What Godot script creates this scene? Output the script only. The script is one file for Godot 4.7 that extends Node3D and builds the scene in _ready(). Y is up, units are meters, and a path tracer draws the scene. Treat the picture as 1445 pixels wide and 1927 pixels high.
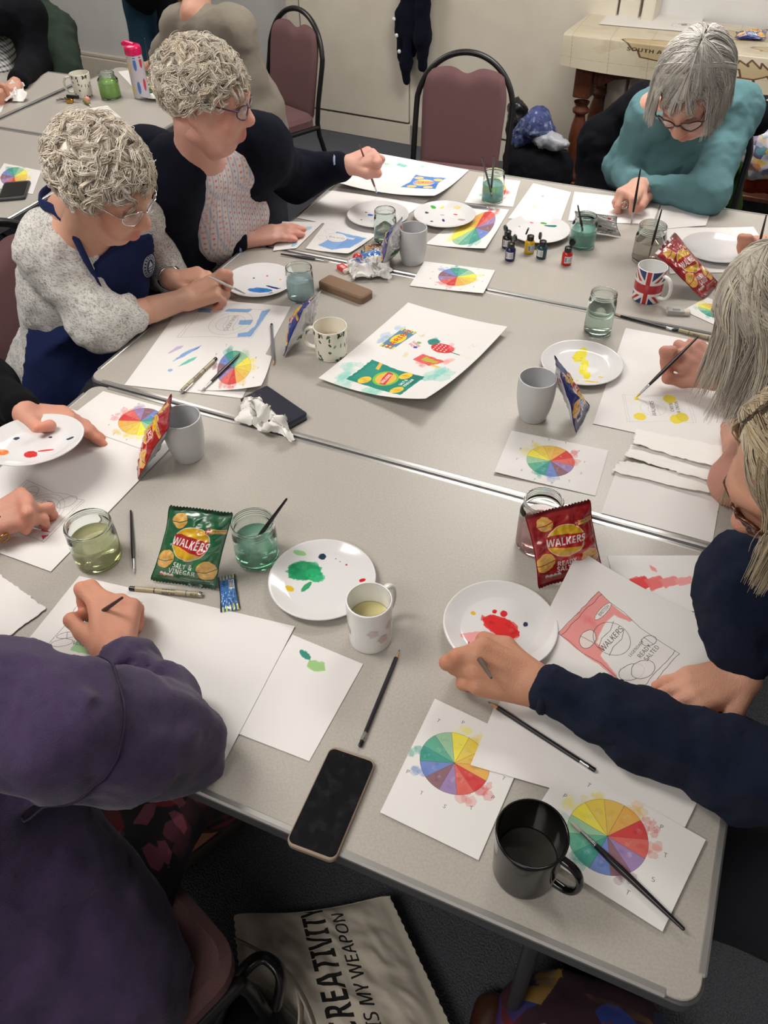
extends Node3D
# A watercolour group round three pushed-together tables. Metres; y up; floor at y = 0, table tops at TOP; -z runs to the cupboards at the back.
const TOP := 0.74
var M := {}
var skin_k := 70.0

func _ready():
	# camera
	var cam := Camera3D.new()
	cam.name = "camera"
	cam.fov = 64.305; cam.near = 0.05; cam.far = 60.0
	add_child(cam)
	cam.transform = Transform3D(Basis(Vector3(0.916232, -0.013226, -0.400429), Vector3(-0.268647, 0.721196, -0.638518), Vector3(0.297232, 0.692605, 0.657230)), Vector3(0.6252, 1.8576, 1.1994))
	# sky (outside the closed room) and exposure
	var we := WorldEnvironment.new()
	we.name = "environment"
	var env := Environment.new()
	env.background_mode = Environment.BG_COLOR
	env.background_color = Color(0.02, 0.02, 0.025)
	env.tonemap_mode = Environment.TONE_MAPPER_LINEAR
	env.tonemap_exposure = 1.7
	env.sdfgi_enabled = true; env.ssao_enabled = true; env.ssil_enabled = true
	we.environment = env
	add_child(we)
	# lights: fluorescent ceiling panels
	materials()
	ceiling_lamp(Vector3(0.1, 2.6, -2.0), Vector2(1.2, 0.6), 2.3, "lit ceiling panel above the far end of the joined tables")
	ceiling_lamp(Vector3(-1.1, 2.6, 0.6), Vector2(1.2, 0.6), 1.5, "lit ceiling panel above the left side of the near table")
	ceiling_lamp(Vector3(-2.6, 2.6, -2.2), Vector2(1.2, 0.6), 1.4, "lit ceiling panel above the side table at the left")
	ceiling_lamp(Vector3(2.2, 2.6, -2.2), Vector2(1.2, 0.6), 0.9, "lit ceiling panel above the oak table at the right")
	ceiling_lamp(Vector3(0.1, 2.6, 2.1), Vector2(1.2, 0.6), 0.8, "lit ceiling panel behind the camera over the near side of the room")
	room()
	tables()
	sideboard()
	chairs()
	sheets()
	crockery()
	packets()
	tools()
	clutter()
	far_table()
	bags_and_coats()
	people()

func ceiling_lamp(at: Vector3, size: Vector2, e: float, label: String):
	var t := thing("ceiling_lamp", label, "ceiling light", at, "ceiling panels")
	var f := MB.new()
	for s in [-1, 1]:
		f.box(Vector3(s * (size.x / 2 + 0.015), -0.02, 0), Vector3(0.03, 0.04, size.y + 0.06), 0.003)
		f.box(Vector3(0, -0.02, s * (size.y / 2 + 0.015)), Vector3(size.x + 0.06, 0.04, 0.03), 0.003)
	obj("frame", f, M.white_metal, t)
	var d := MB.new()
	d.box(Vector3(0, -0.012, 0), Vector3(size.x, 0.02, size.y), 0.002)
	obj("diffuser", d, M.lamp_glow, t)
	var l := AreaLight3D.new()
	l.name = "panel_light"
	l.area_size = size
	l.area_normalize_energy = true
	l.light_energy = e * 1.0
	l.light_color = Color(1.0, 0.985, 0.965)
	l.area_range = 12.0
	l.shadow_enabled = true
	t.add_child(l)
	l.position = Vector3(0, -0.03, 0)
	l.rotation = Vector3(-PI / 2, 0, 0)

func materials():
	M.white_metal = mat(rgb8(225, 224, 220), 0.5)
	M.lamp_glow = mat(rgb8(240, 240, 235), 0.5)
	M.lamp_glow.emission_enabled = true
	M.lamp_glow.emission = Color(1.0, 0.96, 0.9)
	M.lamp_glow.emission_energy_multiplier = 2.5
	var wall := mat(Color.WHITE, 0.85)
	wall.albedo_texture = noise_tex(0.02, [rgb8(212, 211, 210), rgb8(220, 219, 217)], 3, 256, 11)
	wall.uv1_triplanar = true; wall.uv1_scale = Vector3.ONE * 0.7
	M.wall = wall
	var cream := mat(Color.WHITE, 0.55)
	cream.albedo_texture = noise_tex(0.02, [rgb8(212, 204, 189), rgb8(220, 212, 197)], 3, 256, 12)
	cream.uv1_triplanar = true; cream.uv1_scale = Vector3.ONE * 0.8
	M.cream = cream
	M.ceiling = mat(rgb8(225, 223, 218), 0.9)
	var carpet := mat(Color.WHITE, 1.0)
	carpet.albedo_texture = noise_tex(0.2, [rgb8(60, 62, 68), rgb8(86, 88, 95), rgb8(110, 111, 116)], 4, 512, 13)
	carpet.uv1_triplanar = true; carpet.uv1_scale = Vector3.ONE * 2.5
	carpet.heightmap_enabled = true; carpet.heightmap_scale = 0.5
	carpet.heightmap_texture = noise_tex(0.3, [Color.BLACK, Color.WHITE], 2, 256, 14)
	carpet.metallic_specular = 0.1
	M.carpet = carpet
	var lam := mat(Color.WHITE, 0.36)
	lam.albedo_texture = noise_tex(0.13, [rgb8(164, 159, 153), rgb8(174, 169, 162), rgb8(181, 177, 170)], 4, 512, 15)
	lam.uv1_triplanar = true; lam.uv1_scale = Vector3.ONE * 3.0
	lam.metallic_specular = 0.5
	M.laminate = lam
	M.alu = mat(rgb8(184, 183, 181), 0.3, 0.7)
	M.edge = mat(rgb8(110, 110, 114), 0.4, 0.6)
	M.steel_dark = mat(rgb8(70, 72, 80), 0.45, 0.4)
	M.black_metal = mat(rgb8(22, 22, 24), 0.35)
	M.burgundy = cloth(rgb8(126, 94, 96), 0.16, 14.0, 0.35, 0.12)
	var wood := mat(Color.WHITE, 0.42)
	wood.albedo_texture = noise_tex(0.03, [rgb8(62, 30, 16), rgb8(98, 52, 28), rgb8(78, 40, 22)], 4, 256, 16)
	wood.uv1_triplanar = true; wood.uv1_scale = Vector3(6.0, 1.2, 6.0)
	M.wood = wood
	M.paper = mat(rgb8(228, 225, 224), 0.85)
	M.paper.backlight_enabled = false
	M.tissue = mat(rgb8(236, 234, 231), 0.9)
	M.white_gloss = mat(rgb8(232, 232, 231), 0.16)
	M.grey_gloss = mat(rgb8(196, 197, 200), 0.25)
	M.black_gloss = mat(rgb8(14, 14, 15), 0.14)
	M.chrome = mat(rgb8(205, 205, 208), 0.2, 1.0)
	M.ferrule = mat(rgb8(190, 192, 196), 0.25, 1.0)
	M.brush_black = mat(rgb8(24, 22, 26), 0.25)
	M.bristle = mat(rgb8(176, 170, 164), 0.7)
	M.bare_wood = mat(rgb8(205, 160, 115), 0.7)
	M.graphite = mat(rgb8(45, 45, 48), 0.4)
	var gl := mat(Color(0.93, 0.97, 0.95, 0.09), 0.03)
	gl.transparency = BaseMaterial3D.TRANSPARENCY_ALPHA
	gl.metallic_specular = 0.6
	M.glass = gl
	var gr := mat(Color(0.86, 0.93, 0.9, 0.22), 0.05)
	gr.transparency = BaseMaterial3D.TRANSPARENCY_ALPHA
	M.glass_rim = gr
	M.glass_solid = mat(Color(0.95, 0.98, 0.965, 0.0), 0.0)
	M.glass_solid.refraction_enabled = true; M.glass_solid.refraction_scale = 0.05
	M.gold = mat(rgb8(190, 150, 80), 0.25, 1.0)
	M.lens = mat(Color(0.9, 0.9, 0.92, 0.1), 0.03)
	M.lens.transparency = BaseMaterial3D.TRANSPARENCY_ALPHA
	M.eye = mat(rgb8(60, 52, 48), 0.2)
	M.skin = vmat(0.55)
	M.skin.subsurf_scatter_enabled = true; M.skin.subsurf_scatter_strength = 0.12
	M.skin.heightmap_enabled = true; M.skin.heightmap_scale = 0.08
	M.skin.heightmap_texture = noise_tex(0.08, [Color.BLACK, Color.WHITE], 4, 256, 21)
	M.skin.uv1_triplanar = true; M.skin.uv1_scale = Vector3.ONE * 18.0
	M.hair = vmat(0.5)
	M.hair.metallic_specular = 0.35
	M.colours = vmat(0.45)
	M.paint = vmat(0.3)
	M.matte = vmat(0.9)
	M.shiny = vmat(0.2)

# ---------------------------------------------------------------- mesh building
class MB:
	var v := PackedVector3Array()
	var uv := PackedVector2Array()
	var col := PackedColorArray()
	var idx := PackedInt32Array()
	var seams := PackedInt32Array()   # pairs of vertices that share a normal
	var flat_from := {}
	func vert(p: Vector3, t := Vector2.ZERO, c := Color.WHITE) -> int:
		v.append(p); uv.append(t); col.append(c)
		return v.size() - 1
	func tri(a: int, b: int, c: int):
		idx.append(a); idx.append(b); idx.append(c)
	func quad(a: Vector3, b: Vector3, c: Vector3, d: Vector3, col_ := Color.WHITE):   # clockwise seen from the front
		var i := vert(a, Vector2(0, 0), col_); vert(b, Vector2(1, 0), col_); vert(c, Vector2(1, 1), col_); vert(d, Vector2(0, 1), col_)
		tri(i, i + 1, i + 2); tri(i, i + 2, i + 3)
	func grid(pts: PackedVector3Array, nu: int, nv: int, wrap_u := false, c := Color.WHITE, uvs := PackedVector2Array(), flip := false):   # pts[i * nv + j]; front towards dv x du
		var s := v.size()
		for i in nu:
			for j in nv:
				v.append(pts[i * nv + j]); col.append(c)
				uv.append(uvs[i * nv + j] if uvs.size() else Vector2(float(i) / (nu - 1), 1.0 - float(j) / (nv - 1)))
		for i in nu - 1:
			for j in nv - 1:
				var a := s + i * nv + j
				if flip:
					tri(a, a + 1, a + nv); tri(a + nv, a + 1, a + nv + 1)
				else:
					tri(a, a + nv, a + 1); tri(a + nv, a + nv + 1, a + 1)
		if wrap_u:
			for j in nv:
				seams.append(s + j); seams.append(s + (nu - 1) * nv + j)
	func lathe(prof: Array, seg := 40, at := Vector3.ZERO, c := Color.WHITE, b := Basis()):   # prof: Vector2(r, y), upward on the outside
		var p := PackedVector3Array()
		for i in seg + 1:
			var a := TAU * i / seg
			for q in prof:
				p.append(at + b * Vector3(q.x * cos(a), q.y, q.x * sin(a)))
		grid(p, seg + 1, prof.size(), true, c)
	func tube(path: Array, radii: Array, seg := 8, c := Color.WHITE, squash := 1.0, side := Vector3.ZERO, caps := true):
		var n := path.size()
		var t: Vector3 = (path[1] - path[0]).normalized()
		var r := side if side != Vector3.ZERO else (Vector3.UP if absf(t.y) < 0.9 else Vector3.RIGHT)
		r = (r - t * r.dot(t)).normalized()
		var p := PackedVector3Array()
		p.resize((seg + 1) * n)
		for j in n:
			var t2: Vector3 = (path[mini(j + 1, n - 1)] - path[maxi(j - 1, 0)]).normalized()
			r = (r - t2 * r.dot(t2))
			r = r.normalized() if r.length() > 1e-6 else t2.cross(Vector3(0.3, 0.5, 0.8)).normalized()
			var q := t2.cross(r)
			var rad: float = radii[j] if radii.size() > 1 else radii[0]
			for i in seg + 1:
				var a := -TAU * i / seg
				p[i * n + j] = path[j] + r * (cos(a) * rad) + q * (sin(a) * rad * squash)
		grid(p, seg + 1, n, true, c, PackedVector2Array(), true)
		if caps:
			for e in [0, n - 1]:
				var ce := vert(path[e], Vector2(0.5, 0.5), c)
				var ring := []
				for i in seg:
					ring.append(vert(p[i * n + e], Vector2(0.5, 0.5), c))
				for i in seg:
					if e == 0: tri(ce, ring[(i + 1) % seg], ring[i])
					else: tri(ce, ring[i], ring[(i + 1) % seg])
	func box(at: Vector3, size: Vector3, bev := 0.002, b := Basis(), c := Color.WHITE):
		var h := size / 2
		bev = minf(bev, minf(h.x, minf(h.y, h.z)) * 0.9)
		var i := h - Vector3.ONE * bev
		for ax in 3:
			for sg in [-1.0, 1.0]:
				var n := Vector3.ZERO; n[ax] = sg
				var u := Vector3.ZERO; u[(ax + 1) % 3] = 1
				var w := Vector3.ZERO; w[(ax + 2) % 3] = 1
				var o := []
				for k in [[-1, -1], [1, -1], [1, 1], [-1, 1]]:
					o.append(at + b * (n * h[ax] + u * (k[0] * i[(ax + 1) % 3]) + w * (k[1] * i[(ax + 2) % 3])))
				if sg > 0: quad(o[0], o[3], o[2], o[1], c)
				else: quad(o[0], o[1], o[2], o[3], c)
		for ax in 3:   # edges along ax
			var u := Vector3.ZERO; u[(ax + 1) % 3] = 1
			var w := Vector3.ZERO; w[(ax + 2) % 3] = 1
			var e := Vector3.ZERO; e[ax] = i[ax]
			for su in [-1.0, 1.0]:
				for sw in [-1.0, 1.0]:
					var p1: Vector3 = u * (su * h[(ax + 1) % 3]) + w * (sw * i[(ax + 2) % 3])
					var p2: Vector3 = u * (su * i[(ax + 1) % 3]) + w * (sw * h[(ax + 2) % 3])
					var o := [at + b * (p1 - e), at + b * (p1 + e), at + b * (p2 + e), at + b * (p2 - e)]
					if su * sw > 0: quad(o[0], o[1], o[2], o[3], c)
					else: quad(o[0], o[3], o[2], o[1], c)
		for sx in [-1.0, 1.0]:
			for sy in [-1.0, 1.0]:
				for sz in [-1.0, 1.0]:
					var a := vert(at + b * Vector3(sx * h.x, sy * i.y, sz * i.z), Vector2.ZERO, c)
					var d := vert(at + b * Vector3(sx * i.x, sy * h.y, sz * i.z), Vector2.ZERO, c)
					var f := vert(at + b * Vector3(sx * i.x, sy * i.y, sz * h.z), Vector2.ZERO, c)
					if sx * sy * sz > 0: tri(a, f, d)
					else: tri(a, d, f)
	func prism(poly: PackedVector2Array, y0: float, y1: float, at := Vector3.ZERO, b := Basis(), bev := 0.0, c := Color.WHITE):   # polygon in x, z pushed up from y0 to y1
		if Geometry2D.is_polygon_clockwise(poly): poly.reverse()
		var top := poly
		if bev > 0:
			var off := Geometry2D.offset_polygon(poly, -bev, Geometry2D.JOIN_MITER)
			if off.size() and off[0].size() == poly.size():
				top = off[0]
				var best := 0
				for k in top.size():
					if top[k].distance_to(poly[0]) < top[best].distance_to(poly[0]): best = k
				var rolled := PackedVector2Array()
				for k in top.size(): rolled.append(top[(k + best) % top.size()])
				top = rolled
				if Geometry2D.is_polygon_clockwise(top): top.reverse()
		var t := Geometry2D.triangulate_polygon(top)
		var s := v.size()
		for q in top: vert(at + b * Vector3(q.x, y1, q.y), q, c)
		for k in range(0, t.size(), 3): up_tri(s + t[k], s + t[k + 1], s + t[k + 2], b.y)
		s = v.size()
		t = Geometry2D.triangulate_polygon(poly)
		for q in poly: vert(at + b * Vector3(q.x, y0, q.y), q, c)
		for k in range(0, t.size(), 3): up_tri(s + t[k], s + t[k + 1], s + t[k + 2], -b.y)
		var n := poly.size()
		for k in n:
			var p := poly[k]; var q := poly[(k + 1) % n]
			var ym := y1 - bev
			quad(at + b * Vector3(p.x, y0, p.y), at + b * Vector3(q.x, y0, q.y), at + b * Vector3(q.x, ym, q.y), at + b * Vector3(p.x, ym, p.y), c)
			if bev > 0:
				var p2 := top[k]; var q2 := top[(k + 1) % n]
				quad(at + b * Vector3(p.x, ym, p.y), at + b * Vector3(q.x, ym, q.y), at + b * Vector3(q2.x, y1, q2.y), at + b * Vector3(p2.x, y1, p2.y), c)
	func up_tri(a: int, b_: int, c: int, n: Vector3):
		if (v[c] - v[a]).cross(v[b_] - v[a]).dot(n) >= 0: tri(a, b_, c)
		else: tri(a, c, b_)
	func ball(at: Vector3, r: Vector3, b := Basis(), seg := 16, c := Color.WHITE):
		var p := PackedVector3Array()
		var m := seg / 2 + 1
		for i in seg + 1:
			var a := TAU * i / seg
			for j in m:
				var e := -PI / 2 + PI * j / (m - 1)
				p.append(at + b * (Vector3(cos(e) * cos(a), sin(e), cos(e) * sin(a)) * r))
		grid(p, seg + 1, m, true, c)
	func mesh(colors := false) -> ArrayMesh:
		var n := PackedVector3Array()
		n.resize(v.size())
		for k in range(0, idx.size(), 3):
			var a := idx[k]; var b := idx[k + 1]; var c := idx[k + 2]
			var f := (v[c] - v[a]).cross(v[b] - v[a])
			n[a] += f; n[b] += f; n[c] += f
		for k in range(0, seams.size(), 2):
			var q := n[seams[k]] + n[seams[k + 1]]
			n[seams[k]] = q; n[seams[k + 1]] = q
		for k in n.size():
			n[k] = n[k].normalized() if n[k].length_squared() > 1e-24 else Vector3.UP
		var arr := []
		arr.resize(Mesh.ARRAY_MAX)
		arr[Mesh.ARRAY_VERTEX] = v; arr[Mesh.ARRAY_NORMAL] = n; arr[Mesh.ARRAY_TEX_UV] = uv; arr[Mesh.ARRAY_INDEX] = idx
		if colors: arr[Mesh.ARRAY_COLOR] = col
		var m := ArrayMesh.new()
		m.add_surface_from_arrays(Mesh.PRIMITIVE_TRIANGLES, arr)
		return m

# ---------------------------------------------------------------- objects
var names := {}
func numbered(n: String) -> String:
	if names.has(n):
		names[n] += 1
		return "%s_%03d" % [n, names[n]]
	names[n] = 0
	return n

func thing(called: String, label: String, category: String, at := Vector3.ZERO, group := "", b := Basis()) -> Node3D:
	var o := Node3D.new()
	o.name = numbered(called); add_child(o)
	o.transform = Transform3D(b, at)
	tag(o, label, category, group)
	return o

func tag(o: Node, label: String, category: String, group := "") -> Node:
	o.set_meta("label", label); o.set_meta("category", category)
	if group != "": o.set_meta("group", group)
	return o

func obj(called: String, st, m: Material, parent: Node3D = null, colors := false) -> MeshInstance3D:
	var o := MeshInstance3D.new()
	o.mesh = st.mesh(colors) if st is MB else st
	o.material_override = m
	if parent == null:
		o.name = numbered(called); add_child(o)
	else:
		o.name = called; parent.add_child(o, true)
	return o

func struct(called: String, st, m: Material, parent: Node3D = null) -> MeshInstance3D:
	var o := obj(called, st, m, parent)
	if parent == null: o.set_meta("kind", "structure")
	return o

func lone(called: String, st, m: Material, label: String, category: String, group := "", colors := false) -> MeshInstance3D:
	var o := obj(called, st, m, null, colors)
	tag(o, label, category, group)
	return o

# ---------------------------------------------------------------- materials
func mat(c: Color, rough := 0.6, metal := 0.0) -> StandardMaterial3D:
	var m := StandardMaterial3D.new()
	m.albedo_color = c; m.roughness = rough; m.metallic = metal
	return m

func rgb8(r: float, g: float, b: float) -> Color:
	return Color(r / 255.0, g / 255.0, b / 255.0)

func lin(c: Color) -> Color:
	return c.srgb_to_linear()

func noise_tex(freq: float, cols: Array, octaves := 3, px := 256, sd := 1, kind := FastNoiseLite.TYPE_SIMPLEX_SMOOTH) -> NoiseTexture2D:
	var n := FastNoiseLite.new()
	n.noise_type = kind; n.frequency = freq; n.fractal_octaves = octaves; n.seed = sd
	var t := NoiseTexture2D.new()
	t.width = px; t.height = px; t.seamless = true; t.noise = n
	var g := Gradient.new()
	var off := PackedFloat32Array(); var cc := PackedColorArray()
	for k in cols.size():
		off.append(float(k) / (cols.size() - 1)); cc.append(cols[k])
	g.offsets = off; g.colors = cc
	t.color_ramp = g
	return t

var shared := {}
func cloth(c: Color, grain := 0.10, scale := 12.0, rim := 0.25, bump := 0.15) -> StandardMaterial3D:
	var m := mat(c, 0.95)
	var key := "grain%d" % int(grain * 10 + 0.5)
	if not shared.has(key): shared[key] = noise_tex(0.09, [Color.WHITE.darkened(grain * 1.3), Color.WHITE], 4, 256, 3)
	m.albedo_texture = shared[key]
	m.uv1_triplanar = true; m.uv1_scale = Vector3.ONE * scale
	m.rim_enabled = rim > 0; m.rim = rim; m.rim_tint = 0.6
	m.metallic_specular = 0.2
	if bump > 0:
		if not shared.has("weave"): shared.weave = noise_tex(0.25, [Color.BLACK, Color.WHITE], 2, 256, 5)
		m.heightmap_enabled = true; m.heightmap_scale = bump
		m.heightmap_texture = shared.weave
	return m

func tex_mat(im: Image, rough := 0.8) -> StandardMaterial3D:
	var m := mat(Color.WHITE, rough)
	m.albedo_texture = ImageTexture.create_from_image(im)
	return m

func vmat(rough := 0.6) -> StandardMaterial3D:
	var m := mat(Color.WHITE, rough)
	m.vertex_color_use_as_albedo = true
	return m

# ---------------------------------------------------------------- drawing printed and painted surfaces
class Art:
	var im: Image
	var rng := RandomNumberGenerator.new()
	var tf := Transform2D.IDENTITY
	static var letters := {}
	func _init(w: int, h: int, bg: Color):
		im = Image.create(w, h, false, Image.FORMAT_RGBA8)
		im.fill(bg)
		rng.seed = 77
	func spans(pts: PackedVector2Array, on: Image, c: Color, ox := 0, oy := 0):
		var n := pts.size()
		var lo := 1e9; var hi := -1e9
		for p in pts:
			lo = minf(lo, p.y); hi = maxf(hi, p.y)
		for y in range(maxi(int(floor(lo)), oy), mini(int(ceil(hi)) + 1, oy + on.get_height())):
			var yc := y + 0.5
			var xs := PackedFloat32Array()
			for i in n:
				var a := pts[i]; var b := pts[(i + 1) % n]
				if (a.y <= yc) != (b.y <= yc):
					xs.append(a.x + (yc - a.y) * (b.x - a.x) / (b.y - a.y))
			xs.sort()
			for k in range(0, xs.size() - 1, 2):
				var x0 := int(round(xs[k])); var x1 := int(round(xs[k + 1]))
				if x1 > x0: on.fill_rect(Rect2i(x0 - ox, y - oy, x1 - x0, 1), c)
	func place(tl: Vector2, tr: Vector2, bl: Vector2):   # the unit square's corners on the page, as fractions of the page
		var s := Vector2(im.get_size())
		tf = Transform2D((tr - tl) * s, (bl - tl) * s, tl * s)
	func page():   # plain page fractions
		tf = Transform2D(Vector2(im.get_width(), 0), Vector2(0, im.get_height()), Vector2.ZERO)
	func poly(pts: PackedVector2Array, c: Color):
		raw(tf * pts, c)
	func raw(pts: PackedVector2Array, c: Color):
		if c.a > 0.99:
			spans(pts, im, c)
			return
		var r := Rect2(pts[0], Vector2.ZERO)
		for p in pts: r = r.expand(p)
		var ri := Rect2i(Vector2i(r.position.floor()), Vector2i(r.size.ceil()) + Vector2i(2, 2)).intersection(Rect2i(0, 0, im.get_width(), im.get_height()))
		if ri.size.x < 1 or ri.size.y < 1: return
		var t := Image.create(ri.size.x, ri.size.y, false, Image.FORMAT_RGBA8)
		spans(pts, t, c, ri.position.x, ri.position.y)
		im.blend_rect(t, Rect2i(Vector2i.ZERO, ri.size), ri.position)
	static func oval(c: Vector2, rx: float, ry: float, ang := 0.0, a0 := 0.0, a1 := TAU, n := 40) -> PackedVector2Array:
		var p := PackedVector2Array()
		for i in n + 1:
			var a := a0 + (a1 - a0) * i / n
			p.append(c + Vector2(cos(a) * rx, sin(a) * ry).rotated(ang))
		return p
	func ellipse(c: Vector2, rx: float, ry: float, col: Color, ang := 0.0):
		poly(oval(c, rx, ry, ang), col)
	func line(pts: PackedVector2Array, w: float, col: Color, closed := false):
		var q := tf * pts
		if closed: q.append(q[0])
		for i in q.size() - 1:
			var d := (q[i + 1] - q[i])
			if d.length() < 0.01: continue
			var n := d.orthogonal().normalized() * maxf(w, 1.0) / 2
			var e := d.normalized() * w * 0.3
			raw(PackedVector2Array([q[i] - e + n, q[i + 1] + e + n, q[i + 1] + e - n, q[i] - e - n]), col)
	func rough(pts: PackedVector2Array, amp: float, step := 9.0) -> PackedVector2Array:
		var o := PackedVector2Array()
		for i in pts.size():
			var a := pts[i]; var b := pts[(i + 1) % pts.size()]
			var k := clampi(int(a.distance_to(b) / step), 1, 60)
			for j in k:
				o.append(a.lerp(b, float(j) / k) + Vector2(rng.randf_range(-amp, amp), rng.randf_range(-amp, amp)))
		return o
	func wash(pts: PackedVector2Array, col: Color, strength := 0.8, amp := 4.0, layers := 3):   # amp in pixels of the page
		for k in layers:
			raw(rough(tf * pts, amp * (0.5 + 0.6 * k), 8.0 + 5 * k), Color(col.r, col.g, col.b, 1.0 - pow(1.0 - strength, 1.0 / layers)))
	func blots(c: Vector2, r: float, col: Color, n := 6, a := 0.25):
		for k in n:
			var p := c + Vector2(rng.randf_range(-r, r), rng.randf_range(-r, r)) * 0.6
			poly(rough(Art.oval(p, r * rng.randf_range(0.25, 0.6), r * rng.randf_range(0.25, 0.6), 0, 0, TAU, 14), r * 0.08, r * 0.2), Color(col.r, col.g, col.b, a))
	func fill_mark(p: Vector2, c: Color):
		ellipse(p, 8, 8, c)
	func fill_bar(p: Vector2, w: float, h: float):
		poly(PackedVector2Array([p, p + Vector2(w, 0), p + Vector2(w, h), p + Vector2(0, h)]), Color(0.15, 0.15, 0.16))
	func text(s: String, c: Vector2, h: float, col: Color, ang := 0.0, bold := true, sx := 1.0, slant := 0.0, serif := false):
		var key := s + str(bold) + str(serif)
		if not letters.has(key):
			var f := SystemFont.new()
			f.font_names = PackedStringArray(["Droid Serif" if serif else "Droid Sans"])
			f.font_weight = 700 if bold else 400
			var t := TextMesh.new()
			t.text = s; t.font = f; t.font_size = 64; t.pixel_size = 0.01; t.depth = 0.0; t.curve_step = 2.0
			var ar := t.get_mesh_arrays() if t.get_surface_count() == 0 else t.surface_get_arrays(0)
			letters[key] = ar
		var arr: Array = letters[key]
		var vs: PackedVector3Array = arr[Mesh.ARRAY_VERTEX]
		var ix = arr[Mesh.ARRAY_INDEX]
		if ix == null or ix.size() == 0: ix = range(vs.size())
		var k := h / 0.46   # capital height of the 0.64 m em
		for i in range(0, ix.size(), 3):
			var p := PackedVector2Array()
			for j in 3:
				var q: Vector3 = vs[ix[i + j]]
				p.append(tf * (c + Vector2((q.x + q.y * slant) * sx * k, -q.y * k).rotated(ang)))
			spans(p, im, col)

# ---------------------------------------------------------------- smooth bodies: distance fields meshed as surface nets
# a bone: [a, b, ra, rb, colour, squash axis (or zero), squash, sign]
func bone(a: Vector3, b: Vector3, ra: float, rb: float, c := Color.WHITE, ax := Vector3.ZERO, sq := 1.0, sg := 1) -> Array:
	return [a, b, ra, rb, c, ax, sq, sg]

func blob(a: Vector3, radii: Vector3, bs: Basis, c := Color.WHITE, sg := 1) -> Array:   # an ellipsoid
	return [a, a, radii, bs, c, Vector3.ZERO, 0.0, sg]

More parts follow.
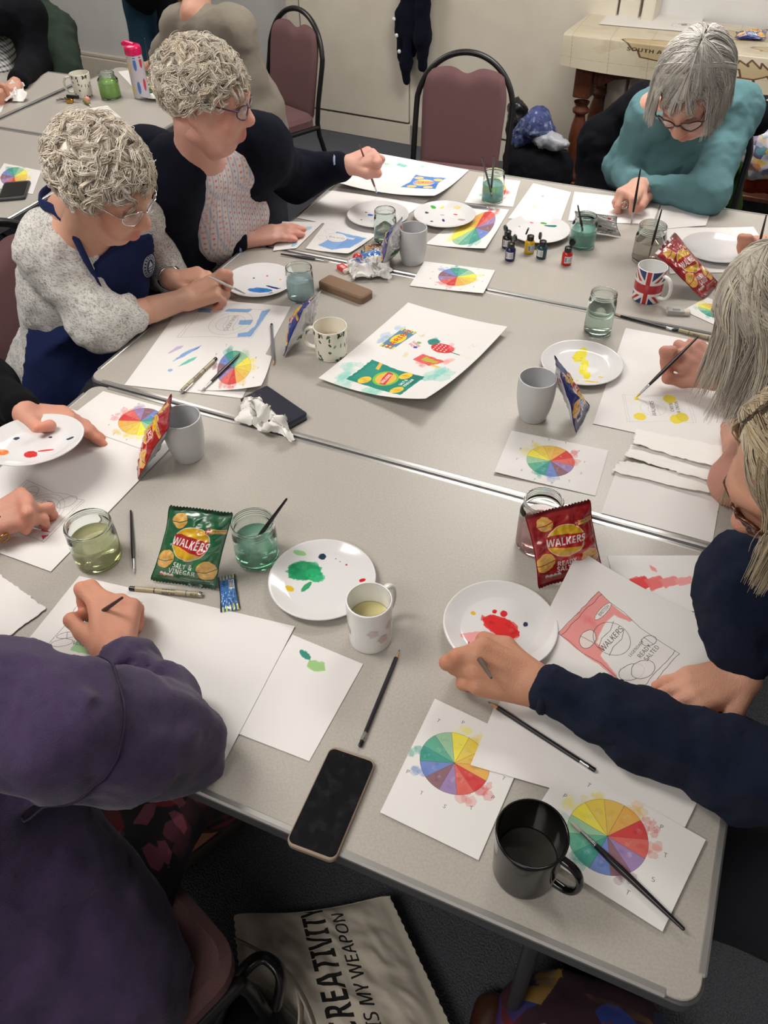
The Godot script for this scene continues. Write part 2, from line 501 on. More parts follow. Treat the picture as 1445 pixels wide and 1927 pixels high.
func net(st: MB, bones: Array, cell: float, k: float, fold: FastNoiseLite = null, fold_amp := 0.0, fold_scale := Vector3.ONE, clip: Array = []):
	# k: sharpness of the blend (1/m); clip: planes [point, normal]: what lies beyond is cut off
	var lo := Vector3.ONE * 1e9; var hi := -lo
	var mar := cell * 3.0 + 1.2 / k
	for b in bones:
		var r: float = (maxf(b[2].x, maxf(b[2].y, b[2].z)) if b[2] is Vector3 else maxf(b[2], b[3])) + mar
		lo = lo.min(b[0] - Vector3.ONE * r).min(b[1] - Vector3.ONE * r)
		hi = hi.max(b[0] + Vector3.ONE * r).max(b[1] + Vector3.ONE * r)
	var nx := int((hi.x - lo.x) / cell) + 2
	var ny := int((hi.y - lo.y) / cell) + 2
	var nz := int((hi.z - lo.z) / cell) + 2
	var acc := PackedFloat32Array(); acc.resize(nx * ny * nz)
	var neg := PackedFloat32Array()
	for b in bones:
		if b[7] < 0:
			neg.resize(nx * ny * nz)
			break
	for b in bones:
		var a: Vector3 = b[0]
		var d: Vector3 = b[1] - b[0]
		var ell: bool = b[2] is Vector3
		var rm: float = maxf(b[2].x, maxf(b[2].y, b[2].z)) if ell else maxf(b[2], b[3])
		var l2 := (a.min(b[1]) - Vector3.ONE * (rm + mar) - lo) / cell
		var h2 := (a.max(b[1]) + Vector3.ONE * (rm + mar) - lo) / cell
		var minus: bool = b[7] < 0
		var ax: Vector3 = b[5]
		var sq: float = b[6]
		var squ := not ell and ax != Vector3.ZERO
		var dd := d + ax * (ax.dot(d) * (sq - 1.0)) if squ else d
		var len2 := maxf(dd.length_squared(), 1e-12)
		var ra: float = 0.0 if ell else b[2]
		var dr: float = 0.0 if ell else b[3] - b[2]
		var inv := Basis()
		var rr := 0.0
		if ell:
			rr = (b[2].x + b[2].y + b[2].z) / 3.0
			var bs: Basis = b[3]
			inv = Basis.from_scale(Vector3(rr / b[2].x, rr / b[2].y, rr / b[2].z)) * bs.transposed()
		var cut := (mar + 0.6 * cell)
		for z in range(maxi(0, int(l2.z)), mini(nz, int(h2.z) + 2)):
			for y in range(maxi(0, int(l2.y)), mini(ny, int(h2.y) + 2)):
				var row := (z * ny + y) * nx
				for x in range(maxi(0, int(l2.x)), mini(nx, int(h2.x) + 2)):
					var q := lo + Vector3(x, y, z) * cell - a
					var dist: float
					if ell:
						dist = (inv * q).length() - rr
					else:
						if squ: q += ax * (ax.dot(q) * (sq - 1.0))
						var t := clampf(q.dot(dd) / len2, 0.0, 1.0)
						dist = (q - dd * t).length() - ra - dr * t
					if dist < cut:
						if minus: neg[row + x] += exp(-k * 1.5 * dist)
						else: acc[row + x] += exp(-k * maxf(dist, -0.25))
	var hasneg := neg.size() > 0
	for i in acc.size():
		var q := acc[i]
		if q <= 0.0:
			acc[i] = 1.0
			continue
		var f := -log(q) / k
		if hasneg and neg[i] > 0.0:
			var g := log(neg[i]) / (k * 1.5)
			f = maxf(f, g)
		if fold_amp > 0.0 and absf(f) < cell * 3.0 + fold_amp:
			var p := lo + Vector3(i % nx, (i / nx) % ny, i / (nx * ny)) * cell
			f += fold_amp * fold.get_noise_3dv(p * fold_scale)
		if clip.size() and absf(f) < cell * 40.0 + 0.3:
			var p := lo + Vector3(i % nx, (i / nx) % ny, i / (nx * ny)) * cell
			for c in clip: f = maxf(f, (p - c[0]).dot(c[1]))
		acc[i] = f
	# surface nets
	var at := {}
	var base := st.v.size()
	var off := PackedInt32Array([0, 1, nx, nx + 1, nx * ny, nx * ny + 1, nx * ny + nx, nx * ny + nx + 1])
	var ed := [[0, 1], [2, 3], [4, 5], [6, 7], [0, 2], [1, 3], [4, 6], [5, 7], [0, 4], [1, 5], [2, 6], [3, 7]]
	var cr: Array[Vector3] = []
	for i in 8: cr.append(Vector3(i & 1, (i >> 1) & 1, i >> 2))
	for z in nz - 1:
		for y in ny - 1:
			var row := (z * ny + y) * nx
			for x in nx - 1:
				var i := row + x
				var f0 := acc[i]
				if absf(f0) > cell * 5.0 + fold_amp * 2.0: continue
				var s := 0
				for c in 8:
					if acc[i + off[c]] < 0.0: s += 1
				if s == 0 or s == 8: continue
				var p := Vector3.ZERO
				var m := 0
				for e in ed:
					var fa := acc[i + off[e[0]]]
					var fb := acc[i + off[e[1]]]
					if (fa < 0.0) != (fb < 0.0):
						p += cr[e[0]].lerp(cr[e[1]], fa / (fa - fb))
						m += 1
				at[i] = st.v.size()
				st.vert(lo + (Vector3(x, y, z) + p / m) * cell)
	for i in at:
		var x: int = i % nx
		var y: int = (i / nx) % ny
		var z: int = i / (nx * ny)
		var f0 := acc[i]
		for e in 3:
			var o1: int = [nx, nx * ny, 1][e]
			var o2: int = [nx * ny, 1, nx][e]
			var oe: int = [1, nx, nx * ny][e]
			if (f0 < 0.0) == (acc[i + oe] < 0.0): continue
			if not (at.has(i - o1) and at.has(i - o2) and at.has(i - o1 - o2)): continue
			var q := [at[i], at[i - o1], at[i - o1 - o2], at[i - o2]]
			if f0 < 0.0:
				st.tri(q[0], q[2], q[1]); st.tri(q[0], q[3], q[2])
			else:
				st.tri(q[0], q[1], q[2]); st.tri(q[0], q[2], q[3])
	# colours: weighted by nearness of the bones
	var plain_ := true
	for b in bones:
		if b[4] != bones[0][4]: plain_ = false
	var c0: Color = bones[0][4]
	for i in range(base, st.v.size()):
		if plain_:
			st.col[i] = c0
			continue
		var p := st.v[i]
		var w := 0.0
		var r := Vector3.ZERO
		for b in bones:
			if b[7] < 0: continue
			var d := 0.0
			if b[2] is Vector3:
				var rr: float = (b[2].x + b[2].y + b[2].z) / 3.0
				d = ((b[3].transposed() * (p - b[0])) / b[2] * rr).length() - rr
			else:
				var ab: Vector3 = b[1] - b[0]
				var t := clampf((p - b[0]).dot(ab) / maxf(ab.length_squared(), 1e-12), 0.0, 1.0)
				d = (p - b[0] - ab * t).length() - lerpf(b[2], b[3], t)
			if d > 0.03: continue
			var e := exp(-k * 1.6 * d)
			w += e
			r += Vector3(b[4].r, b[4].g, b[4].b) * e
		if w > 0: st.col[i] = Color(r.x / w, r.y / w, r.z / w)
		else: st.col[i] = c0

# ---------------------------------------------------------------- the room
func room():
	var fl := MB.new()
	fl.box(Vector3(-0.5, -0.05, -0.6), Vector3(8.0, 0.1, 7.4), 0.001)
	struct("floor", fl, M.carpet)
	var ce := MB.new()
	ce.box(Vector3(-0.5, 2.66, -0.6), Vector3(8.0, 0.1, 7.4), 0.001)
	struct("ceiling", ce, M.ceiling)
	# back wall, a little out of square with the tables
	var d := Vector3(0.997, 0, 0.0745)
	var bb := Basis(d, Vector3.UP, d.cross(Vector3.UP))
	var o := Vector3(-2.123, 0, -3.74)
	var t := MB.new()
	t.box(o + bb * Vector3(1.6, 1.3, -0.12), Vector3(8.5, 2.6, 0.1), 0.001, bb)
	struct("wall_back", t, M.wall)
	t = MB.new(); t.box(Vector3(-4.55, 1.3, -0.6), Vector3(0.1, 2.6, 7.4), 0.001); struct("wall_left", t, M.wall)
	t = MB.new(); t.box(Vector3(3.55, 1.3, -0.6), Vector3(0.1, 2.6, 7.4), 0.001); struct("wall_right", t, M.wall)
	t = MB.new(); t.box(Vector3(-0.5, 1.3, 3.05), Vector3(8.0, 2.6, 0.1), 0.001); struct("wall_front", t, M.wall)
	# built-in cupboard: frame, two doors
	t = MB.new()
	for q in [[-0.045, 0.09], [0.83, 0.085], [2.0, 0.1]]:
		t.box(o + bb * Vector3(q[0] + 0.045 if q[0] < 0 else q[0], 1.25, 0.0), Vector3(q[1], 2.5, 0.1), 0.003, bb)
	t.box(o + bb * Vector3(1.0, 0.06, 0.0), Vector3(2.05, 0.12, 0.1), 0.003, bb)
	t.box(o + bb * Vector3(1.0, 2.45, 0.0), Vector3(2.05, 0.1, 0.1), 0.003, bb)
	t.box(o + bb * Vector3(1.0, 1.25, -0.06), Vector3(2.0, 2.5, 0.02), 0.003, bb)
	struct("trim_1", t, M.cream)
	for k in 2:
		var x0: float = [0.055, 0.885][k]; var x1: float = [0.782, 1.94][k]
		var dr := MB.new()
		dr.box(Vector3.ZERO, Vector3(x1 - x0, 2.27, 0.028), 0.004)
		var door := struct("door_%d" % (k + 1), dr, M.cream)
		door.transform = Transform3D(bb, o + bb * Vector3((x0 + x1) / 2, 0.125 + 1.14, 0.045))
		var kn := MB.new()
		kn.lathe([Vector2(0.0, 0), Vector2(0.006, 0), Vector2(0.006, 0.012), Vector2(0.014, 0.018), Vector2(0.016, 0.026), Vector2(0.01, 0.033), Vector2(0, 0.034)], 16, Vector3.ZERO, Color.WHITE, Basis(Vector3.RIGHT, Vector3.BACK, Vector3.DOWN))
		var kk := obj("door_knob", kn, M.wood, door)
		kk.position = Vector3((x1 - x0) / 2 - 0.035 if k == 0 else -(x1 - x0) / 2 + 0.04, -0.36, 0.014)
	# door casing to the right of the cupboard, skirting
	t = MB.new()
	t.box(o + bb * Vector3(2.1, 1.25, 0.01), Vector3(0.06, 2.5, 0.14), 0.006, bb)
	struct("trim_2", t, M.cream)
	t = MB.new()
	t.box(o + bb * Vector3(-1.2, 0.09, -0.055), Vector3(2.4, 0.18, 0.03), 0.006, bb)
	t.box(o + bb * Vector3(-1.2, 0.195, -0.058), Vector3(2.4, 0.03, 0.024), 0.008, bb)
	t.box(o + bb * Vector3(3.6, 0.09, -0.055), Vector3(2.95, 0.18, 0.03), 0.006, bb)
	struct("baseboard_back", t, M.cream)
	t = MB.new(); t.box(Vector3(-4.48, 0.09, -0.6), Vector3(0.03, 0.18, 7.3), 0.006); struct("baseboard_left", t, M.cream)
	t = MB.new(); t.box(Vector3(3.48, 0.09, -0.6), Vector3(0.03, 0.18, 7.3), 0.006); struct("baseboard_right", t, M.cream)

func round_rect(x0: float, z0: float, x1: float, z1: float, r: float, n := 6) -> PackedVector2Array:
	var p := PackedVector2Array()
	for c in [[x1 - r, z1 - r, 0.0], [x0 + r, z1 - r, PI / 2], [x0 + r, z0 + r, PI], [x1 - r, z0 + r, PI * 1.5]]:
		for i in n + 1:
			var a: float = c[2] + PI / 2 * i / n
			p.append(Vector2(c[0] + cos(a) * r, c[1] + sin(a) * r))
	return p

func folding_table(x0: float, z0: float, x1: float, z1: float, label: String):
	var o := Vector3((x0 + x1) / 2, 0, (z0 + z1) / 2)
	var t := thing("folding_table", label, "table", o, "folding tables")
	var hx := (x1 - x0) / 2; var hz := (z1 - z0) / 2
	var m := MB.new()
	m.prism(round_rect(-hx, -hz, hx, hz, 0.028), TOP - 0.026, TOP, Vector3.ZERO, Basis(), 0.0015)
	obj("tabletop", m, M.laminate, t)
	m = MB.new()
	m.prism(round_rect(-hx - 0.004, -hz - 0.004, hx + 0.004, hz + 0.004, 0.03), TOP - 0.03, TOP - 0.005, Vector3.ZERO, Basis(), 0.002)
	obj("edge_band", m, M.edge, t)
	for s in [-1.0, 1.0]:
		m = MB.new()
		m.box(Vector3(0, TOP - 0.0025, s * (hz - 0.002)), Vector3(2 * hx - 0.075, 0.008, 0.013), 0.003)
		obj("edge_rail", m, M.alu, t)
		m = MB.new()
		m.box(Vector3(s * (hx - 0.002), TOP - 0.0025, 0), Vector3(0.013, 0.008, 2 * hz - 0.075), 0.003)
		obj("edge_rail", m, M.alu, t)
	for s in [-1.0, 1.0]:
		m = MB.new()
		var x: float = s * (hx - 0.2)
		m.tube([Vector3(x, TOP - 0.03, -hz + 0.1), Vector3(x, TOP - 0.09, -hz + 0.1), Vector3(x, 0.03, -hz + 0.09)], [0.014], 10)
		m.tube([Vector3(x, TOP - 0.03, hz - 0.1), Vector3(x, TOP - 0.09, hz - 0.1), Vector3(x, 0.03, hz - 0.09)], [0.014], 10)
		m.tube([Vector3(x, 0.16, -hz + 0.09), Vector3(x, 0.16, hz - 0.09)], [0.012], 10)
		m.box(Vector3(x, TOP - 0.05, 0), Vector3(0.035, 0.035, 2 * hz - 0.15), 0.004)
		m.tube([Vector3(x, TOP - 0.25, 0), Vector3(x - s * 0.28, TOP - 0.05, 0)], [0.009], 8)
		m.tube([Vector3(x, TOP - 0.25, -hz + 0.1), Vector3(x, TOP - 0.25, hz - 0.1)], [0.010], 8)
		obj("leg_frame", m, M.steel_dark, t)
		for q in [-1.0, 1.0]:
			m = MB.new()
			m.lathe([Vector2(0, 0), Vector2(0.019, 0), Vector2(0.02, 0.01), Vector2(0.018, 0.034), Vector2(0, 0.036)], 14, Vector3(x, 0.0, q * (hz - 0.09)))
			obj("foot", m, M.black_metal, t)
	for s in [-1.0, 1.0]:
		m = MB.new()
		m.box(Vector3(0, TOP - 0.045, s * (hz - 0.05)), Vector3(2 * hx - 0.1, 0.03, 0.02), 0.003)
		obj("apron_rail", m, M.steel_dark, t)

func tables():
	folding_table(-0.668, 0.002, 0.842, 0.784, "grey laminate folding table nearest the camera with a black mug at its corner")
	folding_table(-0.7, -0.772, 0.826, -0.014, "grey laminate folding table in the middle under the painted sample sheet")
	folding_table(-0.657, -1.565, 0.9, -0.789, "grey laminate folding table at the far end in front of the cupboard doors")
	folding_table(-2.2, -2.13, -1.518, -1.29, "grey laminate side table at the left with the pink-lidded bottle")
	folding_table(-2.2, -1.276, -1.518, -0.4, "grey laminate side table at the left edge with a colour wheel and phone")
	folding_table(-2.98, -1.95, -2.228, -0.9, "grey laminate side table in the left background with a white tissue")

func sideboard():
	# old oak table with turned legs under a map-printed oilcloth
	var o := Vector3(0.65, 0, -3.32)
	var d := Vector3(0.997, 0, 0.0745)
	var b := Basis(d, Vector3.UP, d.cross(Vector3.UP))
	var t := thing("oak_table", "dark oak side table with turned legs and a carved apron", "table", o, "", b)
	var W := 0.98; var D := 0.225; var H := 0.80
	var m := MB.new()
	m.box(Vector3(0, H - 0.012, 0), Vector3(W * 2, 0.026, D * 2), 0.005)
	obj("tabletop", m, M.wood, t)
	for sx in [-1.0, 1.0]:
		for sz in [-1.0, 1.0]:
			m = MB.new()
			var at := Vector3(sx * (W - 0.1), 0, sz * (D - 0.07))
			m.box(at + Vector3(0, H - 0.155, 0), Vector3(0.085, 0.26, 0.085), 0.005)
			m.lathe([Vector2(0.03, 0.1), Vector2(0.04, 0.115), Vector2(0.03, 0.13), Vector2(0.027, 0.15), Vector2(0.038, 0.24), Vector2(0.043, 0.32), Vector2(0.036, 0.38), Vector2(0.026, 0.42), Vector2(0.025, 0.43), Vector2(0.04, 0.44), Vector2(0.042, 0.455), Vector2(0.028, 0.47), Vector2(0.036, 0.48), Vector2(0.04, 0.49)], 20, at)
			m.box(at + Vector3(0, 0.05, 0), Vector3(0.085, 0.1, 0.085), 0.005)
			obj("leg", m, M.wood, t)
	for s in [-1.0, 1.0]:
		m = MB.new()
		var poly := PackedVector2Array([Vector2(-W + 0.14, 0.0), Vector2(-W + 0.14, 0.19), Vector2(-W + 0.17, 0.2)])
		for k in 25:
			var u := float(k) / 24
			var x := lerpf(-W + 0.18, W - 0.18, u)
			poly.append(Vector2(x, 0.11 + 0.055 * absf(cos(u * PI * 3.0)) + (0.035 if absf(fmod(u * 3.0 + 0.5, 1.0) - 0.5) < 0.06 else 0.0)))
		poly.append(Vector2(W - 0.17, 0.2)); poly.append(Vector2(W - 0.14, 0.19)); poly.append(Vector2(W - 0.14, 0.0))
		m.prism(poly, -0.012, 0.012, Vector3(0, H - 0.03, s * (D - 0.07)), Basis(Vector3.RIGHT, Vector3(0, 0, s), Vector3(0, -1, 0)), 0.004)
		for k in 7: m.ball(Vector3(-W + 0.3 + k * 0.23, H - 0.075, s * (D - 0.058)), Vector3(0.07, 0.018, 0.008), Basis(), 12)
		obj("carved_apron", m, M.wood, t)
		m = MB.new()
		m.box(Vector3(s * (W - 0.1), H - 0.1, 0), Vector3(0.025, 0.14, D * 2 - 0.2), 0.004)
		m.box(Vector3(s * (W - 0.1), 0.06, 0), Vector3(0.05, 0.05, D * 2 - 0.2), 0.004)
		obj("end_rail", m, M.wood, t)
	m = MB.new(); m.box(Vector3(0, 0.14, -0.02), Vector3(W * 2 - 0.25, 0.025, D * 2 - 0.2), 0.004)
	obj("lower_shelf", m, M.wood, t)
	# oilcloth draped over, hanging at the front
	var a := Art.new(1400, 900, rgb8(190, 181, 160))
	a.rng.seed = 5
	for k in 60: a.blots(Vector2(a.rng.randf() * 1400, a.rng.randf() * 900), 70, rgb8(140, 126, 98), 2, 0.12)
	for k in 7: a.line(PackedVector2Array([Vector2(0, 60 + k * 130), Vector2(1400, 20 + k * 130)]), 1.5, rgb8(150, 138, 110))
	for k in 11: a.line(PackedVector2Array([Vector2(k * 130, 0), Vector2(k * 130 + 40, 900)]), 1.5, rgb8(150, 138, 110))
	for q in [[330.0, 700.0, 120.0, 90.0], [760.0, 560.0, 170.0, 70.0], [1050.0, 620.0, 190.0, 120.0], [500.0, 250.0, 150.0, 100.0], [1000.0, 240.0, 200.0, 110.0], [640.0, 780.0, 60.0, 40.0]]:
		var sh := a.rough(Art.oval(Vector2(q[0], q[1]), q[2], q[3], 0.3, 0, TAU, 22), 22, 26)
		a.poly(sh, Color(0.62, 0.52, 0.33, 0.5))
		a.line(sh, 7, Color(0.42, 0.26, 0.14, 0.9), true)
		a.line(sh, 3, rgb8(70, 62, 52), true)
	a.text("SOUTH AMERICA", Vector2(330, 740), 20, rgb8(60, 52, 42), 0.0, true)
	a.text("PACIFIC OCEAN", Vector2(900, 800), 22, rgb8(80, 70, 56), 0.0, true)
	a.text("OCEAN", Vector2(1220, 830), 24, rgb8(80, 70, 56), 0.0, true)
	var om := tex_mat(a.im, 0.35)
	var p := PackedVector3Array(); var uvs := PackedVector2Array()
	var prof := [Vector2(H + 0.004, -D - 0.02), Vector2(H + 0.005, -D + 0.02), Vector2(H + 0.005, 0.0), Vector2(H + 0.005, D - 0.02), Vector2(H + 0.003, D + 0.008), Vector2(H - 0.008, D + 0.016), Vector2(H - 0.06, D + 0.02), Vector2(H - 0.13, D + 0.026)]
	var vv := [0.0, 0.05, 0.35, 0.72, 0.76, 0.79, 0.88, 1.0]
	for j in prof.size():
		for i in 41:
			var u := i / 40.0
			var x := lerpf(-W - 0.012, W + 0.012, u)
			var hang: float = maxf(0, j - 5) * 0.006
			p.append(Vector3(x, prof[j].x - (0.02 * sin(u * 5.0) * maxf(0, j - 5) / 2.0), prof[j].y + hang * sin(u * 19.0)))
			uvs.append(Vector2(u, vv[j]))
	m = MB.new()
	m.grid(p, prof.size(), 41, false, Color.WHITE, uvs)
	var oc := lone("oilcloth", m, om, "cream oilcloth printed with an old world map on the oak table", "tablecloth")
	oc.transform = Transform3D(b, o)

# ---------------------------------------------------------------- chairs
func banquet_chair(at: Vector3, turn: float, label: String) -> Node3D:   # faces local -z... the sitter looks along -z; the back stands at +z
	var t := thing("banquet_chair", label, "chair", at, "burgundy banquet chairs", Basis(Vector3.UP, turn))
	var m := MB.new()
	# seat
	m.prism(round_rect(-0.215, -0.22, 0.215, 0.2, 0.06), 0.405, 0.46, Vector3.ZERO, Basis(), 0.018)
	obj("seat", m, M.burgundy, t)
	# back pad, with a dipped top edge
	m = MB.new()
	var tilt := Basis(Vector3.RIGHT, 0.17)
	var org := Vector3(0, 0.415, 0.195)
	var nu := 25; var nv := 25
	for s in [1.0, -1.0]:
		var p := PackedVector3Array()
		for i in nu:
			var u := -1.0 + 2.0 * i / (nu - 1)
			for j in nv:
				var v := float(j) / (nv - 1)
				var side := 0.188 - 0.012 * (1.0 - v)
				var top := 0.39 + 0.035 * sqrt(maxf(0, 1 - u * u * 0.98)) - 0.028 * exp(-u * u * 14.0)
				var x := u * side * (1.0 - 0.13 * pow(maxf(0, v - 0.7) / 0.3, 2.0))
				var e := minf(minf(1.0 - absf(u), v) * 9.0, (1.0 - v) * 9.0)
				var th := 0.022 * sqrt(clampf(e, 0, 1))
				p.append(org + tilt * Vector3(x, v * top, -s * th + 0.012 * (1 - u * u)))
		m.grid(p, nu, nv, false, Color.WHITE, PackedVector2Array(), s > 0)
	obj("backrest", m, M.burgundy, t)
	# bent frame hoop round the back, running down into the rear legs
	m = MB.new()
	var path := []
	for s in [-1.0, 1.0]:
		var half := []
		half.append(Vector3(0.235, 0.012, 0.27)); half.append(Vector3(0.222, 0.25, 0.235)); half.append(Vector3(0.212, 0.42, 0.2))
		for k in 8:
			var a := k / 7.0 * PI / 2
			half.append(org + tilt * Vector3(0.212 * cos(a) if k > 0 else 0.212, 0.26 + 0.215 * sin(a), 0.012))
		if s < 0:
			for q in half: path.append(Vector3(-q.x, q.y, q.z))
		else:
			half.reverse()
			for k in half.size() - 1: path.append(half[k + 1])
	m.tube(smooth(path, 3), [0.0125], 10)
	obj("back_frame", m, M.black_metal, t)
	for s in [-1.0, 1.0]:
		m = MB.new()
		m.tube(smooth([Vector3(s * 0.215, 0.4, 0.2), Vector3(s * 0.215, 0.4, -0.15), Vector3(s * 0.217, 0.38, -0.2), Vector3(s * 0.222, 0.2, -0.215), Vector3(s * 0.228, 0.012, -0.235)], 4), [0.0125], 10)
		obj("leg", m, M.black_metal, t)
	m = MB.new()
	m.tube([Vector3(-0.215, 0.395, -0.17), Vector3(0.215, 0.395, -0.17)], [0.009], 8)
	m.tube([Vector3(-0.222, 0.22, 0.238), Vector3(0.222, 0.22, 0.238)], [0.009], 8)
	obj("stretcher", m, M.black_metal, t)
	return t

func smooth(path: Array, n := 4) -> Array:   # Catmull-Rom through the points
	var o := []
	for i in path.size() - 1:
		var p0: Vector3 = path[maxi(i - 1, 0)]; var p1: Vector3 = path[i]; var p2: Vector3 = path[i + 1]; var p3: Vector3 = path[mini(i + 2, path.size() - 1)]
		for k in n:
			o.append(p1.cubic_interpolate(p2, p0, p3, float(k) / n))
	o.append(path[-1])
	return o

# ---------------------------------------------------------------- papers
const INK := Color(0.24, 0.23, 0.24)
const PENCIL := Color(0.55, 0.53, 0.53)
func pv(a: float, b: float) -> Vector2: return Vector2(a, b)

func paper_mesh(c: Array, curl: Array, n := 14, jag := 0.0, sd := 1) -> MB:   # c: top-left, top-right, bottom-right, bottom-left; curl: how far each corner lifts
	var p := PackedVector3Array(); var uvs := PackedVector2Array()
	var ns := FastNoiseLite.new(); ns.seed = sd; ns.frequency = 0.9
	for i in n + 1:
		for j in n + 1:
			var u := float(i) / n; var v := float(j) / n
			var q: Vector3 = (c[0] as Vector3).lerp(c[1], u).lerp((c[3] as Vector3).lerp(c[2], u), v)
			var w := [(1 - u) * (1 - v), u * (1 - v), u * v, (1 - u) * v]
			for k in 4: q.y += curl[k] * pow(w[k], 2.2)
			q.y += 0.0006 * (1.0 + ns.get_noise_2d(u * 3, v * 3))
			if jag > 0 and (j == 0 or j == n or i == 0 or i == n):
				q += Vector3(ns.get_noise_2d(i * 3.1, j * 3.3), 0, ns.get_noise_2d(i * 2.7 + 50, j * 3.9)) * jag
			p.append(q); uvs.append(Vector2(u, v))
	var m := MB.new()
	m.grid(p, n + 1, n + 1, false, Color.WHITE, uvs, false)
	# the underside, so that the sheet is a thin solid
	var p2 := PackedVector3Array()
	for q in p: p2.append(q - Vector3(0, 0.0003, 0))
	m.grid(p2, n + 1, n + 1, false, Color.WHITE, uvs, true)
	return m

func lift(c: Array, l: float) -> Array:
	var o := []
	for q in c: o.append(Vector3(q.x, TOP + 0.0008 + l * 0.0011, q.z))
	return o

func paper(called: String, c: Array, l: float, m: Material, label: String, category: String, group := "", curl := [0, 0, 0, 0], jag := 0.0, sd := 1) -> MeshInstance3D:
	return lone(called, paper_mesh(lift(c, l), curl, 14 if jag == 0.0 else 26, jag, sd), m, label, category, group)

func xz(a: float, b: float) -> Vector3: return Vector3(a, TOP, b)

func rect_from(tl: Vector3, toward_tr: Vector3, w: float, h: float, side := 1.0) -> Array:
	var d := (toward_tr - tl); d.y = 0; d = d.normalized()
	var e := Vector3(-d.z, 0, d.x) * side
	return [tl, tl + d * w, tl + d * w + e * h, tl + e * h]

const PAPER := Color(0.885, 0.875, 0.872)
const WHEEL := [[222, 160, 62], [200, 40, 40], [212, 84, 74], [140, 112, 168], [120, 78, 92], [92, 118, 190], [40, 138, 122], [72, 160, 130], [140, 190, 150], [238, 222, 60], [226, 196, 62], [220, 178, 66]]

func wheel_art(w: int, h: int, c: Vector2, r: float, turn: float, sd: int, letters_ := true) -> Image:
	var a := Art.new(w, h, PAPER)
	a.rng.seed = sd
	var R := r * h
	var ce := Vector2(c.x * w, c.y * h)
	# loose colour that ran past the rim
	for k in 12:
		if k in [1, 2, 6, 9, 10] or (sd + k) % 4 == 0:
			var q := ce + Vector2.from_angle(-PI / 2 + (k + 0.5) * TAU / 12 + turn) * R * 1.08
			a.blots(q, R * 0.32, rgb8(WHEEL[k][0], WHEEL[k][1], WHEEL[k][2]), 5, 0.22)
	for k in 12:
		var col := rgb8(WHEEL[k][0], WHEEL[k][1], WHEEL[k][2])
		var a0 := -PI / 2 + k * TAU / 12 + turn
		var pts := Art.oval(ce, R, R, 0, a0, a0 + TAU / 12, 10)
		pts.append(ce)
		a.poly(pts, Color(col.r, col.g, col.b, 0.75))
		a.wash(pts, col, 0.35, R * 0.01, 2)
		for j in 3:
			var q := ce + Vector2.from_angle(a0 + TAU / 24) * R * a.rng.randf_range(0.45, 0.85)
			a.blots(q, R * 0.14, col.darkened(0.12) if j else PAPER, 2, 0.16)
	for k in 12:
		a.line(PackedVector2Array([ce, ce + Vector2.from_angle(-PI / 2 + k * TAU / 12 + turn) * R]), 1.6, Color(0.3, 0.26, 0.25, 0.7))
	a.line(Art.oval(ce, R, R, 0, 0, TAU, 60), 1.6, Color(0.35, 0.3, 0.3, 0.8))
	if letters_:
		for k in 12:
			var q := ce + Vector2.from_angle(-PI / 2 + (k + 0.5) * TAU / 12 + turn) * R * 1.42
			if q.x > 8 and q.y > 8 and q.x < w - 8 and q.y < h - 8:
				a.text(["T", "P", "T", "S"][k % 4], q, R * 0.12, Color(0.36, 0.36, 0.4), a.rng.randf_range(-0.3, 0.3), false)
	return a.im

func chip(a: Art, c: Vector2, rx: float, ry: float, ang := 0.0, fill := Color(0, 0, 0, 0), ink := INK, split := true, lw := 2.0):
	var o := a.rough(Art.oval(c, rx, ry, ang, 0, TAU, 18), minf(rx, ry) * 0.06, rx)
	if fill.a > 0: a.wash(o, fill, 0.85, 2.0, 2)
	if ink.a > 0: a.line(o, lw, ink, true)
	if split and ink.a > 0:
		a.line(PackedVector2Array([c + Vector2(-0.15 * rx, -ry).rotated(ang), c + Vector2(0.05 * rx, ry).rotated(ang)]), lw, ink)

func sketch(a: Art, ink: Color, lw: float, ribbon_h := 0.1, name_ := "WALKERS", flavour := [], text_ink := INK):   # a crisp packet drawn in the unit square
	var edge := PackedVector2Array([pv(0, 0), pv(0.02, 0.12), pv(0.0, 0.3), pv(0.06, 0.5), pv(0.02, 0.75), pv(0.0, 0.95), pv(0, 1)])
	var e2 := PackedVector2Array([pv(1, 0), pv(0.98, 0.15), pv(1.0, 0.33), pv(0.96, 0.55), pv(0.98, 0.8), pv(1, 1)])
	a.line(edge, lw, ink); a.line(e2, lw, ink)
	for y in [0.0, 0.035, 0.955, 1.0]:
		var l := PackedVector2Array()
		for k in 13: l.append(pv(k / 12.0, y + a.rng.randf_range(-0.008, 0.008)))
		a.line(l, lw, ink)
	a.line(Art.oval(pv(0.5, 0.42), 0.27, 0.19), lw, ink)
	for s in [-1.0, 1.0]:
		a.line(PackedVector2Array([pv(0.24, 0.45 + s * 0.065), pv(0.4, 0.415 + s * 0.07), pv(0.6, 0.425 + s * 0.07), pv(0.76, 0.38 + s * 0.065)]), lw, ink)
	a.text(name_, pv(0.5, 0.42), 0.06, text_ink, 0.0, false, 1.5 if name_.length() < 8 else 1.2, 0.15)
	for k in flavour.size():
		a.text(flavour[k], pv(0.56, 0.7 + k * 0.085), 0.05, text_ink, 0.0, false, 1.4)

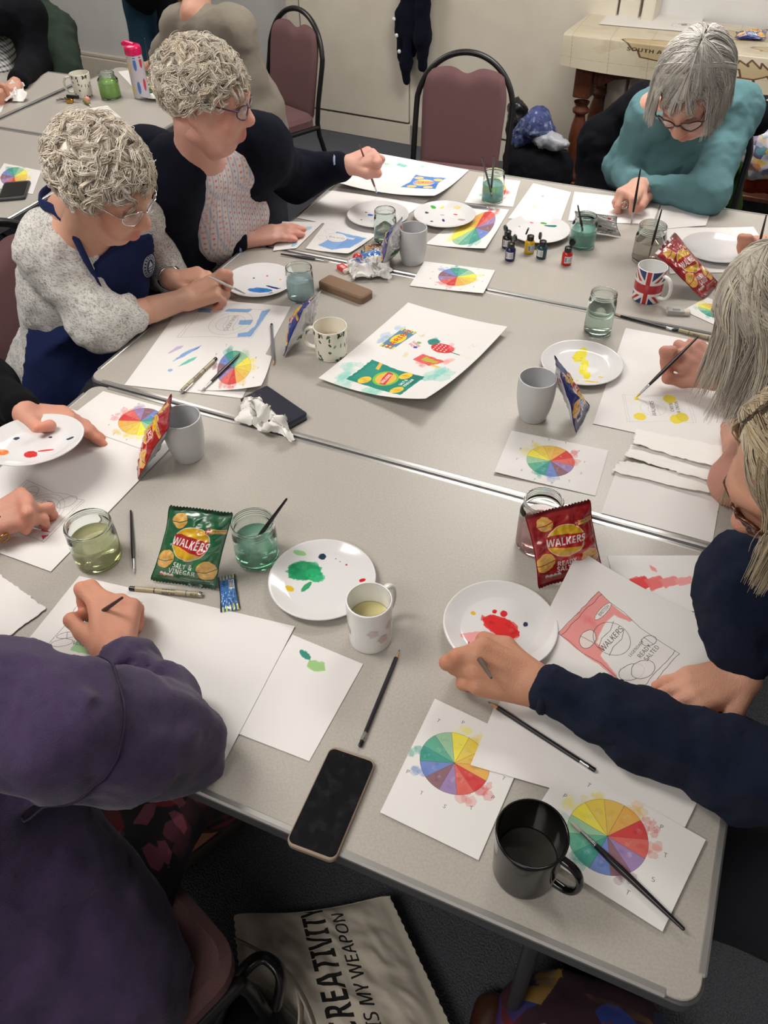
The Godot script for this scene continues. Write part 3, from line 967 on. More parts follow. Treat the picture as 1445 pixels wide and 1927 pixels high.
func red_art() -> Image:
	var a := Art.new(1000, 714, PAPER)
	a.place(pv(0.601, 0.107), pv(0.874, 0.202), pv(0.494, 0.636))
	var pink := rgb8(226, 128, 126)
	a.wash(PackedVector2Array([pv(0.0, 0.0), pv(1, 0), pv(0.97, 0.2), pv(0.98, 0.45), pv(0.93, 0.44), pv(0.85, 0.27), pv(0.6, 0.27), pv(0.42, 0.3), pv(0.28, 0.33), pv(0.27, 0.43), pv(0.15, 0.45), pv(0.05, 0.7), pv(0.0, 0.72), pv(0.02, 0.5), pv(0.0, 0.25)]), pink, 0.8, 3.0, 3)
	a.blots(pv(0.5, 0.14), 0.12, rgb8(214, 100, 100), 6, 0.16)
	chip(a, pv(0.24, 0.25), 0.17, 0.075, -0.1, PAPER, INK)
	a.poly(Art.oval(pv(0.78, 0.17), 0.2, 0.035), PAPER)
	a.line(Art.oval(pv(0.78, 0.17), 0.2, 0.035), 1.5, INK)
	a.text("BRITISH", pv(0.8, 0.17), 0.035, INK, 0.0, false, 1.4)
	chip(a, pv(0.25, 0.78), 0.2, 0.085, 0.2, Color(0, 0, 0, 0), INK, false)
	chip(a, pv(0.4, 0.84), 0.2, 0.09, 0.1, PAPER, INK, false)
	chip(a, pv(0.87, 0.7), 0.12, 0.055, 0.2, Color(0, 0, 0, 0), INK)
	sketch(a, INK, 1.8, 0.1, "WALKERS", [])
	a.text("LEGENDARY", pv(0.62, 0.66), 0.03, INK, 0.0, false, 1.6)
	a.text("READY", pv(0.67, 0.735), 0.045, INK, 0.0, false, 1.6)
	a.text("SALTED", pv(0.72, 0.8), 0.045, INK, 0.0, false, 1.6)
	return a.im

func yellow_art() -> Image:
	var a := Art.new(640, 920, PAPER)
	a.place(pv(0.237, 0.923), pv(0.139, 0.688), pv(0.718, 0.807))
	sketch(a, Color(0.72, 0.71, 0.71), 1.3, 0.1, "WALKERS", ["CHEESE", "& ONION"], rgb8(40, 40, 46))
	var y := rgb8(230, 206, 50)
	chip(a, pv(0.2, 0.2), 0.13, 0.09, 0, y, Color(0, 0, 0, 0))
	chip(a, pv(0.85, 0.2), 0.07, 0.03, 0, y, Color(0, 0, 0, 0))
	chip(a, pv(0.85, 0.7), 0.15, 0.1, 0, y, Color(0, 0, 0, 0))
	chip(a, pv(0.12, 0.72), 0.16, 0.09, 0, y, Color(0, 0, 0, 0)); chip(a, pv(0.2, 0.82), 0.16, 0.09, 0, y.darkened(0.05), Color(0, 0, 0, 0))
	return a.im

func purple_art() -> Image:
	var a := Art.new(1000, 714, PAPER)
	a.place(pv(0.085, 0.1), pv(0.339, 0.083), pv(0.091, 0.564))
	a.wash(Art.oval(pv(0.5, 0.45), 0.33, 0.26), rgb8(112, 190, 98), 0.85, 3.0)
	a.wash(PackedVector2Array([pv(0.15, 0.26), pv(0.3, 0.2), pv(0.4, 0.27), pv(0.2, 0.36)]), rgb8(80, 196, 160), 0.7, 3.0)
	a.poly(Art.oval(pv(0.5, 0.43), 0.24, 0.18), PAPER)
	a.wash(PackedVector2Array([pv(0.42, 0.7), pv(0.82, 0.7), pv(0.88, 0.9), pv(0.4, 0.9)]), rgb8(138, 190, 130), 0.8, 3.0)
	sketch(a, INK, 1.6, 0.1, "WALKERS", ["SALT &", "VINEGAR"])
	chip(a, pv(0.2, 0.7), 0.16, 0.05, -0.3, Color(0, 0, 0, 0), Color(0.4, 0.38, 0.4)); chip(a, pv(0.2, 0.82), 0.16, 0.06, -0.3, Color(0, 0, 0, 0), Color(0.4, 0.38, 0.4), false)
	return a.im

func left_art() -> Image:
	var a := Art.new(660, 930, PAPER)
	a.place(pv(0.779, 0.567), pv(0.785, 0.869), pv(0.265, 0.559))
	a.wash(PackedVector2Array([pv(0.84, 0.02), pv(0.96, 0.04), pv(0.9, 0.1)]), rgb8(178, 30, 48), 0.9, 1.5)
	a.poly(Art.oval(pv(0.5, 0.4), 0.24, 0.17), rgb8(226, 200, 44))
	a.poly(Art.oval(pv(0.5, 0.4), 0.24, 0.17, 0, 0.1, PI - 0.1), rgb8(232, 140, 50))
	a.poly(PackedVector2Array([pv(0.2, 0.42), pv(0.45, 0.32), pv(0.8, 0.3), pv(0.8, 0.42), pv(0.5, 0.46), pv(0.2, 0.52)]), PAPER)
	sketch(a, Color(0.5, 0.49, 0.5), 1.5, 0.1, "WALKERS", ["READY", "SALTED"])
	a.line(Art.oval(pv(0.5, 0.41), 0.42, 0.3), 1.2, PENCIL); a.line(Art.oval(pv(0.5, 0.41), 0.34, 0.25), 1.2, PENCIL)
	chip(a, pv(0.15, 0.2), 0.17, 0.09, 0.3, Color(0, 0, 0, 0), PENCIL, false); chip(a, pv(0.2, 0.78), 0.14, 0.1, 0, Color(0, 0, 0, 0), PENCIL)
	return a.im

func navy_art() -> Image:   # the half-washed blue packet, with three swatches
	var a := Art.new(660, 930, PAPER)
	var blue := rgb8(110, 158, 214)
	a.place(pv(0.826, 0.053), pv(0.804, 0.4), pv(0.181, 0.125))
	a.wash(PackedVector2Array([pv(0, 0.0), pv(0.95, 0.02), pv(0.98, 0.2), pv(0.85, 0.22), pv(0.8, 0.1), pv(0.6, 0.06), pv(0.3, 0.08), pv(0.06, 0.1)]), blue, 0.8, 3)
	a.wash(PackedVector2Array([pv(0.0, 0.25), pv(0.12, 0.28), pv(0.1, 0.62), pv(0.0, 0.6)]), blue, 0.85, 3)
	a.wash(PackedVector2Array([pv(0.38, 0.14), pv(0.55, 0.14), pv(0.55, 0.3), pv(0.4, 0.32)]), blue, 0.8, 3)
	a.wash(PackedVector2Array([pv(0.0, 0.85), pv(0.14, 0.8), pv(0.12, 0.99), pv(0.0, 1.0)]), blue, 0.85, 3)
	sketch(a, PENCIL, 1.3, 0.1, "WALKERS", [], PENCIL)
	a.line(Art.oval(pv(0.5, 0.42), 0.4, 0.28), 1.2, PENCIL)
	a.page()
	a.wash(PackedVector2Array([pv(0.168, 0.655), pv(0.21, 0.57), pv(0.265, 0.55), pv(0.255, 0.585), pv(0.2, 0.64)]), rgb8(168, 144, 196), 0.6, 3)
	a.wash(PackedVector2Array([pv(0.26, 0.73), pv(0.3, 0.63), pv(0.416, 0.525), pv(0.4, 0.57), pv(0.33, 0.66)]), rgb8(104, 144, 208), 0.75, 3)
	a.wash(PackedVector2Array([pv(0.37, 0.6), pv(0.416, 0.525), pv(0.4, 0.57)]), rgb8(40, 84, 180), 0.7, 2)
	a.wash(PackedVector2Array([pv(0.33, 0.775), pv(0.38, 0.69), pv(0.438, 0.652), pv(0.43, 0.69), pv(0.37, 0.75)]), rgb8(70, 178, 152), 0.75, 3)
	a.wash(Art.oval(pv(0.29, 0.815), 0.02, 0.013), rgb8(120, 160, 214), 0.8, 2)
	return a.im

func sample_art() -> Image:
	var a := Art.new(1200, 786, PAPER)
	a.page()
	var teal := rgb8(34, 142, 128)
	a.blots(pv(0.05, 0.2), 0.1, rgb8(120, 200, 190), 8, 0.3); a.blots(pv(0.33, 0.85), 0.12, rgb8(110, 196, 180), 8, 0.3); a.blots(pv(0.04, 0.5), 0.09, rgb8(120, 200, 185), 8, 0.3); a.blots(pv(0.2, 0.12), 0.09, rgb8(130, 205, 190), 6, 0.25)
	a.place(pv(0.077, 0.201), pv(0.324, 0.219), pv(0.039, 0.745))
	a.poly(a.rough(PackedVector2Array([pv(0, 0), pv(1, 0), pv(0.97, 0.5), pv(1, 1), pv(0, 1), pv(0.03, 0.5)]), 0.012, 0.06), rgb8(28, 132, 116))
	a.wash(PackedVector2Array([pv(0.1, 0.05), pv(0.9, 0.06), pv(0.8, 0.3), pv(0.2, 0.28)]), teal.lightened(0.12), 0.5, 4)
	a.wash(PackedVector2Array([pv(0.6, 0.85), pv(0.98, 0.7), pv(0.97, 0.97), pv(0.5, 0.97)]), rgb8(16, 96, 90), 0.5, 4)
	a.ellipse(pv(0.5, 0.5), 0.33, 0.2, rgb8(122, 186, 66))
	a.ellipse(pv(0.5, 0.5), 0.27, 0.155, rgb8(240, 178, 84))
	a.poly(PackedVector2Array([pv(0.24, 0.5), pv(0.5, 0.44), pv(0.78, 0.42), pv(0.76, 0.52), pv(0.5, 0.56), pv(0.25, 0.6)]), rgb8(208, 60, 56))
	a.text("WALKERS", pv(0.5, 0.505), 0.055, Color(0.96, 0.92, 0.9), -0.06, true, 1.25)
	for q in [[0.2, 0.24, 0.1], [0.83, 0.72, 0.1], [0.18, 0.85, 0.11]]:
		a.ellipse(pv(q[0], q[1]), 0.17, 0.085, rgb8(238, 196, 60), 0.15)
		a.blots(pv(q[0], q[1]), 0.1, rgb8(214, 150, 40), 3, 0.3)
		a.line(PackedVector2Array([pv(q[0] - 0.02, q[1] - 0.09), pv(q[0] + 0.02, q[1] + 0.09)]), 3, rgb8(28, 132, 116))
	a.poly(PackedVector2Array([pv(0.72, 0.2), pv(1.0, 0.15), pv(1.0, 0.21), pv(0.73, 0.26)]), rgb8(232, 176, 70))
	a.text("SALT &", pv(0.55, 0.8), 0.05, Color(0.92, 0.96, 0.94), 0, true, 1.3); a.text("VINEGAR", pv(0.58, 0.88), 0.05, Color(0.92, 0.96, 0.94), 0, true, 1.3)
	# the blue striped sweet
	a.page()
	a.blots(pv(0.56, 0.16), 0.08, rgb8(150, 178, 205), 8, 0.4); a.blots(pv(0.7, 0.16), 0.05, rgb8(170, 195, 220), 5, 0.35)
	a.place(pv(0.47, 0.142), pv(0.722, 0.172), pv(0.475, 0.302))
	a.poly(PackedVector2Array([pv(0.02, 0.1), pv(0.98, 0.06), pv(0.96, 0.98), pv(0.0, 0.9)]), rgb8(86, 134, 160))
	for k in 4:
		a.poly(PackedVector2Array([pv(0.0, 0.08 + k * 0.24), pv(0.14, 0.08 + k * 0.24), pv(0.14, 0.2 + k * 0.24), pv(0.0, 0.2 + k * 0.24)]), rgb8(222, 206, 90))
		a.poly(PackedVector2Array([pv(0.86, 0.08 + k * 0.24), pv(1.0, 0.08 + k * 0.24), pv(1.0, 0.2 + k * 0.24), pv(0.86, 0.2 + k * 0.24)]), rgb8(222, 206, 90))
	a.ellipse(pv(0.5, 0.52), 0.25, 0.36, rgb8(240, 200, 50))
	a.text("HARIBO", pv(0.5, 0.52), 0.3, rgb8(196, 50, 50), 0.0, true, 0.62)
	# lollipop, red wrapper, small clear wrapper
	a.page()
	a.blots(pv(0.67, 0.55), 0.05, rgb8(90, 165, 160), 7, 0.45)
	a.wash(Art.oval(pv(0.67, 0.535), 0.035, 0.05), rgb8(34, 120, 110), 0.85, 4)
	a.wash(Art.oval(pv(0.628, 0.655), 0.05, 0.105), rgb8(206, 40, 48), 0.95, 3)
	for k in 14: a.ellipse(pv(0.6 + 0.02 * (k % 4), 0.59 + 0.035 * (k / 4)), 0.005, 0.008, rgb8(250, 220, 215))
	a.blots(pv(0.66, 0.72), 0.05, rgb8(236, 150, 150), 4, 0.4)
	a.line(PackedVector2Array([pv(0.61, 0.75), pv(0.602, 0.84)]), 8, rgb8(30, 70, 60)); a.line(PackedVector2Array([pv(0.602, 0.84), pv(0.596, 0.985)]), 5, rgb8(226, 216, 170))
	a.wash(PackedVector2Array([pv(0.437, 0.523), pv(0.518, 0.549), pv(0.5, 0.79), pv(0.417, 0.697)]), rgb8(214, 70, 66), 0.85, 5)
	a.blots(pv(0.5, 0.82), 0.06, rgb8(238, 160, 160), 5, 0.45); a.blots(pv(0.43, 0.62), 0.05, rgb8(226, 120, 116), 4, 0.4)
	a.wash(PackedVector2Array([pv(0.455, 0.58), pv(0.5, 0.6), pv(0.475, 0.74), pv(0.45, 0.72)]), rgb8(176, 196, 60), 0.8, 5)
	a.wash(PackedVector2Array([pv(0.42, 0.7), pv(0.44, 0.7), pv(0.43, 0.79), pv(0.415, 0.78)]), rgb8(238, 180, 60), 0.8, 4)
	a.blots(pv(0.7, 0.39), 0.03, rgb8(205, 196, 150), 4, 0.3); a.blots(pv(0.47, 0.42), 0.04, rgb8(215, 208, 160), 4, 0.3)
	a.text("LOVE", pv(0.575, 0.4), 0.022, rgb8(196, 60, 90), -1.2, true, 1.0); a.text("HEARTS", pv(0.6, 0.42), 0.02, rgb8(196, 60, 90), -1.2, true, 1.0)
	a.wash(Art.oval(pv(0.565, 0.44), 0.012, 0.018), rgb8(50, 70, 170), 0.9, 2); a.wash(Art.oval(pv(0.62, 0.43), 0.012, 0.02), rgb8(110, 170, 70), 0.9, 2)
	a.line(PackedVector2Array([pv(0.7, 0.84), pv(0.75, 0.86), pv(0.72, 0.88), pv(0.76, 0.9)]), 1.5, Color(0.7, 0.69, 0.69))
	return a.im

func blue_painting_art() -> Image:
	var a := Art.new(760, 560, PAPER)
	a.page()
	a.wash(PackedVector2Array([pv(0.2, 0.2), pv(0.3, 0.2), pv(0.29, 0.27), pv(0.2, 0.25)]), rgb8(140, 200, 140), 0.6, 4)
	a.wash(PackedVector2Array([pv(0.36, 0.15), pv(0.46, 0.17), pv(0.45, 0.24), pv(0.36, 0.22)]), rgb8(90, 185, 165), 0.7, 4)
	a.wash(PackedVector2Array([pv(0.55, 0.1), pv(0.62, 0.11), pv(0.6, 0.18)]), rgb8(130, 205, 190), 0.6, 4)
	a.place(pv(0.609, 0.377), pv(0.892, 0.324), pv(0.617, 0.779))
	a.poly(a.rough(PackedVector2Array([pv(0, 0), pv(0.5, 0.05), pv(1, 0), pv(0.92, 0.5), pv(1.05, 0.98), pv(0.5, 1.0), pv(-0.05, 0.98), pv(0.06, 0.5)]), 0.015, 0.06), rgb8(84, 128, 196))
	a.wash(PackedVector2Array([pv(0.6, 0.6), pv(0.95, 0.5), pv(1.0, 0.95), pv(0.5, 0.97)]), rgb8(50, 88, 160), 0.5, 4)
	a.ellipse(pv(0.48, 0.52), 0.32, 0.27, rgb8(150, 180, 216))
	a.ellipse(pv(0.48, 0.5), 0.27, 0.21, rgb8(238, 202, 80))
	a.poly(PackedVector2Array([pv(0.2, 0.46), pv(0.76, 0.4), pv(0.76, 0.56), pv(0.2, 0.6)]), rgb8(202, 62, 58))
	a.text("WALKERS", pv(0.48, 0.51), 0.08, Color(0.95, 0.88, 0.85), -0.05, true, 1.1)
	for q in [[0.2, 0.2], [0.82, 0.22], [0.76, 0.85], [0.25, 0.86]]: a.ellipse(pv(q[0], q[1]), 0.15, 0.1, rgb8(224, 190, 120))
	return a.im

func blue_half_art() -> Image:
	var a := Art.new(560, 560, PAPER)
	a.page()
	a.poly(a.rough(PackedVector2Array([pv(0.32, 0.25), pv(0.92, 0.22), pv(0.86, 0.75), pv(0.55, 0.9), pv(0.2, 0.82), pv(0.3, 0.6)]), 0.01, 0.05), rgb8(128, 166, 216))
	a.wash(PackedVector2Array([pv(0.6, 0.3), pv(0.9, 0.25), pv(0.84, 0.7), pv(0.6, 0.8)]), rgb8(104, 146, 206), 0.5, 4)
	a.wash(PackedVector2Array([pv(0.55, 0.35), pv(0.75, 0.32), pv(0.74, 0.4), pv(0.56, 0.42)]), PAPER, 0.8, 4)
	a.ellipse(pv(0.42, 0.45), 0.2, 0.16, PAPER)
	a.line(Art.oval(pv(0.42, 0.45), 0.2, 0.16), 1.5, PENCIL); a.line(Art.oval(pv(0.42, 0.45), 0.14, 0.11), 1.5, PENCIL)
	a.text("WALKERS", pv(0.42, 0.45), 0.05, PENCIL, -0.1, false, 1.1)
	a.line(Art.oval(pv(0.2, 0.3), 0.1, 0.08), 1.4, PENCIL); a.line(Art.oval(pv(0.16, 0.55), 0.1, 0.07), 1.4, PENCIL)
	return a.im

func stroke_art(kind: String) -> Image:
	var a := Art.new(512, 380, PAPER)
	a.page()
	match kind:
		"pink":
			for k in 5:
				var x := 0.15 + k * 0.14
				a.wash(PackedVector2Array([pv(x, 0.43 + 0.01 * k), pv(x + 0.16, 0.38), pv(x + 0.19, 0.56 - 0.02 * k), pv(x + 0.04, 0.68 - 0.04 * k)]), [rgb8(214, 58, 58), rgb8(222, 104, 104), rgb8(228, 132, 134), rgb8(232, 154, 158), rgb8(238, 178, 180)][k], 0.95, 6)
			a.wash(PackedVector2Array([pv(0.37, 0.18), pv(0.42, 0.24), pv(0.43, 0.31), pv(0.38, 0.28)]), rgb8(228, 130, 130), 0.8, 3)
		"green":
			a.wash(Art.oval(pv(0.285, 0.135), 0.09, 0.028, 0.2), rgb8(44, 132, 116), 0.95, 3)
			a.wash(PackedVector2Array([pv(0.37, 0.17), pv(0.55, 0.13), pv(0.62, 0.2), pv(0.5, 0.25), pv(0.38, 0.22)]), rgb8(146, 190, 118), 0.9, 4)
		"faint":
			a.wash(Art.oval(pv(0.4, 0.3), 0.03, 0.03), rgb8(220, 120, 110), 0.5, 3); a.wash(Art.oval(pv(0.5, 0.5), 0.05, 0.04), rgb8(180, 210, 190), 0.4, 3)
			a.wash(Art.oval(pv(0.62, 0.4), 0.04, 0.05), rgb8(190, 205, 225), 0.4, 3); a.wash(Art.oval(pv(0.35, 0.62), 0.04, 0.03), rgb8(235, 225, 150), 0.5, 3)
		"blue":
			a.wash(Art.oval(pv(0.55, 0.3), 0.14, 0.1, -0.3), rgb8(160, 196, 226), 0.8, 5); a.wash(Art.oval(pv(0.75, 0.25), 0.1, 0.08), rgb8(150, 190, 224), 0.7, 5)
			a.wash(Art.oval(pv(0.75, 0.85), 0.1, 0.08), rgb8(140, 184, 222), 0.8, 5)
		"face":
			a.line(a.rough(Art.oval(pv(0.45, 0.55), 0.25, 0.25), 0.01, 0.1), 1.5, PENCIL, true); a.line(Art.oval(pv(0.4, 0.5), 0.15, 0.2), 1.2, Color(0.7, 0.68, 0.68))
			a.line(PackedVector2Array([pv(0.75, 0.62), pv(0.83, 0.66)]), 6, rgb8(60, 150, 80))
		"leafy":
			for k in 7: a.wash(Art.oval(pv(0.2 + 0.1 * k, 0.4 + 0.06 * (k % 3)), 0.08, 0.05, k), [rgb8(60, 140, 70), rgb8(232, 170, 60), rgb8(50, 120, 66)][k % 3], 0.85, 4)
	return a.im

func sheets():
	var wa := tex_mat(wheel_art(840, 592, pv(0.485, 0.49), 0.335, 0.0, 3), 0.85)
	# --- near table
	paper("colour_wheel_sheet", [xz(0.614, 0.528), xz(0.82, 0.57), xz(0.786, 0.715), xz(0.58, 0.673)], 3, tex_mat(wheel_art(840, 592, pv(0.47, 0.49), 0.37, 0.0, 4), 0.85), "white sheet with a painted colour wheel beside the black mug, a brush lying across it", "painting", "colour wheel sheets", [0, 0, 0, 0])
	paper("colour_wheel_sheet", [Vector3(0.3933, 0.7400, 0.5032), Vector3(0.5534, 0.7400, 0.5210), Vector3(0.5405, 0.7400, 0.7202), Vector3(0.3894, 0.7400, 0.7109)], 1, tex_mat(wheel_art(592, 840, pv(0.44, 0.42), 0.24, 1.13, 7), 0.85), "colour wheel sheet half hidden under a blank sheet, left of the black mug", "painting", "colour wheel sheets")
	paper("paper_sheet", [Vector3(0.4852, 0.7400, 0.4778), Vector3(0.8099, 0.7400, 0.4773), Vector3(0.7911, 0.7400, 0.5621), Vector3(0.4839, 0.7400, 0.5911)], 2, M.paper, "blank white sheet under the pencil and the navy fleece sleeve", "paper", "blank sheets")
	paper("sketch_sheet", [xz(0.48, 0.557), xz(0.529, 0.141), xz(0.827, 0.176), xz(0.778, 0.592)], 1, tex_mat(red_art(), 0.85), "large sheet with an ink drawing of a crisp packet, its top part washed pink", "drawing", "", [0, 0.05, 0, 0])
	paper("swatch_sheet", [xz(0.577, 0.086), xz(0.761, 0.008), xz(0.795, 0.137), xz(0.63, 0.211)], 0, tex_mat(stroke_art("pink"), 0.85), "sheet with one long red stroke fading to pink, behind the red crisp packet", "painting")
	paper("sketch_sheet", [xz(-0.302, 0.514), xz(0.119, 0.462), xz(0.145, 0.761), xz(-0.276, 0.812)], 1, tex_mat(purple_art(), 0.85), "large sheet with a green-washed packet drawing under the hand of the purple sweatshirt", "drawing", "")
	paper("swatch_sheet", [xz(0.123, 0.479), xz(0.26, 0.487), xz(0.259, 0.679), xz(0.128, 0.681)], 0, tex_mat(stroke_art("green"), 0.85), "small sheet with one teal and one pale green dab below the flower mug", "painting")
	paper("sketch_sheet", [xz(-0.657, 0.107), xz(-0.36, 0.106), xz(-0.358, 0.526), xz(-0.655, 0.527)], 1, tex_mat(left_art(), 0.85), "large sheet at the left edge with a pencilled packet and an orange and yellow disc", "drawing")
	paper("colour_wheel_sheet", [xz(-0.627, 0.022), xz(-0.42, 0.02), xz(-0.415, 0.165), xz(-0.637, 0.152)], 2, tex_mat(wheel_art(840, 592, pv(0.73, 0.45), 0.34, -2.5, 9), 0.85), "white sheet with a colour wheel partly behind the leaning red packet at the left", "painting", "colour wheel sheets")
	paper("torn_paper", [xz(-0.62, 0.62), xz(-0.441, 0.569), xz(-0.305, 0.601), xz(-0.33, 0.70)], 2, M.paper, "blank sheet with a torn edge lying at the left edge above the purple sweatshirt", "paper", "", [0, 0, 0, 0], 0.004, 8)
	# --- middle table
	paper("colour_wheel_sheet", [xz(0.301, -0.206), xz(0.512, -0.22), xz(0.519, -0.068), xz(0.31, -0.055)], 0, wa, "white sheet with a complete colour wheel between the grey mug and the red packet", "painting", "colour wheel sheets", [0, 0, 0, 0.004])
	paper("sketch_sheet", [xz(0.445, -0.726), xz(0.742, -0.736), xz(0.756, -0.309), xz(0.46, -0.299)], 0, tex_mat(yellow_art(), 0.85), "large sheet with a faint packet sketch with four yellow crisps", "drawing")
	paper("sample_painting", [xz(-0.175, -0.208), xz(-0.121, -0.634), xz(0.171, -0.585), xz(0.105, -0.185)], 0, tex_mat(sample_art(), 0.85), "large sample painting of a green crisp packet and sweets in the middle of the tables", "painting", "", [0.012, 0.0, 0.02, 0.045])
	paper("sketch_sheet", [xz(-0.691, -0.431), xz(-0.404, -0.493), xz(-0.311, -0.082), xz(-0.598, -0.02)], 0, tex_mat(navy_art(), 0.85), "large sheet with a half-washed blue packet sketch under a bare forearm", "drawing")
	paper("colour_wheel_sheet", [xz(-0.508, -0.281), xz(-0.332, -0.261), xz(-0.278, -0.118), xz(-0.423, -0.068)], 1, tex_mat(wheel_art(840, 592, pv(0.46, 0.5), 0.38, 2.2, 12), 0.85), "white sheet with a colour wheel lying under the small brush and the beige fineliner", "painting", "colour wheel sheets", [0, 0, 0.02, 0])
	paper("paper_sheet", [xz(0.541, -0.17), xz(0.749, -0.17), xz(0.752, -0.024), xz(0.541, -0.023)], 0, M.paper, "blank small white sheet in front of the torn kitchen paper", "paper", "blank sheets")
	paper("torn_paper", [xz(0.541, -0.192), xz(0.757, -0.21), xz(0.757, -0.153), xz(0.535, -0.15)], 2, M.tissue, "torn strip of kitchen paper nearest to the blank small sheet", "paper", "torn strips", [0.004, 0.0, 0.012, 0.004], 0.006, 3)
	paper("torn_paper", [xz(0.552, -0.255), xz(0.75, -0.262), xz(0.757, -0.188), xz(0.548, -0.205)], 3, M.tissue, "middle strip of torn kitchen paper of the three beside the blonde woman", "paper", "torn strips", [0.0, 0.0, 0.012, 0.006], 0.006, 4)
	paper("torn_paper", [xz(0.552, -0.31), xz(0.74, -0.32), xz(0.752, -0.235), xz(0.556, -0.25)], 4.5, M.tissue, "upper strip of torn kitchen paper overlapping the yellow packet sketch", "paper", "torn strips", [0.0, 0.0, 0.012, 0.008], 0.006, 5)
	# --- far table
	paper("painting_sheet", [xz(-0.668, -1.584), xz(-0.271, -1.554), xz(-0.281, -1.245), xz(-0.653, -1.234)], 2, tex_mat(blue_painting_art(), 0.85), "sheet with a small finished painting of a blue crisp packet, far left corner", "painting", "", [0.0, 0.0, 0.028, 0.028])
	paper("paper_sheet", [xz(-0.64, -1.25), xz(-0.31, -1.28), xz(-0.36, -0.98), xz(-0.65, -0.99)], 0, M.paper, "blank sheet with a fold, below the finished blue painting", "paper", "blank sheets")
	paper("sketch_sheet", [xz(-0.55, -1.0), xz(-0.366, -0.975), xz(-0.384, -0.812), xz(-0.525, -0.81)], 1, tex_mat(blue_half_art(), 0.85), "sheet with a pencilled packet on a flat blue wash beside the flat hand", "drawing", "", [0, 0, 0.01, 0])
	paper("swatch_sheet", [xz(-0.678, -0.945), xz(-0.556, -0.99), xz(-0.55, -0.8), xz(-0.607, -0.758)], 2, tex_mat(stroke_art("blue"), 0.85), "small sheet with pale blue dabs under the flat resting hand", "painting", "", [0, 0, 0, 0])
	paper("colour_wheel_sheet", [xz(-0.167, -0.868), xz(0.04, -0.893), xz(0.054, -0.746), xz(-0.151, -0.719)], 1, tex_mat(wheel_art(840, 592, pv(0.55, 0.45), 0.36, 2.5, 15), 0.85), "white sheet with a colour wheel lying across the joint of the two far tables", "painting", "colour wheel sheets", [0, 0, 0.006, 0])
	var bw := tex_mat(wheel_art(760, 592, pv(0.55, 0.52), 0.42, -0.9, 18, false), 0.85)
	paper("colour_wheel_sheet", [Vector3(-0.1568, 0.7400, -1.2865), Vector3(-0.0448, 0.7400, -1.3008), Vector3(-0.0221, 0.7400, -0.9917), Vector3(-0.2053, 0.7400, -0.9733)], 0, bw, "sheet with a large loose colour wheel under the middle paint plate", "painting", "colour wheel sheets", [0, 0, 0.012, 0])
	paper("colour_wheel_sheet", [Vector3(-0.2212, 0.7400, -1.5182), Vector3(-0.0783, 0.7400, -1.5356), Vector3(-0.0398, 0.7400, -1.3246), Vector3(-0.1953, 0.7400, -1.2976)], 0, tex_mat(wheel_art(840, 592, pv(0.5, 0.5), 0.36, 0.8, 21, false), 0.85), "small colour wheel sheet under the jar that holds two brushes", "painting", "colour wheel sheets")
	paper("swatch_sheet", [xz(-0.032, -1.532), xz(0.105, -1.507), xz(0.13, -1.27), xz(-0.028, -1.236)], 0, tex_mat(stroke_art("faint"), 0.85), "sheet with faint dabs of colour behind the plate with two green dabs", "painting")
	paper("sketch_sheet", [xz(0.114, -1.515), xz(0.392, -1.545), xz(0.398, -1.36), xz(0.15, -1.29)], 0, tex_mat(stroke_art("face"), 0.85), "sheet with a light pencil drawing under the hand of the woman in teal", "drawing")
	paper("paper_sheet", [xz(0.396, -1.523), xz(0.552, -1.543), xz(0.55, -1.412), xz(0.411, -1.325)], 1, M.paper, "blank sheet under the elbow of the woman in teal", "paper", "blank sheets")
	paper("paper_sheet", [xz(0.44, -1.36), xz(0.685, -1.436), xz(0.8, -1.2), xz(0.50, -1.06)], 0, M.paper, "blank sheet under the plate at the right end of the far table", "paper", "blank sheets", [0, 0.01, 0, 0])
	paper("colour_wheel_sheet", [Vector3(0.5664, 0.7400, -0.8704), Vector3(0.6147, 0.7400, -0.9655), Vector3(0.7157, 0.7400, -0.9169), Vector3(0.6673, 0.7400, -0.8201)], 0, tex_mat(wheel_art(760, 592, pv(0.55, 0.5), 0.4, 1.2, 24, false), 0.85), "colour wheel sheet behind the long grey hair at the right end of the middle table", "painting", "colour wheel sheets")

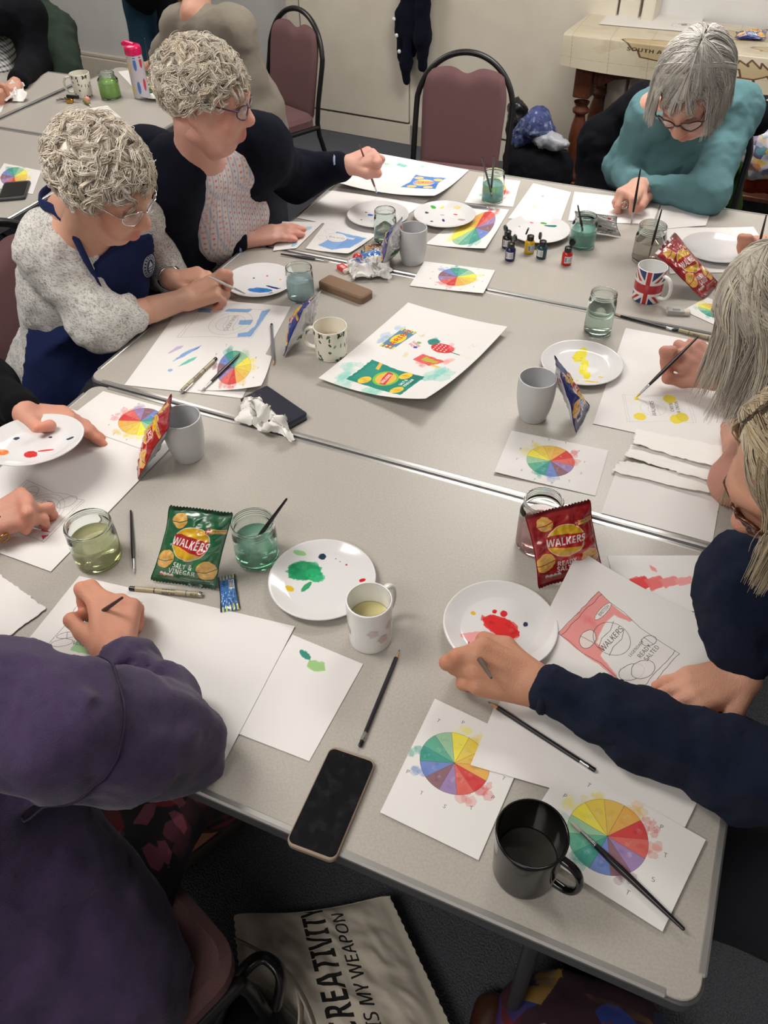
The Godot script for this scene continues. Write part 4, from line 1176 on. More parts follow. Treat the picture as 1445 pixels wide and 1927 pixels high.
# ---------------------------------------------------------------- plates, mugs, jars
func plate(at: Vector3, marks: Array, label: String, R := 0.0975, b := Basis()):   # marks: [point on the table, rx, ry (m), colour, turn, kind]
	var a := Art.new(420, 420, rgb8(218, 217, 219))
	a.rng.seed = int(at.x * 1000) + 7
	var k := 420.0 / (2 * R)
	for q in marks:
		var d: Vector3 = q[0] - at if b == Basis() else q[0]
		var p := Vector2(210 + d.x * k, 210 + d.z * k)
		var col: Color = q[3]
		var turn: float = q[4] if q.size() > 4 else 0.0
		var o := Art.oval(p, q[1] * k, q[2] * k, turn, 0, TAU, 22)
		a.wash(o, col, 0.92 if q.size() < 6 else q[5], minf(q[1], q[2]) * k * 0.16, 3)
		if q[1] > 0.012:
			for j in 5: a.blots(p + Vector2(a.rng.randf_range(-1, 1) * q[1], a.rng.randf_range(-1, 1) * q[2]).rotated(turn) * k * 0.7, minf(q[1], q[2]) * k * 0.5, col.lightened(0.3) if j % 2 else col.darkened(0.25), 2, 0.25)
	var m := MB.new()
	var under := [Vector2(0, 0.002), Vector2(0.055, 0.002), Vector2(0.058, 0.0), Vector2(0.062, 0.002), Vector2(0.08, 0.007), Vector2(R - 0.002, 0.0135), Vector2(R, 0.015)]
	var over := [Vector2(R, 0.015), Vector2(R - 0.0007, 0.0164), Vector2(R - 0.002, 0.0168), Vector2(R - 0.004, 0.0162), Vector2(R - 0.014, 0.0115), Vector2(0.075, 0.0085), Vector2(0.069, 0.0065), Vector2(0.064, 0.005), Vector2(0.05, 0.0045), Vector2(0.0, 0.0045)]
	for pr in [under, over]:
		var p := PackedVector3Array(); var uvs := PackedVector2Array()
		for i in 65:
			var an := TAU * i / 64
			for q in pr:
				var v3 := Vector3(q.x * cos(an), q.y, q.x * sin(an))
				p.append(v3)
				uvs.append(Vector2(v3.x / (2 * R) + 0.5, v3.z / (2 * R) + 0.5) if pr == over else Vector2(0.01, 0.01))
		m.grid(p, 65, pr.size(), true, Color.WHITE, uvs)
	var pm := tex_mat(a.im, 0.13)
	var o := lone("paint_plate", m, pm, label, "plate", "white plates used as palettes")
	o.transform = Transform3D(b, at)
	return o

func mug(at: Vector3, r0: float, r1: float, h: float, m: Material, turn: float, label: String, group := "", bulge := 0.0, liquid = null, level := 0.6, inner: Material = null) -> Node3D:   # turn: where the handle points; below -9: none
	var t := thing("mug", label, "mug", at, group)
	var b := MB.new()
	var out := []
	var n := 12
	out.append(Vector2(0, 0.003)); out.append(Vector2(r0 - 0.006, 0.003)); out.append(Vector2(r0 - 0.004, 0.0)); out.append(Vector2(r0 - 0.001, 0.0008))
	for i in n + 1:
		var u := float(i) / n
		out.append(Vector2(lerpf(r0, r1, u) + bulge * sin(u * PI), 0.002 + u * (h - 0.004)))
	var w := 0.0036
	out.append(Vector2(r1 - 0.0006, h - 0.0006)); out.append(Vector2(r1 - w / 2, h)); out.append(Vector2(r1 - w + 0.0006, h - 0.0006))
	b.lathe(out, 48)
	obj("body", b, m, t)
	b = MB.new()
	var inn := []
	for i in n + 1:
		var u := 1.0 - float(i) / n
		inn.append(Vector2(lerpf(r0, r1, u) + bulge * sin(u * PI) - w, 0.006 + u * (h - 0.0065)))
	inn.append(Vector2(r0 * 0.8, 0.0055)); inn.append(Vector2(0, 0.0055))
	b.lathe(inn, 48)
	obj("inside", b, inner if inner else m, t)
	if turn > -9.0:
		b = MB.new()
		var d := Vector3(cos(turn), 0, sin(turn))
		var pth := []
		for i in 13:
			var a := -PI * 0.5 + PI * i / 12
			pth.append(d * (r1 * 0.94 + 0.031 * pow(maxf(0, cos(a)), 0.65)) + Vector3.UP * (h * 0.52 + sin(a) * h * 0.33))
		b.tube(smooth(pth, 2), [0.0062], 12, Color.WHITE, 0.72, d.cross(Vector3.UP))
		obj("handle", b, m, t)
	if liquid != null:
		b = MB.new()
		var rl := lerpf(r0, r1, level) - w + 0.0003
		b.lathe([Vector2(0, h * level - 0.004), Vector2(rl, h * level - 0.004), Vector2(rl, h * level + 0.0006), Vector2(rl - 0.002, h * level), Vector2(0, h * level)], 40)
		obj("drink", b, liquid, t)
	return t

func water_mat(c: Color, a: float) -> StandardMaterial3D:
	var m := mat(Color(c.r, c.g, c.b, a), 0.04)
	m.refraction_enabled = true; m.refraction_scale = 0.033
	return m

func jar(at: Vector3, r: float, h: float, water: StandardMaterial3D, fill: float, label: String, neck := 0.82, shoulder := 0.72, facet := false):
	var t := thing("glass_jar", label, "jar", at, "glass water jars")
	var b := MB.new()
	var rn := r * neck
	var hs := h * shoulder
	var out := [Vector2(0, 0.002), Vector2(r * 0.7, 0.002), Vector2(r * 0.84, 0.0), Vector2(r * 0.95, 0.003), Vector2(r, 0.009), Vector2(r, hs * 0.5), Vector2(r, hs - 0.008), Vector2(r * 0.985, hs), Vector2(lerpf(r, rn, 0.6), hs + 0.006), Vector2(rn, hs + 0.010)]
	var y := hs + 0.010
	while y < h - 0.006:   # screw thread
		out.append(Vector2(rn, y + 0.001)); out.append(Vector2(rn + 0.0014, y + 0.0024)); out.append(Vector2(rn, y + 0.0042))
		y += 0.0048
	out.append_array([Vector2(rn, h - 0.003), Vector2(rn + 0.0004, h - 0.0015), Vector2(rn - 0.0013, h), Vector2(rn - 0.003, h - 0.0015)])
	out.append_array([Vector2(rn - 0.0026, hs + 0.012), Vector2(r - 0.003, hs - 0.004), Vector2(r - 0.003, 0.013), Vector2(r * 0.8, 0.007), Vector2(0, 0.007)])
	b.lathe(out, 48)
	obj("glass", b, M.glass_solid, t)
	if water != null:
		b = MB.new()
		var rw := r - 0.0028
		var hw := hs * fill
		b.lathe([Vector2(0, 0.0066), Vector2(r * 0.79, 0.0066), Vector2(rw, 0.0126), Vector2(rw, hw - 0.001), Vector2(rw - 0.0015, hw), Vector2(0, hw)], 44)
		obj("water", b, water, t)

func crockery():
	var tw := water_mat(rgb8(160, 222, 212), 0.4)
	# paint plates
	plate(Vector3(0.1179, 0.7400, 0.3541), [[Vector3(0.0755, 0.7400, 0.3439), 0.03, 0.023, rgb8(22, 140, 86), -0.5], [Vector3(0.0974, 0.7400, 0.3459), 0.018, 0.014, rgb8(40, 168, 110), 0.3], [Vector3(0.0495, 0.7400, 0.3114), 0.012, 0.005, rgb8(120, 190, 110), -0.3, 0.7], [Vector3(0.0900, 0.7400, 0.2987), 0.007, 0.0065, rgb8(16, 44, 62)], [Vector3(0.0705, 0.7400, 0.3920), 0.009, 0.006, rgb8(214, 178, 28)], [Vector3(0.0964, 0.7400, 0.3756), 0.005, 0.014, rgb8(40, 150, 90), 0.2], [Vector3(0.1400, 0.7400, 0.2994), 0.002, 0.002, rgb8(200, 40, 50)], [Vector3(0.1841, 0.7400, 0.3247), 0.006, 0.004, rgb8(190, 24, 36), -0.4], [Vector3(0.1153, 0.7400, 0.2939), 0.001, 0.001, rgb8(30, 60, 60)], [Vector3(0.1256, 0.7400, 0.2968), 0.001, 0.001, rgb8(30, 60, 60)]], "white plate with a big green paint smear behind the flower mug")
	plate(Vector3(0.4457, 0.7430, 0.3307), [[Vector3(0.4338, 0.7400, 0.3603), 0.046, 0.013, rgb8(232, 140, 144), -0.3, 0.75], [Vector3(0.4469, 0.7400, 0.3276), 0.034, 0.02, rgb8(212, 26, 28), 0.2], [Vector3(0.4267, 0.7400, 0.3007), 0.004, 0.0045, rgb8(206, 22, 28)], [Vector3(0.4426, 0.7400, 0.2991), 0.006, 0.007, rgb8(206, 22, 28)], [Vector3(0.3937, 0.7400, 0.3186), 0.0045, 0.004, rgb8(226, 172, 40)], [Vector3(0.4842, 0.7400, 0.3068), 0.004, 0.005, rgb8(28, 34, 70)], [Vector3(0.4861, 0.7400, 0.3632), 0.005, 0.004, rgb8(24, 36, 56)]], "white plate with a red paint smear under the navy-sleeved hand")
	plate(Vector3(0.3820, 0.7400, -0.5088), [[Vector3(0.3691, 0.7400, -0.5510), 0.014, 0.032, rgb8(228, 214, 48), 0.1], [Vector3(0.3895, 0.7400, -0.5045), 0.01, 0.034, rgb8(230, 216, 40), -0.1], [Vector3(0.4050, 0.7400, -0.4722), 0.008, 0.016, rgb8(230, 216, 40), -0.1], [Vector3(0.3888, 0.7400, -0.4395), 0.004, 0.003, rgb8(222, 172, 30)], [Vector3(0.4226, 0.7400, -0.4465), 0.018, 0.005, rgb8(228, 180, 28), 0.1], [Vector3(0.4367, 0.7400, -0.4782), 0.006, 0.003, rgb8(228, 196, 40)]], "white plate with a streak of yellow paint beside the blue packet")
	plate(Vector3(-0.5448, 0.7400, -0.5713), [[Vector3(-0.5224, 0.7400, -0.5352), 0.034, 0.013, rgb8(40, 112, 190), -0.3], [Vector3(-0.4955, 0.7400, -0.5622), 0.026, 0.004, rgb8(24, 40, 110), 0.1], [Vector3(-0.5741, 0.7400, -0.5891), 0.003, 0.003, rgb8(50, 54, 50)], [Vector3(-0.5453, 0.7400, -0.6143), 0.003, 0.003, rgb8(170, 40, 50)], [Vector3(-0.4997, 0.7400, -0.6095), 0.003, 0.003, rgb8(224, 170, 40)], [Vector3(-0.4849, 0.7400, -0.5283), 0.006, 0.005, rgb8(20, 34, 40)]], "white plate with a blue paint smear in front of the woman in the navy apron")
	plate(Vector3(-0.4080, 0.7430, -1.0795), [[Vector3(-0.4359, 0.7400, -1.0840), 0.009, 0.007, rgb8(34, 100, 196)], [Vector3(-0.4566, 0.7400, -1.0968), 0.004, 0.003, rgb8(30, 34, 60)], [Vector3(-0.4480, 0.7400, -1.0415), 0.003, 0.003, rgb8(26, 30, 40)], [Vector3(-0.4137, 0.7400, -1.0471), 0.007, 0.008, rgb8(170, 200, 230), 0, 0.6]], "white plate partly behind the clear jar on the far table")
	plate(Vector3(-0.2133, 0.7430, -1.1578), [[Vector3(-0.2697, 0.7400, -1.2063), 0.009, 0.007, rgb8(60, 160, 50)], [Vector3(-0.2457, 0.7400, -1.2202), 0.006, 0.007, rgb8(232, 200, 50)], [Vector3(-0.1970, 0.7400, -1.2311), 0.013, 0.008, rgb8(238, 206, 120), 0, 0.7], [Vector3(-0.2756, 0.7400, -1.1653), 0.006, 0.006, rgb8(20, 70, 60)], [Vector3(-0.1869, 0.7400, -1.1883), 0.007, 0.004, rgb8(196, 36, 44)], [Vector3(-0.2079, 0.7400, -1.1341), 0.004, 0.01, rgb8(24, 30, 90), -0.5], [Vector3(-0.2391, 0.7400, -1.1133), 0.005, 0.004, rgb8(24, 30, 50)], [Vector3(-0.2246, 0.7400, -1.1689), 0.008, 0.004, rgb8(120, 150, 200), 0, 0.6], [Vector3(-0.1567, 0.7400, -1.1588), 0.012, 0.006, rgb8(140, 110, 110), 0, 0.6]], "white plate with many small paint dabs on the large loose colour wheel")
	plate(Vector3(0.0864, 0.7430, -1.1653), [[Vector3(0.0875, 0.7400, -1.2285), 0.01, 0.005, rgb8(70, 160, 50)], [Vector3(0.1122, 0.7400, -1.2183), 0.02, 0.006, rgb8(20, 110, 104), -0.1], [Vector3(0.0529, 0.7400, -1.2186), 0.006, 0.003, rgb8(220, 90, 100)], [Vector3(0.0254, 0.7400, -1.1793), 0.003, 0.002, rgb8(40, 60, 50)]], "white plate with one green and one teal dab behind the paint bottles")
	plate(Vector3(0.5992, 0.7430, -1.2406), [[Vector3(0.5430, 0.7400, -1.2172), 0.006, 0.004, rgb8(236, 214, 150)], [Vector3(0.5644, 0.7400, -1.1723), 0.004, 0.002, rgb8(70, 90, 120)], [Vector3(0.5997, 0.7400, -1.1518), 0.005, 0.003, rgb8(200, 80, 90)]], "nearly clean white plate at the right end of the far table")
	var tb := Basis(Vector3(0, 0, 1), 0.05) * Basis(Vector3(1, 0, 0), -0.10)
	plate(Vector3(-0.5432, 0.8250, 0.3139), [[Vector3(-0.045, 0, 0.055), 0.022, 0.012, rgb8(232, 110, 36), -0.3], [Vector3(0.02, 0, 0.035), 0.014, 0.011, rgb8(204, 24, 30)], [Vector3(0.038, 0, 0.012), 0.016, 0.003, rgb8(204, 24, 30), -0.6], [Vector3(0.012, 0, -0.03), 0.004, 0.003, rgb8(24, 44, 60)], [Vector3(0.055, 0, -0.04), 0.008, 0.004, rgb8(20, 44, 60), -0.5], [Vector3(-0.05, 0, 0.0), 0.006, 0.005, rgb8(20, 34, 70), -0.4]], "white plate with orange and red paint held up by a hand at the left edge", 0.0975, tb)
	# mugs
	var tea := mat(rgb8(206, 196, 140), 0.08)
	var cream := mat(rgb8(230, 226, 214), 0.2)
	var wm := mug(Vector3(0.2479, 0.7400, 0.4307), 0.0365, 0.0385, 0.1, M.white_gloss, -1.35, "white mug with pale pink flowers standing on the near table by the green-smeared plate", "", 0.0, tea, 0.55)
	blossom(wm, 0.0376)
	var coffee := mat(rgb8(60, 57, 52), 0.03)
	coffee.clearcoat_enabled = true
	mug(Vector3(0.6000, 0.7400, 0.7056), 0.042, 0.047, 0.108, M.black_gloss, 0.25, "glossy black mug nearly full at the near corner of the tables", "", 0.0, coffee, 0.35)
	var holly := tex_mat(holly_art(), 0.18)
	var hm := mug(Vector3(-0.2006, 0.7400, -0.3285), 0.0385, 0.042, 0.082, holly, PI - 0.15, "cream mug printed with green leaves and brown birds beside the blue packet", "", 0.0, mat(rgb8(206, 190, 160), 0.1), 0.5, cream)
	hm.get_node("handle").material_override = cream
	mug(Vector3(-0.3090, 0.7400, 0.1419), 0.030, 0.042, 0.106, M.grey_gloss, -20.0, "pale grey tapered beaker with the red packet leaning on it at the left", "grey beakers", 0.005)
	mug(Vector3(-0.1987, 0.7400, -0.8553), 0.031, 0.041, 0.106, M.grey_gloss, -20.0, "pale grey tapered beaker beside the farthest blue packet", "grey beakers", 0.005)
	mug(Vector3(0.3294, 0.7400, -0.2741), 0.030, 0.041, 0.106, M.grey_gloss, -20.0, "pale grey tapered beaker with a blue packet leaning on it, near the yellow plate", "grey beakers", 0.005)
	var um := mug(Vector3(0.4636, 0.7400, -0.9006), 0.037, 0.039, 0.094, tex_mat(flag_art(), 0.2), 0.5, "white mug printed with a red, white and blue flag on the far table", "", 0.0, null, 0.0, M.white_gloss)
	um.get_node("handle").material_override = M.white_gloss
	um.rotation.y = 0.0
	# jars
	jar(Vector3(-0.2974, 0.7400, 0.4609), 0.044, 0.092, water_mat(rgb8(242, 239, 190), 0.3), 0.82, "short glass jar of yellow water on the near table", 0.94, 0.72)
	jar(Vector3(-0.0226, 0.7400, 0.3433), 0.041, 0.094, water_mat(rgb8(182, 236, 212), 0.3), 0.82, "short glass jar of green water with a brush in it, beside the green packet", 0.94, 0.7)
	jar(Vector3(0.4480, 0.7400, 0.1072), 0.041, 0.115, water_mat(rgb8(250, 196, 198), 0.35), 0.8, "glass jar of pink water behind the standing red packet", 0.86, 0.76)
	jar(Vector3(0.3813, 0.7400, -0.6804), 0.035, 0.113, water_mat(rgb8(220, 232, 225), 0.08), 0.78, "tall glass jar of clear water alone on the middle table", 0.9, 0.8)
	jar(Vector3(-0.4008, 0.7400, -0.5470), 0.037, 0.092, water_mat(rgb8(206, 230, 240), 0.35), 0.85, "glass jar of pale blue water beside the brown case", 0.95, 0.78)
	jar(Vector3(-0.3235, 0.7400, -0.9445), 0.034, 0.1, water_mat(rgb8(200, 215, 208), 0.2), 0.6, "glass jar of nearly clear water before the plate with blue dabs", 0.9, 0.74)
	jar(Vector3(-0.1171, 0.7400, -1.3468), 0.035, 0.096, tw, 0.75, "glass jar of teal water with two dark brushes standing in it", 0.93, 0.82)
	jar(Vector3(0.2298, 0.7400, -1.1381), 0.038, 0.095, tw, 0.8, "glass jar of teal water beside the small red paint bottle", 0.82, 0.74)
	jar(Vector3(0.4217, 0.7400, -1.1249), 0.042, 0.105, water_mat(rgb8(240, 222, 214), 0.2), 0.8, "glass jar of pinkish water behind the flag mug", 0.9, 0.7)

func blossom(t: Node3D, r: float):
	for k in 6:
		var b := MB.new()
		var a: float = [0.1, 0.55, 1.0, 2.4, 2.75, 3.1][k]
		var y: float = [0.06, 0.035, 0.055, 0.04, 0.065, 0.045][k]
		var p := PackedVector3Array()
		for i in 13:
			for j in 3:
				var q := Vector2.from_angle(TAU * i / 12) * (0.0001 + j * 0.0045 * (1.0 + 0.25 * cos(i * TAU / 12 * 5)))
				var an := a + q.x / r
				p.append(Vector3(cos(an) * (r + 0.0006), y + q.y, sin(an) * (r + 0.0006)))
		b.grid(p, 13, 3, true, Color.WHITE, PackedVector2Array(), true)
		obj("flower_print", b, mat(rgb8(206, 186, 184) if k % 2 else rgb8(214, 196, 196), 0.3), t)

func holly_art() -> Image:
	var a := Art.new(1024, 320, rgb8(228, 224, 212))
	a.rng.seed = 31
	for k in 90:
		var p := Vector2(a.rng.randf() * 1024, a.rng.randf_range(40, 300))
		var c: Color = [rgb8(58, 96, 62), rgb8(84, 120, 84), rgb8(44, 74, 50), rgb8(120, 142, 110)][k % 4]
		a.ellipse(p, 17, 8, c, a.rng.randf() * TAU)
		if k % 3 == 0: a.line(PackedVector2Array([p, p + Vector2(a.rng.randf_range(-20, 20), a.rng.randf_range(-20, 20))]), 3, rgb8(70, 66, 50))
	for k in 14:
		var p := Vector2(a.rng.randf() * 1024, 70 if k % 2 else 260)
		a.ellipse(p, 20, 11, rgb8(70, 48, 32), 0.9); a.ellipse(p + Vector2(10, -16), 8, 8, rgb8(90, 62, 40)); a.ellipse(p + Vector2(2, 4), 10, 6, rgb8(30, 24, 20), 0.9)
	return a.im

func flag_art() -> Image:
	var a := Art.new(1024, 300, rgb8(226, 224, 222))
	for k in 2:
		var c := Vector2(256 + 512 * k, 150)
		var blue := rgb8(44, 58, 112); var red := rgb8(176, 36, 46)
		a.poly(PackedVector2Array([c + Vector2(-230, -110), c + Vector2(230, -110), c + Vector2(230, 110), c + Vector2(-230, 110)]), blue)
		var wt := rgb8(228, 226, 224)
		for s in [1.0, -1.0]:
			var d := Vector2(230, 110 * s); var n := d.orthogonal().normalized()
			a.poly(PackedVector2Array([c - d + n * 28, c + d + n * 28, c + d - n * 28, c - d - n * 28]), wt)
			a.poly(PackedVector2Array([c - d + n * 9, c + d + n * 9, c + d - n * 9, c - d - n * 9]), red)
		a.poly(PackedVector2Array([c + Vector2(-40, -110), c + Vector2(40, -110), c + Vector2(40, 110), c + Vector2(-40, 110)]), wt)
		a.poly(PackedVector2Array([c + Vector2(-230, -42), c + Vector2(230, -42), c + Vector2(230, 42), c + Vector2(-230, 42)]), wt)
		a.poly(PackedVector2Array([c + Vector2(-24, -110), c + Vector2(24, -110), c + Vector2(24, 110), c + Vector2(-24, 110)]), red)
		a.poly(PackedVector2Array([c + Vector2(-230, -26), c + Vector2(230, -26), c + Vector2(230, 26), c + Vector2(-230, 26)]), red)
	return a.im

# ---------------------------------------------------------------- crisp packets
func packet_art(base: Color, hi: Color, lines: Array, script: String, seed_: int) -> Image:
	var a := Art.new(600, 780, base)
	a.rng.seed = seed_
	for k in 10: a.ellipse(Vector2(330, 400), 300 - k * 24, 330 - k * 26, base.lerp(hi, k / 10.0), 0.2)
	for k in 40: a.poly(PackedVector2Array([Vector2(0, 0), Vector2(600, 0), Vector2(600, 40), Vector2(0, 40)]), Color(base.darkened(0.4), 0.02))
	a.poly(PackedVector2Array([Vector2(0, 744), Vector2(600, 744), Vector2(600, 780), Vector2(0, 780)]), base.darkened(0.3))
	# halved potato top left, crisps
	for q in [[140.0, 125.0, 74.0, 70.0, 0.3], [84.0, 520.0, 80.0, 104.0, 0.5], [505.0, 580.0, 90.0, 104.0, -0.5]]:
		var c := Vector2(q[0], q[1])
		a.poly(a.rough(Art.oval(c, q[2], q[3], q[4], 0, TAU, 20), 5, 20), rgb8(226, 176, 88))
		for k in 14: a.blots(c + Vector2(a.rng.randf_range(-40, 40), a.rng.randf_range(-50, 50)), 34, [rgb8(232, 190, 110), rgb8(206, 146, 66), rgb8(244, 212, 136)][k % 3], 2, 0.35)
		a.line(PackedVector2Array([c + Vector2(-q[2], q[3] * 0.25), c + Vector2(0, q[3] * 0.2), c + Vector2(q[2], -q[3] * 0.15)]), 8, base)
	# the round badge with its ribbon
	var c := Vector2(300, 330)
	a.ellipse(c, 186, 164, Color(0.95, 0.93, 0.9)); a.ellipse(c, 180, 158, rgb8(222, 176, 36))
	a.blots(c + Vector2(-30, -70), 80, rgb8(246, 212, 70), 5, 0.3)
	a.poly(PackedVector2Array([c + Vector2(-170, -74), c + Vector2(-110, -86), c + Vector2(0, -68), c + Vector2(110, -46), c + Vector2(182, -36), c + Vector2(178, 48), c + Vector2(130, 92), c + Vector2(36, 82), c + Vector2(-74, 52), c + Vector2(-180, 34)]), rgb8(182, 26, 36))
	a.text("WALKERS", c + Vector2(2, 4), 78, Color(0.97, 0.95, 0.94), 0.06, true, 0.78, 0.1)
	# strap line, flavour, small print
	a.poly(PackedVector2Array([Vector2(420, 168), Vector2(600, 168), Vector2(600, 212), Vector2(420, 212)]), rgb8(222, 172, 84))
	a.ellipse(Vector2(430, 190), 24, 24, rgb8(178, 40, 40)); a.line(PackedVector2Array([Vector2(412, 190), Vector2(448, 190)]), 4, rgb8(240, 225, 215)); a.line(PackedVector2Array([Vector2(430, 172), Vector2(430, 208)]), 4, rgb8(240, 225, 215))
	a.text("100% BRITISH", Vector2(525, 184), 15, rgb8(40, 26, 20), 0, true, 0.9); a.text("POTATOES", Vector2(525, 203), 9, rgb8(90, 40, 20), 0, true, 1.0)
	if script != "": a.text(script, Vector2(280, 512), 22, base.darkened(0.6), -0.05, true, 1.1, 0.3, true)
	for k in lines.size(): a.text(lines[k], Vector2(275 + k * 4, 562 + k * 64), 54, Color(0.9, 0.93, 0.92), 0.04, true, 0.78)
	for k in 4:
		a.poly(Art.oval(Vector2(84 + k * 36, 676), 17, 22), Color(0.85, 0.85, 0.85)); a.poly(Art.oval(Vector2(84 + k * 36, 690), 16, 10), [rgb8(190, 50, 50), rgb8(222, 150, 60), rgb8(90, 150, 70), rgb8(190, 50, 50)][k])
	a.text("MULTIPACK BAG NOT TO BE SOLD SEPARATELY", Vector2(420, 700), 11, Color(0.85, 0.88, 0.86), 0.02, true, 0.9)
	a.text("25g", Vector2(560, 726), 16, Color(0.85, 0.88, 0.86), 0, true)
	return a.im

func back_art() -> Image:
	var a := Art.new(420, 546, rgb8(196, 196, 200))
	a.rng.seed = 12
	a.poly(PackedVector2Array([Vector2(30, 40), Vector2(390, 40), Vector2(390, 510), Vector2(30, 510)]), rgb8(206, 206, 210))
	a.poly(PackedVector2Array([Vector2(60, 290), Vector2(240, 290), Vector2(240, 360), Vector2(60, 360)]), rgb8(28, 96, 60))
	for k in 22: a.poly(PackedVector2Array([Vector2(60, 60 + k * 9), Vector2(a.rng.randf_range(180, 300), 60 + k * 9), Vector2(300, 63 + k * 9), Vector2(60, 63 + k * 9)]), rgb8(120, 120, 126))
	a.ellipse(Vector2(340, 90), 22, 26, rgb8(206, 92, 54))
	for k in 30: a.fill_bar(Vector2(300 + k * 3, 380), a.rng.randf_range(1, 2.4), 60)
	for k in 14: a.poly(PackedVector2Array([Vector2(60, 380 + k * 8), Vector2(200, 380 + k * 8), Vector2(200, 383 + k * 8), Vector2(60, 383 + k * 8)]), rgb8(110, 110, 116))
	for k in 3: a.ellipse(Vector2(250 + k * 40, 480), 12, 12, rgb8(40, 40, 44))
	return a.im

func packet(c: Array, thick: float, front: Material, back: Material, edge: Material, label: String, sd: int, crush := 0.004, called := "crisp_packet", cat := "crisp packet", group := "crisp packets", ground := TOP):   # c: top-left, top-right, bottom-right, bottom-left as its front is read
	var ce: Vector3 = (c[0] + c[1] + c[2] + c[3]) / 4.0
	var t := thing(called, label, cat, ce, group)
	var ns := FastNoiseLite.new(); ns.seed = sd; ns.frequency = 1.0; ns.fractal_octaves = 3
	var rd := FastNoiseLite.new(); rd.seed = sd + 9; rd.frequency = 1.0; rd.fractal_type = FastNoiseLite.FRACTAL_RIDGED; rd.fractal_octaves = 2
	var nu := 41; var nv := 53
	for s in [1.0, -1.0]:
		var p := PackedVector3Array(); var uvs := PackedVector2Array()
		for i in nu:
			for j in nv:
				var u := float(i) / (nu - 1); var v := float(j) / (nv - 1)
				# the sides draw in where the bag is full
				var draw := 0.035 * sin(clampf((v - 0.06) / 0.88, 0, 1) * PI)
				var uu := lerpf(draw, 1.0 - draw, u)
				var q: Vector3 = (c[0] as Vector3).lerp(c[1], uu).lerp((c[3] as Vector3).lerp(c[2], uu), v)
				var n: Vector3 = ((c[1] - c[0]) as Vector3).cross(c[0] - c[3]).normalized()
				var env := pow(maxf(0, sin(u * PI)), 0.55) * pow(maxf(0, sin(clampf((v - 0.055) / 0.89, 0, 1) * PI)), 0.6)
				var f: float = s * thick * env
				f += crush * env * rd.get_noise_2d(u * 2.3 + s * 9, v * 3.0) * s
				f += crush * 0.7 * ns.get_noise_2d(u * 5.0 + 3 * s, v * 7.0) * minf(1, env * 2 + 0.1)
				if v < 0.055 or v > 0.945: f += 0.0016 * ns.get_noise_2d(u * 4.0, v * 3.0) + s * 0.0002
				f += 0.006 * ns.get_noise_2d(u * 1.2 + 30, v * 1.2)
				var zig: float = 0.0012 * (1 if i % 2 else -1) if (j == 0 or j == nv - 1) else 0.0
				q += n * f + (c[0] - c[3]).normalized() * zig
				q.y = maxf(q.y, ground + 0.0022 + (0.0006 if s > 0 else 0.0))
				p.append(q - ce); uvs.append(Vector2(u, v) if s > 0 else Vector2(1.0 - u, v))
		var m := MB.new()
		m.grid(p, nu, nv, false, Color.WHITE, uvs, s > 0)
		obj("front_panel" if s > 0 else "back_panel", m, front if s > 0 else back, t)
		if s > 0:
			for side in [0, nu - 1]:
				var e := MB.new()
				var pth := []
				for j in range(1, nv - 1, 2): pth.append(p[side * nv + j])
				e.tube(pth, [0.0011], 5)
				obj("side_seam", e, edge, t)

